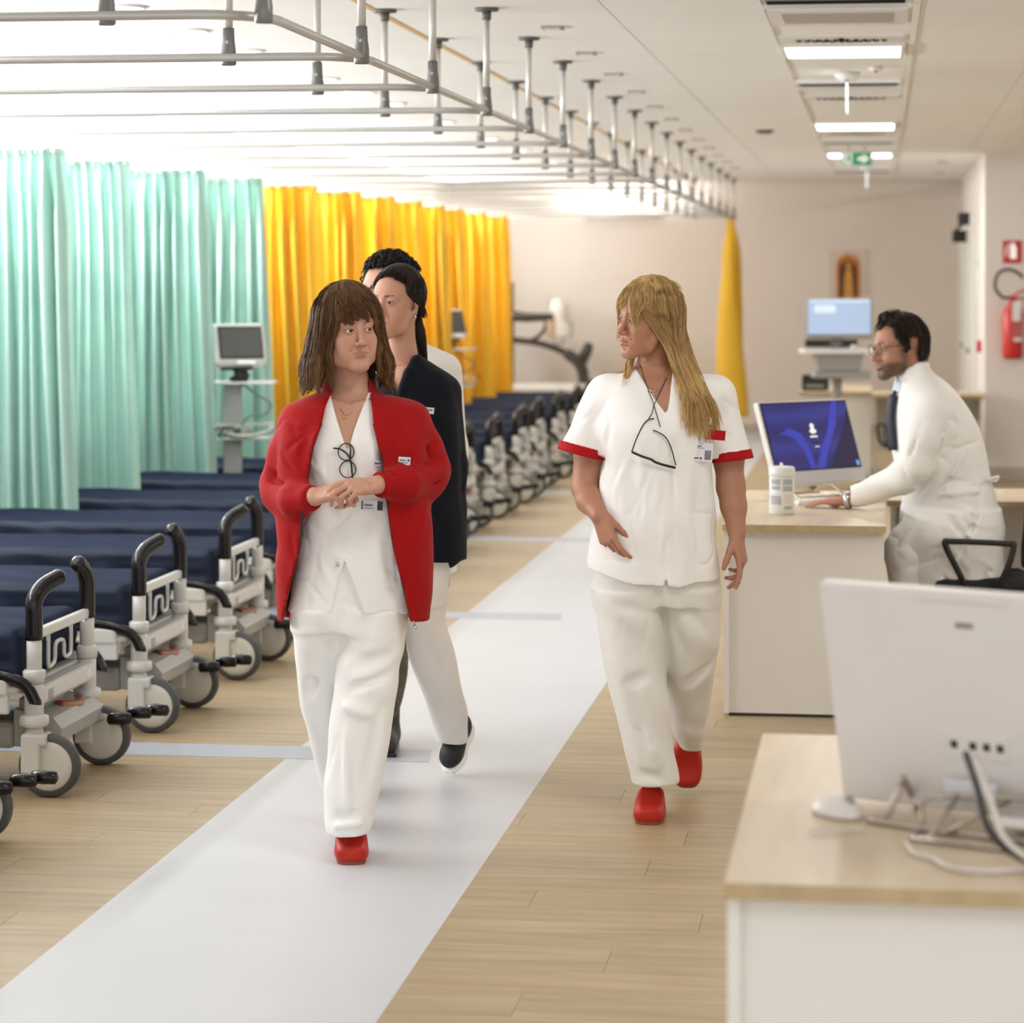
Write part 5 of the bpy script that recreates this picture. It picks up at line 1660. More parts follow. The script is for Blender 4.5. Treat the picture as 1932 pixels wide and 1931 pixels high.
def scalp_guide(az, alpha0, alpha1, r=(.086, .104, .097), c=(0, .018, .030), tail=(), sweep=0.0, n=7):
    """a guide over the skull: az 0 = over the face, 90 = picture-right side of the head; tail: extra points"""
    out = []
    for i in range(n):
        a = alpha0 + (alpha1 - alpha0) * i / (n - 1)
        z_ = az + sweep * (i / (n - 1)) ** 1.4
        out.append((c[0] + r[0] * math.sin(a * D2R) * math.sin(z_ * D2R), c[1] - r[1] * math.sin(a * D2R) * math.cos(z_ * D2R), c[2] + r[2] * math.cos(a * D2R)))
    return out + list(tail)

def body_grid(head, hands, lo, hi, fine=.0023, coarse=.008):
    """grid fine around the head and hands only"""
    fr = [[], [], []]
    for c, e in [(head, .125)] + [(h, .105) for h in hands]:
        for a in range(3): fr[a].append((c[a] - e, c[a] + e))
    return SDF(*[axis(lo[a], hi[a], coarse, fr[a], fine) for a in range(3)])

SKIN = lambda n: mat(n, (.6, .4, .3), .48, attr=True, sss=.10, bump=.04, bump_scale=420, spec=.4)
M['skin'] = SKIN('skin')
M['hair'] = mat('hair', (.1, .06, .03), .58, attr=True, spec=.22)
M['cloth_white'] = mat('white_cotton', srgb(248, 247, 244), .75, var=.015, var_scale=5, bump=.10, bump_scale=55, sheen=.2)
M['cloth_cream'] = mat('off_white_twill', srgb(232, 229, 223), .78, var=.02, var_scale=5, bump=.10, bump_scale=50, sheen=.2)
M['cloth_red'] = mat('red_fleece', srgb(158, 14, 16), .8, var=.04, var_scale=6, bump=.10, bump_scale=70, sheen=.05, spec=.15)
M['cloth_navy'] = mat('navy_fleece', srgb(15, 18, 28), .8, var=.06, var_scale=6, bump=.10, bump_scale=70, sheen=.03, spec=.15)
M['trim_red'] = mat('red_trim', srgb(172, 22, 26), .7, var=.03, spec=.15)
M['clog'] = mat('red_clog_rubber', srgb(182, 40, 28), .48, var=.05, var_scale=12, spec=.3)
M['clog_sole'] = mat('clog_sole', srgb(132, 66, 52), .6)
M['zip'] = mat('dark_zip', srgb(70, 62, 58), .4, metal=.6, bump=.6, bump_scale=900)
M['gold'] = mat('gold_chain', srgb(214, 160, 110), .25, metal=.9)
M['silver'] = mat('silver', srgb(206, 206, 206), .2, metal=.9)
M['lens'] = mat('spectacle_lens', (.95, .97, .97), .05, alpha=.05, spec=.3)
M['card'] = mat('badge_card', srgb(224, 226, 232), .35, var=.02)
M['card_blue'] = mat('badge_blue', srgb(60, 74, 120), .4)
M['photo_grey'] = mat('badge_photo', srgb(120, 120, 128), .5, var=.3, var_scale=60)
M['camo'] = mat('olive_camouflage_cloth', srgb(92, 84, 68), .8, var=.35, var_scale=16, bump=.1, bump_scale=60)
M['boot'] = mat('dark_boot', srgb(48, 48, 46), .6, var=.3, var_scale=20, bump=.15, bump_scale=80)
M['pink'] = mat('pink_sole', srgb(214, 160, 196), .5)
M['sneaker'] = mat('black_knit', srgb(26, 27, 29), .7, bump=.2, bump_scale=500)
M['shirt_blue'] = mat('pale_blue_shirt', srgb(206, 216, 228), .7, var=.02)
M['tie'] = mat('navy_tie', srgb(26, 30, 48), .6)
def front_y(F, x, z, default=0.0):
    """first solid voxel seen from the lens side at x, z"""
    i = int(np.clip(np.searchsorted(F.xs, x), 1, len(F.xs) - 1)); k = int(np.clip(np.searchsorted(F.zs, z), 1, len(F.zs) - 1))
    c = F.D[i, :, k]
    h = np.argmax(c < 0)
    if c[h] >= 0 or h == 0: return default
    t = c[h - 1] / (c[h - 1] - c[h])
    return float(F.ys[h - 1] + t * (F.ys[h] - F.ys[h - 1]))

def on(F, fig, px, py, lift=.002, y0=-.1):
    """point on the front of solid F at picture position px, py (found at the figure's own depth)"""
    y = y0
    for _ in range(3):
        p = fig.P(px, py, y)
        y = front_y(F, p[0], p[2], y)
    p = fig.P(px, py, y - lift)
    return p

def clog(fig, toe, heel, name='clog', width=.098, lift=0.0):
    """toe and heel: floor-level points of the sole"""
    toe, heel = np.asarray(toe, float), np.asarray(heel, float)
    f = unit(toe - heel); L = np.linalg.norm(toe - heel)
    up = np.array([0, 0, 1.0]); up = unit(up - f * (up @ f)); s = np.cross(f, up)
    R = np.stack([s, f, up], 1)
    W = lambda a, b, c: heel + s * a + f * b + up * c
    pts = np.stack([W(a, b, c) for a in (-.07, .07) for b in (-.03, L + .03) for c in (-.02, .14)])
    lo, hi = pts.min(0), pts.max(0)
    F = SDF(axis(lo[0], hi[0], .004), axis(lo[1], hi[1], .004), axis(lo[2], hi[2], .004))
    h = width / 2
    def upper(x, y, z):
        dx, dy, dz = x - heel[0], y - heel[1], z - heel[2]
        a = dx * s[0] + dy * s[1] + dz * s[2]; b = dx * f[0] + dy * f[1] + dz * f[2]; c = dx * up[0] + dy * up[1] + dz * up[2]
        u = np.clip(b / L, 0, 1)
        w = h * np.clip(1 - np.abs(2 * u - 1) ** 4.5, 0, 1) ** .32 * (.80 + .22 * np.clip((u - .25) / .4, 0, 1))
        top = .050 + .046 * np.exp(-((u - .50) / .20) ** 2) + .020 * np.exp(-((u - .08) / .14) ** 2)
        r = .020
        qx = np.abs(a) - (w - .10 * np.clip(c - .02, 0, 1)) + r
        qz = np.maximum(c - top + r, .004 + r - c); qb = np.abs(b - L / 2) - L / 2 + r
        m = np.sqrt(np.maximum(qx, 0) ** 2 + np.maximum(qz, 0) ** 2 + np.maximum(qb, 0) ** 2) - r
        return np.maximum(np.where((qx < 0) & (qz < 0) & (qb < 0), np.maximum(np.maximum(qx, qz), qb) - r, m), .004 - c)
    F.func(lo - .1, hi + .1, upper)
    F.ell(W(0, L * .20, .100), (h * .60, L * .24, .060), R, .008, 's')                 # opening for the foot
    for q in range(4):
        F.ell(W(h * .98, L * (.52 + .05 * q), .042), (.006, .005, .005), R, .001, 's')
    o = solid(name, F, M['clog'], fig.root)
    v = []
    n = 22
    for c in (0.0, .010):
        for i in range(n):
            a = 2 * math.pi * i / n
            wq = h * (.86 + .12 * math.sin(a)) * .98
            sg = lambda q: math.copysign(abs(q) ** .55, q)
            v.append(W(wq * sg(math.cos(a)), L * .5 + L * .48 * sg(math.sin(a)), c))
    MB().add(v, [tuple(range(n - 1, -1, -1)), tuple(range(n, 2 * n))] + [(i, (i + 1) % n, n + (i + 1) % n, n + i) for i in range(n)]).build('sole', M['clog_sole'], o)
    return o

def card(fig, c, w, h, m, name, th=.0016, tilt=0.0, yaw=0.0):
    b = MB().box(-w / 2, w / 2, -th, 0, -h / 2, h / 2)
    return b.build(name, m, fig.root, tuple(c), (0, tilt * D2R, yaw * D2R))

def sub_box(parent, name, m, x0, x1, z0, z1, y=-.0022, th=.0006):
    return MB().box(x0, x1, y - th, y, z0, z1).build(name, m, parent)

# ================================================================ person 1: red fleece jacket
def red_woman():
    fig = Fig(665, 7.6, 'woman in an open red fleece jacket over white tunic, hands clasped in front')
    P, row = fig.P, fig.row
    H = Head(P(659, 624, -.03), 24, 0, -3, .925)
    # tunic and chest rows
    TUN = [row(738, 618, 704, -.040, .075), row(752, 590, 735, -.060, .085), row(770, 562, 768, -.085, .10), row(805, 556, 776, -.112, .105), row(850, 562, 772, -.132, .105),
           row(900, 572, 765, -.128, .10), row(960, 572, 764, -.122, .10), row(1050, 560, 772, -.125, .115), row(1150, 545, 778, -.128, .12)]
    # ---- body: head, neck, chest, arms and hands in one surface
    wl, wr = P(594, 938, -.19), P(712, 915, -.20)
    F = body_grid(H.o, [P(622, 930, -.2), P(684, 922, -.2)], (-.29, -.33, .55), (.30, .17, 1.68))
    build_head(F, H, nose=1.08, cheek=1.05, eye=.84, jaw=1.03, lip=.60)
    F.chain([H.T(0, .028, -.05), P(660, 722, .028), P(660, 765, .035)], [.052, .051, .058], .022)
    for s, px_ in ((-1, 580), (1, 752)): F.cap(P(660, 742, .04), P(px_, 800, .03), .032, .036, .04)
    F.zloft([(t[0], t[1] + .03, t[2] - .03, t[3], t[4]) if i > 1 else t for i, t in enumerate(TUN[:6])], 2.3, .03, grow=-.013)
    # collar bones
    for s in (-1, 1): F.cap(P(660 + s * 8, 765, -.062), P(660 + s * 40, 755, -.045), .006, .006, .012)
    # arms inside the sleeves
    F.chain([P(570, 815, .025), P(532, 917, .025), wl], [.036, .034, .026], .02)
    F.chain([P(768, 808, .025), P(804, 890, .025), wr], [.036, .034, .026], .02)
    # her right hand (picture left): back of the hand to the lens, fingers curling down and across
    build_hand(F, wl, P(640, 925, -.235) - wl, (.10, .55, -.80), 1, [(.15, .30, .2), (.75, 1.1, .7), (.9, 1.3, .8), (1.0, 1.3, .8)], .95, .1, (.35, .75, .2), .5)
    build_hand(F, wr, P(660, 921, -.245) - wr, (-.10, .50, -.82), -1, [(.30, .45, .3), (.45, .8, .5), (.65, 1.0, .7), (.8, 1.1, .7)], .95, .1, (.30, .85, .1), .4)
    skin = srgb(196, 148, 124)
    solid('body', F, M['skin'], fig.root, 1, lambda V: head_tint(H, V, skin, srgb(176, 118, 104), srgb(110, 78, 60), .7, lipw=.72))
    build_eyes(fig, H, 16, (.07, .04, .02))

    # ---- tunic
    T_ = SDF(axis(-.26, .26, .0048), axis(-.20, .20, .0048), axis(.66, 1.40, .0048))
    T_.zloft(TUN, 2.3, 0)
    zv, zt = P(660, 843)[2], P(660, 735)[2]
    xc0, xc1 = P(661, 843)[0], P(658, 735)[0]
    def vcut(x, y, z):
        t = (z - zv) / (zt - zv)
        return np.maximum(np.abs(x - (xc0 + (xc1 - xc0) * t)) - (.0005 + .056 * np.clip(t, 0, 1.3) ** .9), np.maximum(y - .0, -(z - zv)))
    T_.func((-.2, -.3, zv - .02), (.2, .02, 1.45), vcut, 0, 's')
    T_.ell(P(659, 722, .02), (.062, .075, .05), None, .01, 's')
    # front slit, an inverted V below the waist
    zs0, zs1 = P(655, 1045)[2], P(655, 1152)[2]
    xl, xr, xm = P(632, 1152)[0], P(693, 1152)[0], P(655, 1045)[0]
    def slit(x, y, z):
        t = np.clip((zs0 - z) / (zs0 - zs1), 0, 1.2)
        return np.maximum(np.maximum((xm + (xl - xm) * t) - x, x - (xm + (xr - xm) * t)), np.maximum(y + .03, z - zs0))
    T_.func((-.2, -.3, .5), (.2, 0, zs0), slit, 0, 's')
    T_.ripple((-.3, -.3, .5), (.3, .2, 1.5), .0042, (30, 22, 12), 3)
    for a, b, w_, am in (((660, 845), (656, 1045), .007, .004), ((600, 905), (640, 1000), .02, .008), ((715, 960), (690, 1060), .02, .008), ((580, 980), (650, 1040), .018, .007), ((720, 1000), (745, 1120), .02, .006), ((600, 780), (592, 900), .02, .006), ((728, 800), (722, 900), .02, .006), ((640, 850), (625, 960), .016, .006), ((690, 850), (700, 950), .016, .006)):
        T_.crease(on(T_, fig, *a, lift=0), on(T_, fig, *b, lift=0), w_, am)
    for pk in ([(566, 1018), (602, 1022), (592, 1092), (560, 1090)], [(716, 1024), (744, 1024), (752, 1112), (728, 1108)]):
        for a, b in zip(pk, pk[1:]): T_.crease(on(T_, fig, *a, lift=0), on(T_, fig, *b, lift=0), .0055, .0045)
    T_.random_folds(40, 33, (-.15, .15), (.72, 1.2), (.35, 1), .5, (.05, .14), (.006, .011), (.002, .005))
    solid('tunic', T_, M['cloth_white'], fig.root, 1)
    p = on(T_, fig, 637, 1066); MB().sphere(p, .006, 10, 6).build('snap_button', M['silver'], fig.root)

    # ---- trousers
    Z = SDF(axis(-.26, .24, .006), axis(-.24, .62, .006), axis(.03, .98, .006))
    Z.zloft([row(1010, 560, 768, -.11, .11), row(1090, 552, 770, -.115, .12), row(1140, 549, 768, -.115, .125), row(1185, 550, 764, -.11, .12)], 2.3, 0)
    Z.zloft([row(1150, 642, 767, -.12, .11), row(1200, 640, 763, -.12, .09), row(1260, 633, 755, -.13, .07), row(1330, 626, 745, -.14, .05), row(1400, 619, 736, -.145, .03), row(1480, 612, 720, -.15, .03), row(1530, 611, 708, -.155, .04), row(1556, 613, 702, -.165, .05), row(1568, 617, 698, -.165, .05)], 2.25, .03)
    Z.zloft([row(1150, 550, 652, -.10, .12), row(1200, 553, 650, -.08, .14), row(1260, 558, 646, -.03, .18), row(1320, 566, 645, .04, .24), row(1390, 583, 655, .14, .32), row(1450, 598, 668, .24, .41), row(1500, 610, 676, .31, .48)], 2.25, .03)
    crz = lambda p_, q_, w_, am_: Z.crease(p_, q_, w_ * .75, am_ * 1.5)
    crz(P(700, 1170, -.13), P(650, 1290, -.14), .02, .010); crz(P(755, 1230, -.10), P(660, 1260, -.14), .022, .010)
    crz(P(745, 1270, -.1), P(650, 1305, -.14), .018, .009); crz(P(640, 1330, -.14), P(700, 1350, -.15), .02, -.010)
    crz(P(720, 1340, -.13), P(690, 1480, -.15), .02, .010); crz(P(650, 1380, -.15), P(655, 1530, -.16), .018, -.008)
    crz(P(615, 1545, -.15), P(690, 1535, -.16), .014, .009); crz(P(625, 1560, -.16), P(705, 1552, -.16), .012, -.008)
    crz(P(680, 1200, -.13), P(690, 1150, -.13), .02, .010); crz(P(600, 1250, -.0), P(575, 1330, .03), .02, .010)
    Z.ripple((-.4, -.4, 0), (.4, .8, 1.2), .0032, (16, 14, 34), 7)
    Z.random_folds(70, 31, (-.2, .18), (.08, .75), (.7, .7), .6, (.10, .26), (.008, .012), (.0015, .004))
    solid('trousers', Z, M['cloth_white'], fig.root, 1)

    # ---- jacket
    J = SDF(axis(-.33, .34, .0052), axis(-.30, .24, .0052), axis(.60, 1.42, .0052))
    J.zloft([row(742, 596, 712, -.060, .100), row(754, 562, 766, -.078, .110), row(772, 536, 798, -.105, .122), row(850, 524, 812, -.155, .130), row(950, 520, 814, -.160, .130), row(1050, 521, 817, -.162, .140), row(1110, 520, 818, -.165, .145), row(1168, 524, 810, -.160, .145)], 2.25, 0)
    for a, b, w_, am in (((745, 785, -.11), (758, 850, -.14), .014, .010), ((732, 800, -.12), (740, 900, -.15), .010, .007), ((580, 790, -.12), (565, 880, -.14), .014, .010), ((602, 800, -.13), (590, 850, -.14), .009, -.007), ((780, 960, -.15), (805, 1120, -.13), .014, .010), ((760, 1000, -.16), (785, 1130, -.15), .010, -.007), ((545, 980, -.14), (538, 1110, -.13), .014, .010)):
        J.crease(P(*a), P(*b), w_, am)
    J.ripple((-.5, -.5, .5), (.5, .4, 1.5), .0032, (22, 16, 26), 11)
    J.random_folds(14, 23, (-.24, .24), (.70, 1.0), (.15, 1), .3, (.08, .2), (.010, .016), (.003, .007))
    J.shell(.020)
    Ltab = [(742, 622), (770, 612), (800, 606), (850, 590), (900, 582), (960, 574), (1030, 566), (1100, 548), (1175, 530)]
    Rtab = [(742, 692), (770, 700), (800, 704), (850, 716), (900, 726), (960, 732), (1030, 742), (1100, 758), (1175, 774)]
    zt_ = lambda tab: [(P(a, b, -.13)[2], P(a, b, -.13)[0]) for b, a in tab]
    Lz, Rz = zt_(Ltab), zt_(Rtab)
    def opening(x, y, z):
        zz = z.ravel()
        l = hermite(zz, Lz, 1).reshape(1, 1, -1); r = hermite(zz, Rz, 1).reshape(1, 1, -1)
        return np.maximum(np.maximum(l - x, x - r), y - .02)
    J.func((-.3, -.4, .5), (.3, .03, 1.5), opening, 0, 's')
    # stand collar
    co = SDF(J.xs, J.ys, J.zs)
    co.zloft([row(716, 612, 708, -.030, .100), row(735, 606, 710, -.045, .105), row(775, 600, 716, -.080, .110)], 2.2, 0)
    co.shell(.011); co.func((-.3, -.4, .5), (.3, .03, 1.5), opening, 0, 's')
    J.D = np.minimum(J.D, co.D)
    # sleeves
    J.cap(P(626, 764, .035), P(572, 800, .025), .032, .052, .03)
    J.cap(P(694, 762, .035), P(764, 794, .025), .032, .052, .03)
    J.chain([P(566, 808, .02), P(544, 860, .03), P(528, 915, .03), P(532, 932, .0)], [.058, .055, .053, .054], .03)
    J.chain([P(532, 932, .0), P(560, 944, -.12), P(583, 941, -.17)], [.054, .048, .039], .02)
    J.chain([P(772, 802, .02), P(796, 850, .03), P(810, 888, .03), P(803, 902, -.0)], [.060, .058, .056, .057], .03)
    J.chain([P(803, 902, .0), P(762, 912, -.13), P(724, 914, -.18)], [.057, .050, .040], .02)
    for w0, w1 in ((P(583, 941, -.17), wl), (P(724, 914, -.18), wr)):
        n_ = unit(w1 - w0)
        J.func(w0 - .10, w0 + .10, lambda x, y, z: np.where((x - w0[0]) ** 2 + (y - w0[1]) ** 2 + (z - w0[2]) ** 2 < .0064, (x - w0[0]) * n_[0] + (y - w0[1]) * n_[1] + (z - w0[2]) * n_[2] - .022, -1), op='i')
    for a, b, w_, am in (((552, 800, -.03), (530, 890, -.03), .010, .008), ((506, 890, -.02), (550, 912, -.05), .009, .009), ((512, 908, -.03), (562, 925, -.14), .009, .010), ((520, 925, -.06), (565, 938, -.15), .008, -.008), ((520, 945, -.04), (560, 962, -.13), .009, .009),
                         ((832, 868, -.02), (780, 886, -.10), .009, .010), ((838, 890, -.02), (786, 905, -.12), .009, -.009), ((835, 905, -.02), (775, 925, -.13), .009, .010), ((785, 815, -.04), (812, 870, -.03), .010, .008), ((738, 885, -.19), (744, 935, -.18), .008, .008)):
        J.crease(P(*a), P(*b), w_ * 1.1, am * 1.7)
    J.random_folds(34, 21, (-.25, -.13), (1.0, 1.24), (.9, .5), .6, (.05, .13), (.006, .010), (.003, .007))
    J.random_folds(34, 22, (.17, .28), (1.0, 1.24), (.9, .5), .6, (.05, .13), (.006, .010), (.003, .007))
    jk = solid('jacket', J, M['cloth_red'], fig.root, 1)
    for tab in (Ltab, Rtab):
        pts = []
        for zz, xx in zt_(tab)[2:]:
            sg = -1 if tab is Ltab else 1
            if zz < .66: zz = .665
            pts.append((xx + sg * .001, front_y(J, xx + sg * .010, zz, -.15) + .004, zz))
        MB().tube(bez(pts, 5), .0032, 6).build('zip', M['zip'], jk)
    q = np.array(pts[-1]) + np.array([0, -.004, .016])
    MB().tube([q, q + np.array([.006, -.002, -.014]), q + np.array([.010, 0, -.03])], [.004, .003, .004], 8).sphere(q + np.array([.012, 0, -.034]), .0055, 8, 6).build('zip_pull', M['silver'], jk)
    c = card(fig, on(J, fig, 763, 870, .010, -.15), .034, .022, M['card'], 'name_label', tilt=4)
    sub_box(c, 'print', M['photo_grey'], -.013, .004, .0, .004); sub_box(c, 'print', M['photo_grey'], -.013, .010, -.006, -.004); sub_box(c, 'crest', M['card_blue'], .009, .014, -.001, .006)

    # ---- shoes
    clog(fig, P(663, 1629, -.14) * np.array([1, 1, 0]), np.array([P(664, 1600, .10)[0], .085, 0]))
    clog(fig, np.array([P(652, 1500, .40)[0], .36, .0]), np.array([P(655, 1500, .58)[0], .55, .10]))

    # ---- small things she wears
    nk = [on(F, fig, *q, lift=.0015, y0=-.08) for q in ((634, 752), (642, 772), (650, 782), (656, 784), (668, 774), (684, 752))]
    MB().tube(bez(nk, 4), .0010, 5).build('necklace', M['gold'], fig.root)
    p = on(F, fig, 649, 788, .003, -.08); MB().sphere(p, (.003, .002, .007), 8, 6).build('pendant', M['gold'], fig.root)
    # spectacles hooked into the neckline
    gl = empty('spectacles'); gl.parent = fig.root
    for (cx, cy) in ((653, 853), (656, 886)):
        cpt = on(T_, fig, cx, cy, .008, -.13)
        ring = [tuple(cpt + np.array([.0225 * math.cos(a * .3307), .004 * math.sin(a * .33), .0235 * math.sin(a * .3307)])) for a in range(20)]
        MB().tube(ring, .0018, 6, caps=False).build('rim', M['black'], gl)
        MB().lathe([(.0003, 0), (.0215, 0), (.0215, .0008), (.0003, .0008)], 20, Matrix.Translation(cpt) @ Matrix.Rotation(math.radians(90), 4, 'X')).build('lens', M['lens'], gl)
    arm = [on(T_, fig, *q, lift=.011, y0=-.13) for q in ((629, 846), (642, 848), (656, 858), (662, 872), (664, 890), (666, 908))]
    MB().tube(bez([tuple(a) for a in arm], 4), .0026, 6).build('temple_arm', M['black'], gl)
    MB().tube([tuple(on(T_, fig, 661, 838, .009, -.13)), tuple(on(T_, fig, 661, 872, .010, -.13))], .0022, 6).build('bridge', M['black'], gl)
    # button badge, lanyard ribbon and identity card
    b = on(T_, fig, 713, 877, .004, -.13)
    bd = MB().lathe([(.0003, -.001), (.0125, -.001), (.0125, .002), (.0003, .003)], 22, Matrix.Translation(b) @ Matrix.Rotation(math.radians(90), 4, 'X')).build('button_badge', M['card'], fig.root)
    MB().box(-.009, .009, -.0042, -.0032, .001, .006).build('badge_print', M['card_blue'], bd, tuple(b)); MB().box(-.003, .003, -.0042, -.0032, -.008, -.004).build('badge_mark', M['red'], bd, tuple(b))
    MB().tube([tuple(on(T_, fig, *q, lift=.004, y0=-.13)) for q in ((719, 848), (718, 862), (717, 872))], .004, 6, flat=.4).build('ribbon', M['card_blue'], fig.root)
    c = card(fig, on(T_, fig, 702, 954, .006, -.13), .062, .030, M['card'], 'identity_card', tilt=3)
    sub_box(c, 'print', M['photo_grey'], -.022, .002, -.002, .003); sub_box(c, 'print', M['photo_grey'], -.022, .006, -.009, -.007); sub_box(c, 'portrait', M['dark_gap'], .015, .030, -.013, .013); sub_box(c, 'stripe', M['card_blue'], -.030, -.026, -.012, .012)

    # ---- hair: brown, layered, to the shoulders
    rnd = random.Random(5)
    guides = []
    part = 12
    for az in range(-176, 184, 9):
        j = lambda s_: rnd.uniform(-s_, s_)
        a_ = abs(az)
        if a_ < 40:     # fringe, swept to the picture's right
            g = scalp_guide(az * .9 - 14, 12, 88 + j(9) - .55 * max(0, az), (.088, .112, .103), sweep=30 + az * .45)
            guides.append(g); continue
        sgn = 1 if az > 0 else -1
        if a_ < 64: end, fl = -.150 + j(.02), 1.02
        elif a_ < 140: end, fl = -.182 + j(.02), (1.34 if az < 0 else 1.20)
        else: end, fl = -.180 + j(.02), 1.08
        sx, cy = math.sin(az * D2R), -math.cos(az * D2R)
        if a_ < 64: sx = sgn * max(abs(sx), .80); cy = -.42
        tl = []
        ph_ = rnd.uniform(0, 6.28)
        for f_, w_ in ((.22, .40), (.42, .85), (.6, .95), (.78, 1.05), (.9, .95), (1.0, 1.25 if rnd.random() < .5 else .6)):
            rr = 1.04 + (fl - 1.0) * w_ + .05 * math.sin(f_ * 9 + ph_)
            z_ = -.02 + (end + .02) * f_
            tl.append((.097 * sx * rr + j(.004), .018 + .110 * cy * rr + j(.004), z_))
        guides.append(scalp_guide(az, 8, 88, (.096, .112, .108), tail=tl))
    for k_ in range(8):   # crown lift
        guides.append(scalp_guide(-160 + 45 * k_, 0, 60, (.096, .112, .112)))
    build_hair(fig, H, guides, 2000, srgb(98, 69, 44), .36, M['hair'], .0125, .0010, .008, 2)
    return fig
red_woman()
# ================================================================ person 2: blonde woman in the short-sleeved tunic
def blonde_woman():
    fig = Fig(1240, 8.15, 'woman with long blonde hair in a white short-sleeved tunic with red trim')
    P, row = fig.P, fig.row
    H = Head(P(1222, 603, -.02), -58, 2, 4, .935)
    TUN = [row(692, 1206, 1272, -.050, .075), row(705, 1172, 1318, -.065, .085), row(722, 1140, 1354, -.090, .100), row(760, 1128, 1362, -.125, .11), row(820, 1126, 1354, -.155, .12),
           row(880, 1130, 1347, -.150, .12), row(940, 1128, 1346, -.148, .12), row(1000, 1118, 1348, -.150, .13), row(1060, 1108, 1356, -.150, .14), row(1100, 1106, 1360, -.150, .145)]
    wl, wr = P(1130, 972, -.10), P(1390, 1008, -.03)
    F = body_grid(H.o, [P(1140, 1000, -.12), P(1396, 1050, -.04)], (-.34, -.30, .64), (.36, .19, 1.69), .0024)
    build_head(F, H, nose=1.02, mouth_open=.0035, eye=.95, lip=.85)
    F.chain([H.T(0, .030, -.05), P(1238, 690, .03), P(1240, 730, .035)], [.052, .052, .060], .022)
    for px_ in (1150, 1335): F.cap(P(1240, 702, .04), P(px_, 735, .03), .034, .045, .04)
    F.zloft([(t[0], t[1] + (.02 if i > 2 else 0), t[2] - (.02 if i > 2 else 0), t[3] + (.016 if i > 3 else 0), t[4]) for i, t in enumerate(TUN[:6])], 2.3, .03, grow=-.013)
    F.chain([P(1145, 745, .02), P(1112, 850, .03), P(1103, 918, .02), P(1112, 945, -.04), wl], [.055, .046, .040, .038, .027], .02)
    F.chain([P(1345, 745, .02), P(1374, 860, .03), P(1379, 920, .02), P(1384, 955, .0), wr], [.055, .047, .042, .038, .027], .02)
    build_hand(F, wl, P(1152, 1028, -.13) - wl, (.75, .45, -.25), 1, [(.15, .35, .2), (.35, .5, .3), (.5, .6, .4), (.6, .7, .4)], .98, .15, (.2, .8, .35), .4)
    build_hand(F, wr, P(1399, 1062, -.05) - wr, (-.85, .35, -.1), -1, [(.10, .25, .2), (.30, .55, .35), (.5, .8, .5), (.6, .9, .5)], 1.0, .25, (.35, .85, .35), .3)
    skin = srgb(176, 126, 100)
    solid('body', F, M['skin'], fig.root, 1, lambda V: head_tint(H, V, skin, srgb(172, 100, 88), srgb(120, 88, 62), .7, lipw=.85))
    build_eyes(fig, H, -6, (.045, .045, .04))

    T_ = SDF(axis(-.32, .34, .0048), axis(-.24, .22, .0048), axis(.70, 1.42, .0048))
    T_.zloft(TUN, 2.3, 0)
    # sleeves
    sl0, sl1 = P(1146, 752, .02), P(1098, 852, .015)
    sr0, sr1 = P(1345, 750, .02), P(1377, 862, .015)
    T_.cap(P(1205, 722, .035), P(1150, 755, .02), .034, .064, .03)
    T_.cap(P(1275, 722, .035), P(1342, 755, .02), .034, .064, .03)
    T_.cap(sl0, sl1, .072, .070, .03); T_.cap(sr0, sr1, .072, .066, .03)
    def cutoff(F_, p, n_, off, rad=.12):
        F_.func(p - rad, p + rad, lambda x, y, z: np.where((x - p[0]) ** 2 + (y - p[1]) ** 2 + (z - p[2]) ** 2 < rad * rad, (x - p[0]) * n_[0] + (y - p[1]) * n_[1] + (z - p[2]) * n_[2] - off, -1), op='i')
    nl, nr = unit(sl1 - sl0 + np.array([.03, 0, -.02])), unit(sr1 - sr0 - np.array([.03, 0, 0]))
    cutoff(T_, sl1, nl, .0, .105); cutoff(T_, sr1, nr, .0, .10)
    zv, zt = P(1252, 772)[2], P(1240, 695)[2]
    xc0, xc1 = P(1252, 772)[0], P(1236, 695)[0]
    def vcut(x, y, z):
        t = (z - zv) / (zt - zv)
        return np.maximum(np.abs(x - (xc0 + (xc1 - xc0) * t)) - (.0005 + .056 * np.clip(t, 0, 1.3) ** .9), np.maximum(y, -(z - zv)))
    T_.func((-.2, -.3, zv - .02), (.2, .02, 1.45), vcut, 0, 's')
    T_.ell(P(1238, 678, .02), (.062, .075, .05), None, .01, 's')
    # rounded hem: lower in the middle, small notch at the front
    hz = lambda x: P(1252, 1097)[2] + .0 * x
    zc = P(1252, 1098)[2]
    T_.func((-.5, -.4, .6), (.5, .4, .95), lambda x, y, z: (zc + .055 * np.clip(-(x + .01) / .22, 0, 1) ** 1.5 + .018 * np.clip((x - .06) / .14, 0, 1)) - z + 0 * y, op='i')
    xn = P(1252, 1098)[0]
    T_.func((-.2, -.3, .6), (.2, 0, .8), lambda x, y, z: np.maximum(np.abs(x - xn) - np.clip((zc + .024 - z) * .28, 0, .01), y + .05), 0, 's')
    T_.ripple((-.5, -.4, .6), (.5, .4, 1.5), .0046, (30, 20, 14), 5)
    C_ = lambda a, b, w_, am: T_.crease(on(T_, fig, *a, lift=0), on(T_, fig, *b, lift=0), w_, am)
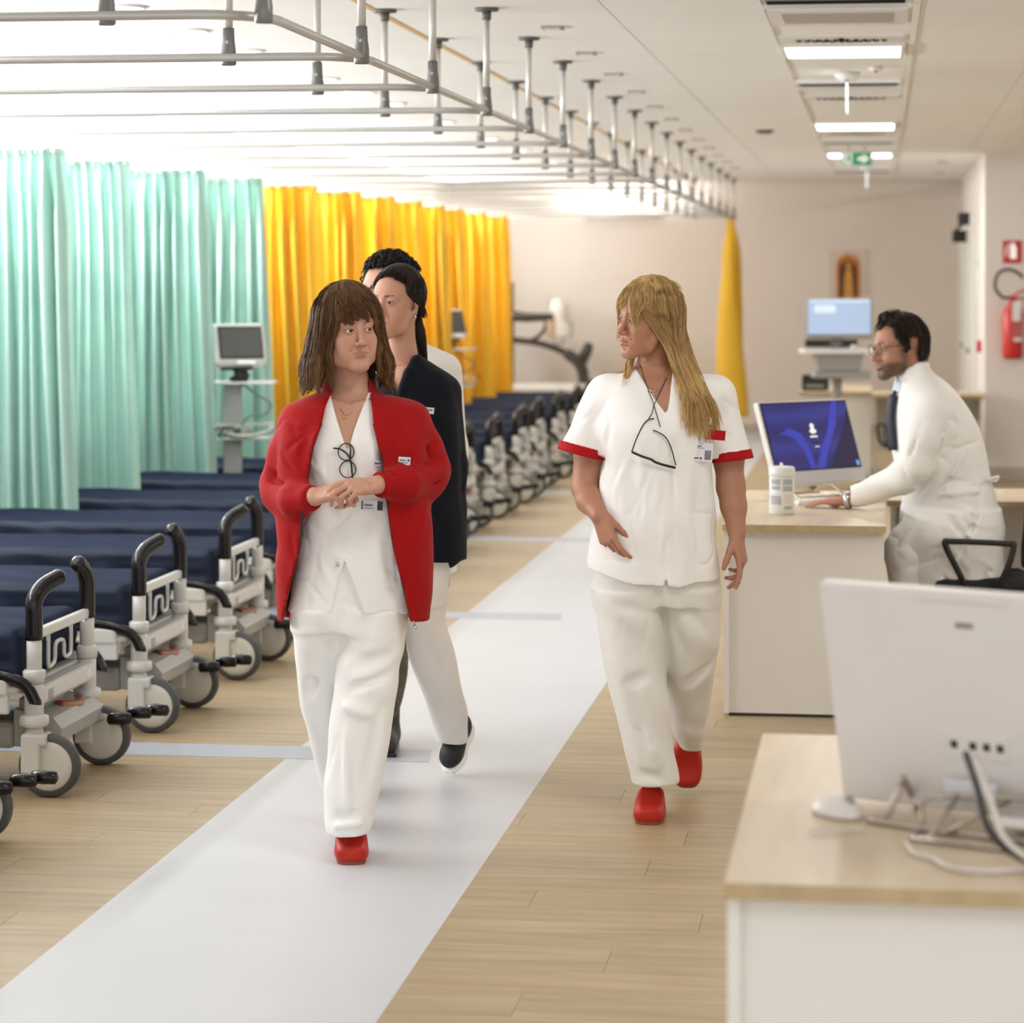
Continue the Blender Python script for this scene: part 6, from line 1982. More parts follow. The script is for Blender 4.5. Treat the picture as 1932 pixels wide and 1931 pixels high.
    for a, b, w_, am in (((1250, 780), (1252, 1085), .006, .0035), ((1268, 780), (1272, 1085), .006, .0030), ((1150, 800), (1140, 880), .012, .009), ((1135, 850), (1150, 960), .02, .007), ((1190, 850), (1185, 1000), .02, .005), ((1320, 880), (1318, 1010), .02, .006),
                         ((1330, 820), (1350, 860), .012, .008),  ((1128, 760), (1112, 830), .016, .006), ((1360, 770), (1372, 830), .016, .006)):
        C_(a, b, w_, am)
    for pk in ([(1308, 968), (1346, 970), (1346, 1040), (1336, 1066), (1316, 1066), (1308, 968)], [(1136, 968), (1194, 970), (1196, 1060), (1140, 1056)]):
        for a, b in zip(pk, pk[1:]): C_(a, b, .0055, .004)
    T_.random_folds(40, 47, (-.2, .2), (.76, 1.2), (.25, 1), .4, (.06, .18), (.007, .012), (.0015, .0035))
    T_.random_folds(16, 44, (-.24, -.15), (1.08, 1.3), (.6, 1), .4, (.05, .12), (.007, .012), (.002, .005))
    T_.random_folds(16, 45, (.14, .22), (1.08, 1.3), (.6, 1), .4, (.05, .12), (.007, .012), (.002, .005))
    solid('tunic', T_, M['cloth_white'], fig.root, 1)
    for i, (a, b, n_, r0, r1) in enumerate(((sl0, sl1, nl, .0745, .0740), (sr0, sr1, nr, .073, .0700))):
        B = SDF(axis(b[0] - .12, b[0] + .12, .0042), axis(b[1] - .12, b[1] + .12, .0042), axis(b[2] - .12, b[2] + .12, .0042))
        B.cap(a, b + (b - a) * .35, r0, r1, 0)
        B.shell(.010)
        cutoff(B, b, n_, .012, .5); cutoff(B, b, -n_, .018, .5)
        solid('sleeve_band', B, M['trim_red'], fig.root, 1)

    Z = SDF(axis(-.24, .26, .006), axis(-.26, .52, .006), axis(.04, .92, .006))
    Z.zloft([row(1040, 1122, 1352, -.12, .13), row(1100, 1119, 1358, -.125, .135), row(1140, 1121, 1358, -.12, .135)], 2.3, 0)
    Z.zloft([row(1110, 1119, 1246, -.13, .12), row(1160, 1124, 1250, -.135, .11), row(1230, 1134, 1255, -.14, .09), row(1300, 1150, 1260, -.145, .07), row(1360, 1164, 1264, -.15, .05), row(1420, 1178, 1272, -.15, .05), row(1462, 1189, 1281, -.15, .06), row(1475, 1191, 1282, -.15, .06)], 2.3, .025)
    Z.zloft([row(1110, 1246, 1358, -.11, .13), row(1160, 1248, 1358, -.10, .14), row(1210, 1250, 1357, -.07, .16), row(1270, 1252, 1347, -.01, .20), row(1330, 1256, 1338, .08, .27), row(1380, 1268, 1332, .16, .34), row(1412, 1284, 1326, .22, .38)], 2.3, .02)
    for a, b, w_, am in (((1246, 1120, -.12), (1258, 1330, -.12), .012, .012), ((1140, 1150, -.12), (1150, 1200, -.13), .012, .006), ((1230, 1160, -.13), (1160, 1140, -.13), .02, .007), ((1170, 1300, -.15), (1230, 1270, -.15), .02, .010), ((1185, 1290, -.15), (1230, 1400, -.15), .022, .011),
                         ((1200, 1330, -.15), (1245, 1440, -.15), .020, -.009), ((1192, 1455, -.15), (1245, 1470, -.15), .014, .010), ((1340, 1240, -.0), (1290, 1300, -.0), .02, .012), ((1330, 1300, .03), (1300, 1390, .10), .02, .010), ((1300, 1150, -.1), (1340, 1200, -.08), .02, .008), ((1250, 1150, -.1), (1290, 1240, -.07), .02, .010)):
        Z.crease(P(*a), P(*b), w_ * .8, am * 1.4)
    for a, b in (((1132, 1118, -.125), (1164, 1180, -.135)), ((1133, 1183, -.135), (1164, 1183, -.135))): Z.crease(P(*a), P(*b), .006, .005)
    Z.ripple((-.5, -.5, 0), (.5, .8, 1.2), .0032, (15, 12, 30), 17)
    Z.random_folds(70, 51, (-.2, .2), (.1, .72), (.7, .7), .6, (.10, .26), (.008, .012), (.0015, .004))
    solid('trousers', Z, M['cloth_cream'], fig.root, 1)

    clog(fig, np.array([P(1228, 1546, -.12)[0] - .012, -.145, 0]), np.array([P(1236, 1546, .08)[0], .09, 0]))
    clog(fig, np.array([P(1296, 1490, .36)[0], .36, .012]), np.array([P(1300, 1420, .44)[0], .455, .215]))

    # trim, badge, cord and spectacles
    def patch(pts, m, name, lift=.0035):
        q = [tuple(on(T_, fig, *p_, lift=lift, y0=-.15)) for p_ in pts]
        return q
    q0 = on(T_, fig, 1338, 820, .003, -.15)
    pk = card(fig, q0 + np.array([0, -.001, 0]), .098, .030, M['trim_red'], 'pocket_band', .0025, 5)
    c = card(fig, on(T_, fig, 1321, 853, .006, -.15), .076, .056, M['card'], 'identity_card', .0016, 4)
    sub_box(c, 'print', M['card_blue'], -.030, .004, .016, .0185); sub_box(c, 'print', M['photo_grey'], -.030, .012, .011, .0125); sub_box(c, 'portrait', M['photo_grey'], .014, .033, -.022, .006)
    sub_box(c, 'chip', M['gold'], -.028, -.017, -.006, .004); sub_box(c, 'print', M['card_blue'], -.028, -.004, -.021, -.017); sub_box(c, 'crest', M['trim_red'], .0, .006, -.022, -.016)
    MB().box(-.004, .004, -.006, 0, -.004, .04).box(-.006, .006, -.008, -.003, .022, .040).build('clip', M['silver'], c, (0, 0, .03))
    e = card(fig, on(T_, fig, 1328, 794, .003, -.15), .046, .020, M['cloth_white'], 'breast_label', .0012, 5)
    sub_box(e, 'crest', M['card_blue'], .010, .018, -.001, .007); sub_box(e, 'crest', M['trim_red'], .012, .016, -.003, .000); sub_box(e, 'print', M['photo_grey'], -.018, .006, .001, .004); sub_box(e, 'underline', M['photo_grey'], -.02, .02, -.0065, -.0055)
    cord = []
    def S(px_, py_, l=.004):
        a, b = on(T_, fig, px_, py_, l, -.12), on(F, fig, px_, py_, l, -.12)
        return tuple(a if a[1] < b[1] else b)
    SF = S
    MB().tube(bez([SF(1208, 690, .006), SF(1216, 715, .012), SF(1224, 738, .015), SF(1232, 758, .014), S(1236, 772, .006), S(1242, 792, .006), S(1246, 806, .006)], 5), .0014, 5).build('cord', M['black'], fig.root)
    MB().tube(bez([SF(1258, 712, .012), SF(1246, 738, .012), SF(1238, 755, .016), S(1233, 768, .006), S(1230, 780, .006), S(1224, 790, .006)], 5), .0014, 5).build('cord', M['black'], fig.root)
    MB().tube(bez([SF(1222, 734, .004), SF(1232, 739, .004), SF(1244, 732, .005), SF(1256, 720, .006)], 5), .0016, 5).build('necklace', M['silver'], fig.root)
    MB().sphere(SF(1233, 743, .006), .004, 8, 6).build('pendant', M['silver'], fig.root)
    gl = empty('spectacles'); gl.parent = fig.root
    MB().tube(bez([S(1234, 790, .010), S(1222, 793, .012), S(1212, 805, .012), S(1200, 830, .014), S(1192, 853, .016)], 5), .0020, 6).build('temple_arm', M['black'], gl)
    MB().tube(bez([S(1232, 812, .010), S(1244, 817, .012), S(1256, 826, .012), S(1266, 845, .014), S(1275, 878, .016)], 5), .0020, 6).build('temple_arm', M['black'], gl)
    MB().tube(bez([S(1192, 853, .016), S(1210, 861, .020), S(1228, 867, .020), S(1236, 872, .018), S(1250, 877, .020), S(1274, 883, .016)], 5), .0030, 6, flat=1.3).build('frame_front', M['black'], gl)

    # ---- hair: long, straight, parted, one side in front of the shoulder
    rnd = random.Random(8)
    j = lambda s_: rnd.uniform(-s_, s_)
    R_, c0 = (.088, .108, .104), (0, .018, .030)
    inv = lambda px_, py_, y_: tuple(H.inv(np.array([P(px_, py_, y_)]))[0])
    over = lambda px_, py_, y_: min(y_, on(T_, fig, px_, py_, .016, -.1)[1])
    guides = []
    for az in range(40, 190, 7):      # picture-near side: from the parting over the ear, down in front of the shoulder
        t = (az - 40) / 150.0
        ex = 1290 + 62 * min(1, t * 1.5) + j(5)
        ey = 792 + 40 * math.sin(math.pi * min(1, t * 1.05)) + j(20)
        mx = 1262 + 42 * t
        tl = [inv(mx - 8 + j(2), 648, -.075 + .10 * t), inv(mx + 6 + j(3), 690, -.105 + .13 * t), inv(mx + 22 + j(3), 730, over(mx + 22, 730, -.125 + .14 * t)), inv((mx + ex) / 2 + 14, 760 + j(5), over((mx + ex) / 2 + 14, 760, -.150 + .13 * t)), inv(ex, ey, over(ex, ey, -.165 + .12 * t))]
        guides.append(scalp_guide(az, 10, 86, R_, c0, tail=tl))
    for az in range(-170, -20, 13):   # far side
        t = (az + 170) / 150.0
        tl = [inv(1196 - 6 * t, 668, .02), inv(1190 - 8 * t + j(3), 705, -.03), inv(1182 - 10 * t + j(8), 735 + j(12), -.075)]
        if az > -70: tl = [inv(1176, 625, .0), inv(1172, 640, .0)]
        guides.append(scalp_guide(az, 10, 86, R_, c0, tail=tl))
    for az in range(-24, 44, 8):      # fringe strands falling over the brow and cheek
        guides.append(scalp_guide(az, 8, 84 + j(14), (.088, .110, .106), c0, sweep=14 if az > 0 else -16))
    for az in (18, 26, 34, 42):
        guides.append(scalp_guide(az, 8, 76, (.088, .112, .106), c0, tail=[(.052 + .004 * az / 10, -.098, .012), (.060 + .004 * az / 10, -.084, -.024)]))
    for k_ in range(9): guides.append(scalp_guide(-170 + 40 * k_, 0, 55, (.088, .108, .107), c0))
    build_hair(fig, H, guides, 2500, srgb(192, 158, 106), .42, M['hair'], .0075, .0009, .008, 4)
    wisps = []
    return fig
blonde_woman()
# ================================================================ person 3: dark-haired woman in the navy jacket
def sneaker(fig, toe, heel):
    toe, heel = np.asarray(toe, float), np.asarray(heel, float)
    f = unit(toe - heel); L = np.linalg.norm(toe - heel)
    up = np.array([0, .0, 1.0]); up = unit(up - f * (up @ f)); s = np.cross(f, up)
    R = np.stack([s, f, up], 1)
    W = lambda a, b, c: heel + s * a + f * b + up * c
    pts = np.stack([W(a, b, c) for a in (-.07, .07) for b in (-.04, L + .04) for c in (-.03, .15)])
    lo, hi = pts.min(0), pts.max(0)
    mk = lambda: SDF(axis(lo[0], hi[0], .0038), axis(lo[1], hi[1], .0038), axis(lo[2], hi[2], .0038))
    U = mk()
    U.ell(W(0, L * .72, .040), (.041, L * .27, .038), R, 0)
    U.ell(W(0, L * .30, .050), (.036, L * .29, .050), R, .04)
    U.cap(W(0, L * .22, .06), W(0, L * .20, .115), .034, .036, .03)
    U.cap(W(0, L * .55, .062), W(0, L * .30, .095), .020, .022, .02)
    o = solid('shoe', U, M['sneaker'], fig.root)
    S = mk()
    S.ell(W(0, L * .72, .012), (.046, L * .30, .020), R, 0)
    S.ell(W(0, L * .26, .014), (.042, L * .28, .026), R, .03)
    S.func(lo - .1, hi + .1, lambda x, y, z: -((x - heel[0]) * up[0] + (y - heel[1]) * up[1] + (z - heel[2]) * up[2]), op='i')
    solid('midsole', S, M['cloth_white'], o)
    for q in range(4):
        b_ = L * (.60 - .07 * q); c_ = .090 + .011 * q
        MB().tube([W(-.022, b_, c_), W(0, b_ + .004, c_ + .009), W(.022, b_, c_)], .0026, 6).build('lace', M['cloth_white'], o)
    MB().tube(bez([W(.040, L * .85, .035), W(.044, L * .7, .045), W(.042, L * .5, .040)], 4), .0022, 5).build('side_line', M['cloth_white'], o)
    MB().tube([W(-.016, L * .965, .010), W(.016, L * .965, .010)], .008, 8).build('toe_guard', M['pink'], o)
    return o

def navy_woman():
    fig = Fig(770, 8.6, 'young woman with long dark hair in a navy jacket behind the red jacket')
    P, row = fig.P, fig.row
    H = Head(P(747, 571, .0), -30, 1, 3, .925)
    JK = [row(672, 742, 794, -.045, .085), row(690, 728, 822, -.065, .10), row(708, 714, 848, -.090, .115), row(735, 706, 862, -.115, .125), row(800, 700, 868, -.140, .130), row(900, 698, 870, -.140, .130), row(1000, 694, 876, -.140, .135), row(1056, 692, 880, -.140, .14)]
    wr = P(836, 1062, -.01)
    F = body_grid(H.o, [P(836, 1080, -.01)], (-.22, -.25, .62), (.26, .19, 1.72), .0026)
    build_head(F, H, nose=1.0, eye=.92, lip=.95, thin=.97)
    F.chain([H.T(0, .030, -.05), P(758, 665, .03), P(766, 712, .035)], [.048, .046, .056], .02)
    F.zloft([row(690, 735, 808, -.06, .08), row(720, 728, 838, -.088, .10), row(790, 724, 846, -.115, .10), row(850, 730, 840, -.11, .10)], 2.3, .03)
    F.chain([P(842, 745, .02), P(850, 890, .03), wr], [.036, .034, .026], .02)
    F.chain([P(722, 745, .02), P(712, 890, .03), P(704, 1040, -.02)], [.036, .034, .024], .02)
    F.cap(P(704, 1040, -.02), P(704, 1085, -.04), .024, .018, .01)
    build_hand(F, wr, P(838, 1110, -.03) - wr, (-.9, .3, 0), -1, [(.3, .5, .3), (.4, .6, .4), (.5, .7, .4), (.6, .7, .4)], .92, .1, (.4, .8, .3), .4)
    skin = srgb(196, 148, 124)
    solid('body', F, M['skin'], fig.root, 1, lambda V: head_tint(H, V, skin, srgb(176, 104, 98), srgb(48, 36, 32), .85))
    build_eyes(fig, H, -2, (.05, .03, .02))
    J = SDF(axis(-.24, .26, .0055), axis(-.21, .22, .0055), axis(.68, 1.44, .0055))
    J.zloft(JK, 2.3, 0)
    J.cap(P(800, 705, .03), P(836, 738, .02), .03, .050, .03); J.cap(P(745, 705, .03), P(725, 738, .02), .03, .050, .03)
    J.chain([P(838, 742, .02), P(848, 880, .03), P(848, 960, .02), P(843, 1048, -.01)], [.056, .056, .053, .046], .02)
    J.chain([P(722, 742, .02), P(714, 880, .03), P(706, 1040, -.01)], [.056, .054, .046], .02)
    zv, zt = P(755, 740)[2], P(755, 672)[2]
    xv0, xv1 = P(752, 745)[0], P(746, 672)[0]
    J.func((-.3, -.4, zv), (.3, .02, 1.5), lambda x, y, z: np.maximum(np.abs(x - (xv0 + (xv1 - xv0) * (z - zv) / (zt - zv))) - .056 * np.clip((z - zv) / (zt - zv), 0, 1.3), y), 0, 's')
    J.ell(P(760, 660, .01), (.060, .075, .045), None, .01, 's')
    # soft turned collar
    J.chain([P(757, 738, -.115), P(772, 705, -.075), P(786, 682, -.01), P(784, 674, .05)], [.010, .016, .018, .016], .012)
    J.ripple((-.5, -.5, .5), (.5, .4, 1.5), .0032, (20, 16, 20), 13)
    for a, b, w_, am in (((815, 800, -.08), (820, 1040, -.08), .012, .012), ((870, 860, -.02), (835, 890, -.07), .010, .008), ((872, 920, -.02), (830, 940, -.07), .010, .008), ((868, 1000, -.02), (830, 1010, -.06), .010, .007)):
        J.crease(P(*a), P(*b), w_, am)
    J.random_folds(40, 61, (-.1, .2), (.75, 1.3), (.6, .8), .7, (.06, .16), (.007, .012), (.002, .006))
    jk = solid('jacket', J, M['cloth_navy'], fig.root, 1)
    c = card(fig, on(J, fig, 810, 775, .004, -.12), .030, .020, M['card'], 'name_label', .0015, 6)
    sub_box(c, 'print', M['photo_grey'], -.011, .010, -.001, .005)
    Z = SDF(axis(-.24, .24, .0065), axis(-.24, .48, .0065), axis(.03, .92, .0065))
    Z.zloft([row(1030, 700, 856, -.11, .12), row(1090, 695, 848, -.115, .125), row(1140, 694, 842, -.11, .12)], 2.3, 0)
    Z.zloft([row(1100, 758, 844, -.10, .12), row(1160, 760, 841, -.08, .13), row(1230, 768, 857, -.03, .15), row(1300, 792, 872, .03, .19), row(1350, 811, 884, .10, .25), row(1400, 826, 884, .16, .29)], 2.25, .02)
    Z.zloft([row(1100, 692, 766, -.12, .10), row(1200, 668, 755, -.15, .08), row(1300, 648, 730, -.17, .05), row(1400, 630, 706, -.17, .02), row(1475, 620, 690, -.16, .02)], 2.25, .02)
    Z.ripple((-.5, -.5, 0), (.5, .8, 1.2), .0035, (14, 12, 28), 19)
    Z.random_folds(50, 63, (-.2, .2), (.1, .7), (.7, .7), .6, (.08, .2), (.007, .012), (.002, .006))
    solid('trousers', Z, M['cloth_cream'], fig.root, 1)
    sneaker(fig, np.array([P(852, 1462, .21)[0] - .004, .205, .006]), np.array([P(884, 1380, .33)[0], .335, .150]))
    sneaker(fig, np.array([P(642, 1500, -.2)[0], -.20, 0]), np.array([P(648, 1500, .04)[0], .045, 0]))
    for s in (1,):
        e = H.T(s * .079, .004, -.046)
        MB().sphere(e, (.005, .004, .006), 10, 7).build('earring', M['silver'], fig.root)
    rnd = random.Random(3)
    j = lambda q: rnd.uniform(-q, q)
    inv = lambda px_, py_, y_: tuple(H.inv(np.array([P(px_, py_, y_)]))[0])
    guides = []; tapered = []
    for az in range(-180, 180, 8):    # swept back over the crown, ears free
        a_ = abs(az)
        st = 50 + 26 * min(1.0, (a_ / 66.0) ** 1.6) + rnd.uniform(-2, 2)
        if a_ < 100: tapered.append(len(guides))
        top = (.083, .100, .098)
        if a_ < 100:
            g = scalp_guide(az, st, 12, top, (0, .018, .028), n=5)
            g += scalp_guide(180 - az * .25, 18, 82, top, (0, .018, .028), n=5)
        else:
            g = scalp_guide(az, 10, 100, top, (0, .018, .028))
        guides.append(g)
    for k_ in range(14):              # length falling behind the shoulder
        t = k_ / 13
        guides.append(scalp_guide(120 + 80 * t, 40, 92, (.084, .102, .098), (0, .018, .028), tail=[inv(786 + 8 * t + j(2), 618, .06), inv(790 + 10 * t + j(2), 650, .07), inv(794 + 8 * t + j(3), 690, .11), inv(806 + 8 * j(1), 720 + j(20), .135)]))
    for az in (60, 75, 90):
        guides.append(scalp_guide(az, 40, 84, (.082, .098, .097), (0, .018, .028), tail=[(.078, .045, -.015), (.080, .060, -.05)]))
    build_hair(fig, H, guides, 700, srgb(38, 29, 26), .4, M['hair'], .0085, .0013, .003, 6, taper=tapered)
    return fig
navy_woman()

# ================================================================ person 4: curly-haired man at the back
def rim_glasses(fig, H, m, half=.031, w=.0225, h=.0185, y=-.106, z=.002, square=2.6, thick=.0022):
    g = empty('spectacles'); g.parent = fig.root
    for s in (-1, 1):
        ring = []
        for a in range(20):
            t = 2 * math.pi * a / 20
            cx, sx = math.cos(t), math.sin(t)
            q = (abs(cx) ** square + abs(sx) ** square) ** (-1 / square)
            ring.append(tuple(H.T(s * half + w * cx * q, y + .25 * (s * half + w * cx * q) ** 2 * 6, z + h * sx * q)))
        MB().tube(ring + [ring[0]], thick * H.k, 6).build('rim', m, g)
        MB().add(ring, [tuple(range(20))]).build('lens', M['lens'], g)
        MB().tube([H.T(s * (half + w), y + .010, z + .008), H.T(s * .070, -.05, z + .010), H.T(s * .077, .012, z + .006), H.T(s * .076, .03, z - .012)], thick * .9 * H.k, 6).build('temple_arm', m, g)
    MB().tube([H.T(-half + w * .9, y - .001, z + .006), H.T(0, y - .006, z + .009), H.T(half - w * .9, y - .001, z + .006)], thick * H.k, 6).build('bridge', m, g)
    return g

def curly_man():
    fig = Fig(738, 9.3, 'curly-haired man in glasses half hidden behind the two women')
    P, row = fig.P, fig.row
    H = Head(P(731, 552, .0), -42, 2, 0, 1.0)
    F = body_grid(H.o, [], (-.26, -.2, .9), (.28, .2, 1.80), .0034, .008)
    build_head(F, H, male=True, nose=1.1, brow=1.15, jaw=1.1)
    F.chain([H.T(0, .03, -.05), P(745, 655, .03), P(750, 690, .03)], [.058, .058, .065], .02)
    F.zloft([row(660, 715, 800, -.06, .09), row(720, 690, 840, -.1, .11), row(800, 690, 845, -.11, .11)], 2.3, .03)
    skin = srgb(206, 160, 138)
    solid('body', F, M['skin'], fig.root, 1, lambda V: head_tint(H, V, skin, srgb(170, 108, 96), srgb(34, 26, 22), 1.2))
    build_eyes(fig, H, 0)
    J = SDF(axis(-.30, .32, .0065), axis(-.22, .24, .0065), axis(.62, 1.48, .0065))
    J.zloft([row(645, 722, 795, -.06, .09), row(662, 700, 832, -.08, .11), row(690, 680, 856, -.11, .125), row(750, 672, 862, -.13, .13), row(900, 672, 860, -.13, .13), row(1080, 668, 862, -.13, .135)], 2.3, 0)
    J.ell(P(742, 640, 0), (.06, .08, .05), None, .01, 's')
    J.chain([P(838, 700, .02), P(850, 850, .03), P(845, 980, -.02)], [.062, .058, .048], .03)
    J.chain([P(694, 700, .02), P(682, 850, .03), P(684, 980, -.02)], [.062, .058, .048], .03)
    J.random_folds(40, 71, (-.2, .25), (.7, 1.4), (.5, .9), .6, (.06, .16), (.008, .014), (.003, .006))
    solid('coat', J, M['cloth_white'], fig.root, 1)
    for x, y_ in ((845, -.04), (684, -.04)):
        B = SDF(axis(P(x, 980)[0] - .08, P(x, 980)[0] + .08, .004), axis(-.16, .08, .004), axis(P(x, 1100)[2], P(x, 975)[2], .004))
        w = P(x, 1000, y_)
        B.cap(P(x, 970, -.02), w, .028, .026, .01)
        build_hand(B, w, P(x, 1060, -.06) - w, (-1 if x > 740 else 1, .2, 0), -1 if x > 740 else 1, [(.3, .4, .3)] * 4, 1.0, .1, (.4, .8, .3), .4)
        solid('hand', B, M['skin'], fig.root, 1, lambda V: np.tile(np.array(skin), (len(V), 1)))
    Z = SDF(axis(-.26, .2, .0065), axis(-.2, .28, .0065), axis(.08, .95, .0065))
    Z.zloft([row(1030, 676, 850, -.11, .12), row(1090, 676, 840, -.11, .12)], 2.3, 0)
    Z.zloft([row(1060, 700, 835, -.11, .11), row(1140, 700, 800, -.10, .10), row(1210, 692, 771, -.09, .09), row(1260, 690, 770, -.08, .09), row(1310, 692, 762, -.08, .08), row(1338, 692, 754, -.07, .08), row(1352, 696, 748, -.06, .07)], 2.3, .02)
    Z.zloft([row(1060, 672, 740, -.10, .11), row(1200, 640, 705, -.02, .14), row(1340, 636, 694, .06, .2)], 2.3, .02)
    for q in range(5): Z.crease(P(690, 1300 + 10 * q, -.08), P(765, 1305 + 10 * q, -.06), .006, .007 * (1 if q % 2 else -1))
    Z.random_folds(30, 73, (-.1, .1), (.2, .7), (.8, .5), .6, (.06, .16), (.007, .012), (.003, .007))
    solid('trousers', Z, M['camo'], fig.root, 1)
    for x0, y0, y1 in ((722, -.17, .09), (664, .0, .26)):
        B = SDF(axis(P(x0, 1400)[0] - .09, P(x0, 1400)[0] + .09, .005), axis(y0 - .04, y1 + .05, .005), axis(-.02, .26, .005))
        cx = P(x0, 1400, y0)[0]
        B.cap((cx, y1 - .07, .06), (cx, y1 - .07, .24), .050, .054, 0)
        B.cap((cx, y1 - .05, .045), (cx, y0 + .05, .040), .047, .046, .03)
        B.func((-1, -1, -1), (1, 1, 1), lambda x, y, z: -(z - .001) + 0 * x + 0 * y, op='i')
        B.random_folds(14, x0, (cx - .05, cx + .05), (.08, .22), (1, .3), .3, (.04, .1), (.006, .01), (.002, .004))
        o = solid('boot', B, M['boot'], fig.root)
        MB().box(cx - .048, cx + .048, y0 + .01, y1 - .01, 0, .016, bev=.006).build('sole', M['black'], o)
    rim_glasses(fig, H, M['black'], thick=.0034, h=.0195)
    rnd = random.Random(12)
    guides, curls = [], []
    for az in range(-180, 180, 14):
        st = 54 if abs(az) < 50 else 88
        guides.append(scalp_guide(az, 6, st, (.086, .106, .100), (0, .020, .032)))
    for q in range(420):
        az = rnd.uniform(-180, 180); st = 58 if abs(az) < 55 else 96
        al = math.degrees(math.acos(1 - rnd.random() * (1 - math.cos(st * D2R))))
        c = np.array(scalp_guide(az, al, al, (.093, .113, .110), (0, .020, .034), n=2)[0])
        nrm = unit(c - np.array([0, .02, .03]))
        a = unit(np.cross(nrm, [rnd.uniform(-1, 1), rnd.uniform(-1, 1), rnd.uniform(-1, 1)])); b = np.cross(nrm, a)
        r_ = rnd.uniform(.006, .011); ph = rnd.uniform(0, 6.28)
        curls.append([tuple(c + nrm * (r_ * math.sin(t * 5.2 + ph) + rnd.uniform(0, .001)) + a * r_ * math.cos(t * 5.2 + ph) + b * (t - .5) * .018) for t in np.linspace(0, 1, 9)])
    h = build_hair(fig, H, guides, 60, srgb(28, 22, 19), .3, M['hair'], .012, .0016, .006, 9)
    paths = [np.array([H.T(*p_) for p_ in c]) for c in curls]
    V, Q, Cc = strand_mesh(paths, [.0034] * len(paths), 'curls', [np.array(srgb(30, 24, 21)) * rnd.uniform(.7, 1.4) for _ in paths], 5)
    o = link_mesh('curls', quads_mesh('curls', V, Q, Cc), M['hair'], h); tag(o, kind='stuff')
    return fig
curly_man()

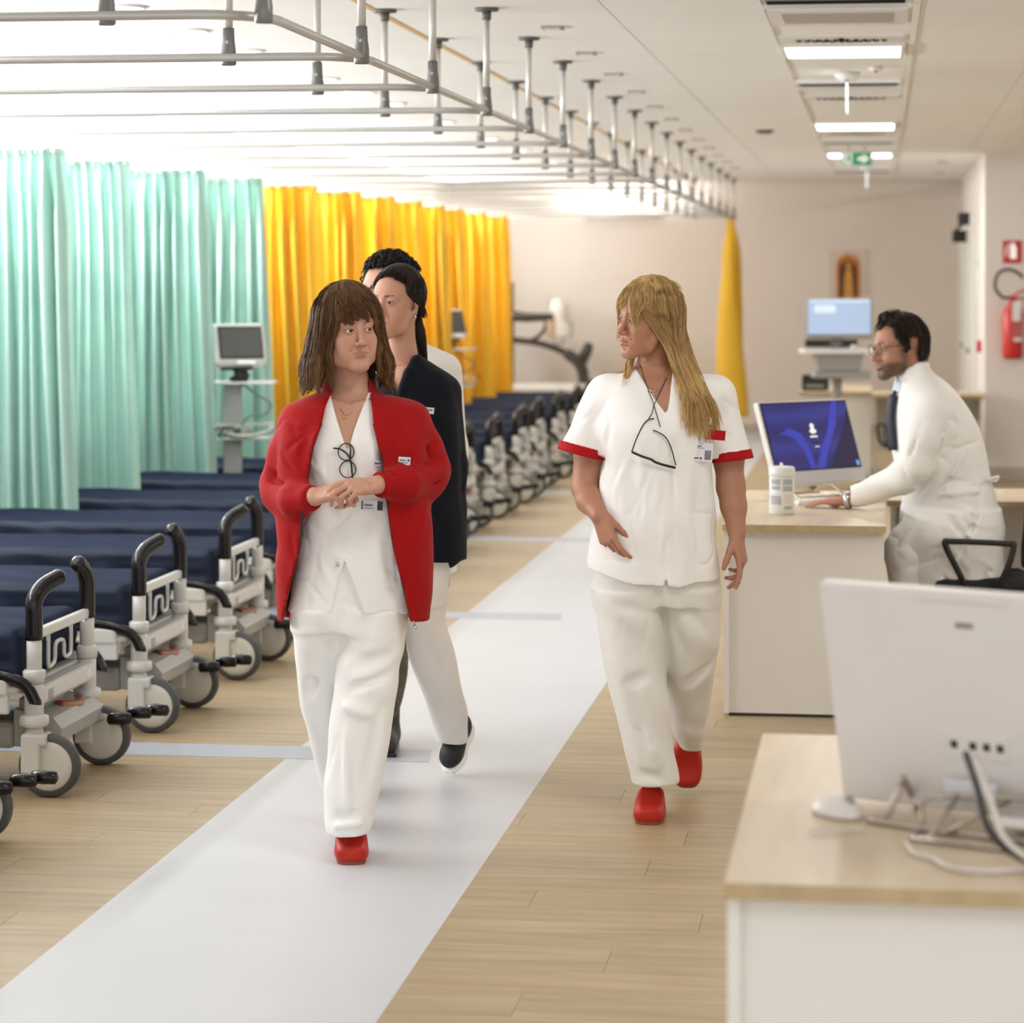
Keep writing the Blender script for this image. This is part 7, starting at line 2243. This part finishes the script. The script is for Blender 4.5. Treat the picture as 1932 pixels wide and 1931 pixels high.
# ================================================================ person 5: man in the white coat at the desk
def seated_man():
    fig = Fig(1790, 10.75, 'bearded man in glasses and a white coat leaning over the desk')
    P, row = fig.P, fig.row
    H = Head(P(1693, 655, -.02), -68, 6, 0, 1.0)
    wl = P(1602, 944, -.12)
    F = body_grid(H.o, [P(1565, 940, -.1)], (-.62, -.36, .40), (.26, .26, 1.54), .0034, .009)
    build_head(F, H, male=True, nose=1.12, brow=1.1, jaw=1.04)
    F.chain([H.T(0, .035, -.05), P(1722, 705, .0), P(1738, 740, .0)], [.058, .060, .070], .02)
    F.ell(P(1760, 800, .0), (.14, .17, .18), None, .03)
    F.ell(P(1800, 900, .0), (.14, .15, .2), None, .05)
    F.chain([P(1748, 800, -.16), P(1712, 892, -.20), wl], [.045, .042, .030], .02)
    build_hand(F, wl, P(1530, 948, -.06) - wl, (0, .05, -1), -1, [(.10, .12, .08), (.08, .12, .08), (.08, .14, .08), (.10, .16, .1)], 1.05, .2, (.5, .8, .25), .25)
    F.chain([P(1748, 800, .16), P(1712, 880, .22), P(1640, 930, .28)], [.045, .042, .030], .02)
    F.cap(P(1640, 930, .28), P(1610, 934, .30), .028, .018, .01)
    skin = srgb(178, 130, 106)
    solid('body', F, M['skin'], fig.root, 1, lambda V: head_tint(H, V, skin, srgb(168, 104, 90), srgb(52, 36, 26), 1.1, beard=srgb(58, 44, 36), beard_amt=1.0, lipw=.8))
    build_eyes(fig, H, 0)
    # coat
    J = SDF(axis(-.42, .24, .006), axis(-.32, .32, .006), axis(.36, 1.32, .006))
    J.zloft([row(688, 1712, 1748, -.075, .075), row(704, 1702, 1762, -.10, .10), row(722, 1694, 1786, -.14, .14), row(750, 1690, 1812, -.185, .185), row(800, 1684, 1842, -.20, .20), row(850, 1686, 1858, -.19, .19), row(900, 1698, 1868, -.18, .18), row(940, 1702, 1878, -.19, .19), row(980, 1704, 1886, -.20, .20)], 2.2, 0)
    J.zloft([row(960, 1706, 1886, -.20, .20), row(1010, 1698, 1890, -.21, .21), row(1070, 1694, 1890, -.215, .215), row(1112, 1700, 1888, -.21, .21)], 2.6, .03)
    # thighs under the skirts of the coat
    J.chain([P(1840, 1010, -.10), P(1760, 1010, -.11), P(1712, 1030, -.11)], [.095, .100, .085], .04)
    J.chain([P(1840, 1010, .10), P(1760, 1010, .11), P(1712, 1030, .11)], [.095, .100, .085], .04)
    J.ell(P(1716, 690, .0), (.062, .066, .045), None, .012, 's')
    J.chain([P(1756, 775, -.15), P(1738, 830, -.185), P(1722, 884, -.20), P(1706, 902, -.19)], [.078, .072, .066, .062], .03)
    J.chain([P(1706, 902, -.19), P(1655, 922, -.15), P(1614, 938, -.125)], [.062, .052, .046], .02)
    J.chain([P(1756, 775, .15), P(1730, 840, .19), P(1706, 900, .22), P(1640, 928, .28)], [.078, .070, .062, .046], .03)
    J.chain([P(1700, 712, -.05), P(1716, 704, -.075), P(1736, 694, -.07), P(1748, 688, -.03)], [.012, .016, .018, .016], .012)
    J.ripple((-.6, -.5, .3), (.5, .5, 1.5), .0040, (22, 14, 22), 23)
    for a, b, w_, am in (((1740, 800, -.23), (1712, 880, -.25), .011, .009), ((1690, 860, -.22), (1740, 900, -.25), .009, .010), ((1680, 880, -.22), (1730, 925, -.23), .009, -.009), ((1660, 895, -.18), (1700, 935, -.2), .008, .009), ((1640, 905, -.18), (1670, 945, -.17), .008, .008),
                         ((1775, 810, -.2), (1760, 900, -.2), .012, .010), ((1800, 830, -.2), (1770, 930, -.2), .012, .009), ((1830, 840, -.19), (1790, 910, -.2), .012, -.008), ((1760, 915, -.2), (1860, 905, -.17), .011, .012), ((1745, 935, -.2), (1870, 925, -.17), .012, -.009), ((1770, 950, -.2), (1830, 1030, -.22), .012, .010),
                         ((1740, 990, -.22), (1700, 1060, -.2), .012, .010), ((1720, 1000, -.2), (1690, 1040, -.18), .010, -.008), ((1850, 950, -.18), (1800, 1080, -.22), .013, .010), ((1872, 970, -.15), (1862, 1090, -.17), .012, .008)):
        J.crease(P(*a), P(*b), w_, am * 1.7)
    J.random_folds(90, 83, (-.22, .2), (.42, 1.2), (.8, .6), .8, (.06, .18), (.007, .013), (.003, .007))
    o = solid('coat', J, M['cloth_white'], fig.root, 1)
    MB().tube(bez([P(1862, 906, -.14), P(1874, 902, -.12), P(1884, 900, -.10), P(1878, 908, -.10), P(1868, 906, -.12)], 5), .006, 6).build('back_tie', M['cloth_white'], o)
    # shirt collar and tie
    S = SDF(axis(-.26, -.05, .0045), axis(-.12, .12, .0045), axis(1.12, 1.36, .0045))
    S.zloft([row(690, 1698, 1748, -.072, .072), row(712, 1690, 1752, -.080, .080), row(740, 1684, 1760, -.09, .09)], 2.2, 0); S.shell(.016)
    solid('shirt_collar', S, M['shirt_blue'], fig.root, 1)
    MB().tube(bez([P(1690, 738, -.03), P(1684, 752, -.04), P(1680, 790, -.05), P(1684, 850, -.06)], 5), [.012] * 4 + [.024] * 12, 8, flat=.5).build('tie', M['tie'], fig.root)
    # legs
    Z = SDF(axis(-.30, .2, .007), axis(-.24, .24, .007), axis(.03, .70, .007))
    for s in (-1, 1):
        kx = P(1706, 1040, .11 * s)
        Z.chain([P(1800, 1030, .1 * s), kx, np.array([kx[0] + .02, .11 * s, .30]), np.array([kx[0] + .05, .11 * s, .09])], [.08, .078, .066, .058], .03)
    Z.random_folds(40, 87, (-.3, 0), (.1, .6), (.8, .5), .6, (.06, .15), (.008, .014), (.003, .007))
    solid('trousers', Z, M['cloth_white'], fig.root, 1)
    for s in (-1, 1):
        kx = P(1706, 1040, .11 * s)
        B = SDF(axis(kx[0] - .20, kx[0] + .12, .006), axis(.11 * s - .07, .11 * s + .07, .006), axis(-.02, .13, .006))
        B.cap((kx[0] + .05, .11 * s, .045), (kx[0] - .13, .11 * s, .035), .042, .040, 0)
        B.cap((kx[0] + .05, .11 * s, .045), (kx[0] + .05, .11 * s, .09), .04, .04, .02)
        B.func((-2, -1, -1), (1, 1, 1), lambda x, y, z: -(z - .001) + 0 * x + 0 * y, op='i')
        o = solid('shoe', B, M['clog'] if False else M['black'], fig.root)
        MB().box(kx[0] - .165, kx[0] + .085, .11 * s - .036, .11 * s + .036, 0, .012, bev=.004).build('sole', M['rubber'] if 'rubber' in M else M['black'], o)
    # watch
    q = Vector(unit(np.asarray(P(1530, 948, -.06)) - wl))
    mt = Matrix.Translation(wl + np.array([-.004, 0, 0])) @ Vector((0, 0, 1)).rotation_difference(q).to_matrix().to_4x4()
    wt = MB().lathe([(.034, -.009), (.036, -.009), (.036, .009), (.034, .009)], 20, mt, close=False).build('watch', M['silver'], fig.root)
    MB().sphere(wl + np.array([-.004, -.012, .032]), (.015, .015, .006), 12, 6).build('watch_face', M['white_plastic'], wt)
    rim_glasses(fig, H, mat('dark_brown_frame', srgb(44, 30, 24), .35), half=.031, w=.0235, h=.0205, square=2.2, thick=.0016)
    rnd = random.Random(22)
    j = lambda q_: rnd.uniform(-q_, q_)
    guides = []
    for az in range(-180, 180, 9):
        a_ = abs(az)
        top = (.087, .108, .103)
        if a_ < 48: guides.append(scalp_guide(az, 4, 56 + j(9), top, (0, .020, .030), sweep=j(16)))
        elif a_ < 60: guides.append(scalp_guide(az, 4, 84 + j(8), top, (0, .020, .030)))
        elif a_ < 86: guides.append(scalp_guide(az, 4, 88, (.084, .104, .103), (0, .020, .030), tail=[((1 if az > 0 else -1) * .0775, -.004 + .0004 * a_ - .02, .0 + j(.008)), ((1 if az > 0 else -1) * .0745, -.012 + .0004 * a_ - .02, -.022 + j(.008))]))
        elif a_ < 112: guides.append(scalp_guide(az, 4, 88, top, (0, .020, .030)))
        else: guides.append(scalp_guide(az, 4, 100, top, (0, .020, .030), tail=[(.078 * math.sin(az * D2R), .020 - .100 * math.cos(az * D2R), -.03), (.066 * math.sin(az * D2R), .020 - .088 * math.cos(az * D2R), -.072)]))
    for q_ in range(26):
        az = j(60); guides.append(scalp_guide(az, 15, 40 + j(14), (.094, .116, .116), (0, .020, .032), sweep=j(40)))
    build_hair(fig, H, guides, 1200, srgb(44, 34, 27), .5, M['hair'], .0090, .0012, .009, 13)
    return fig
seated_man()
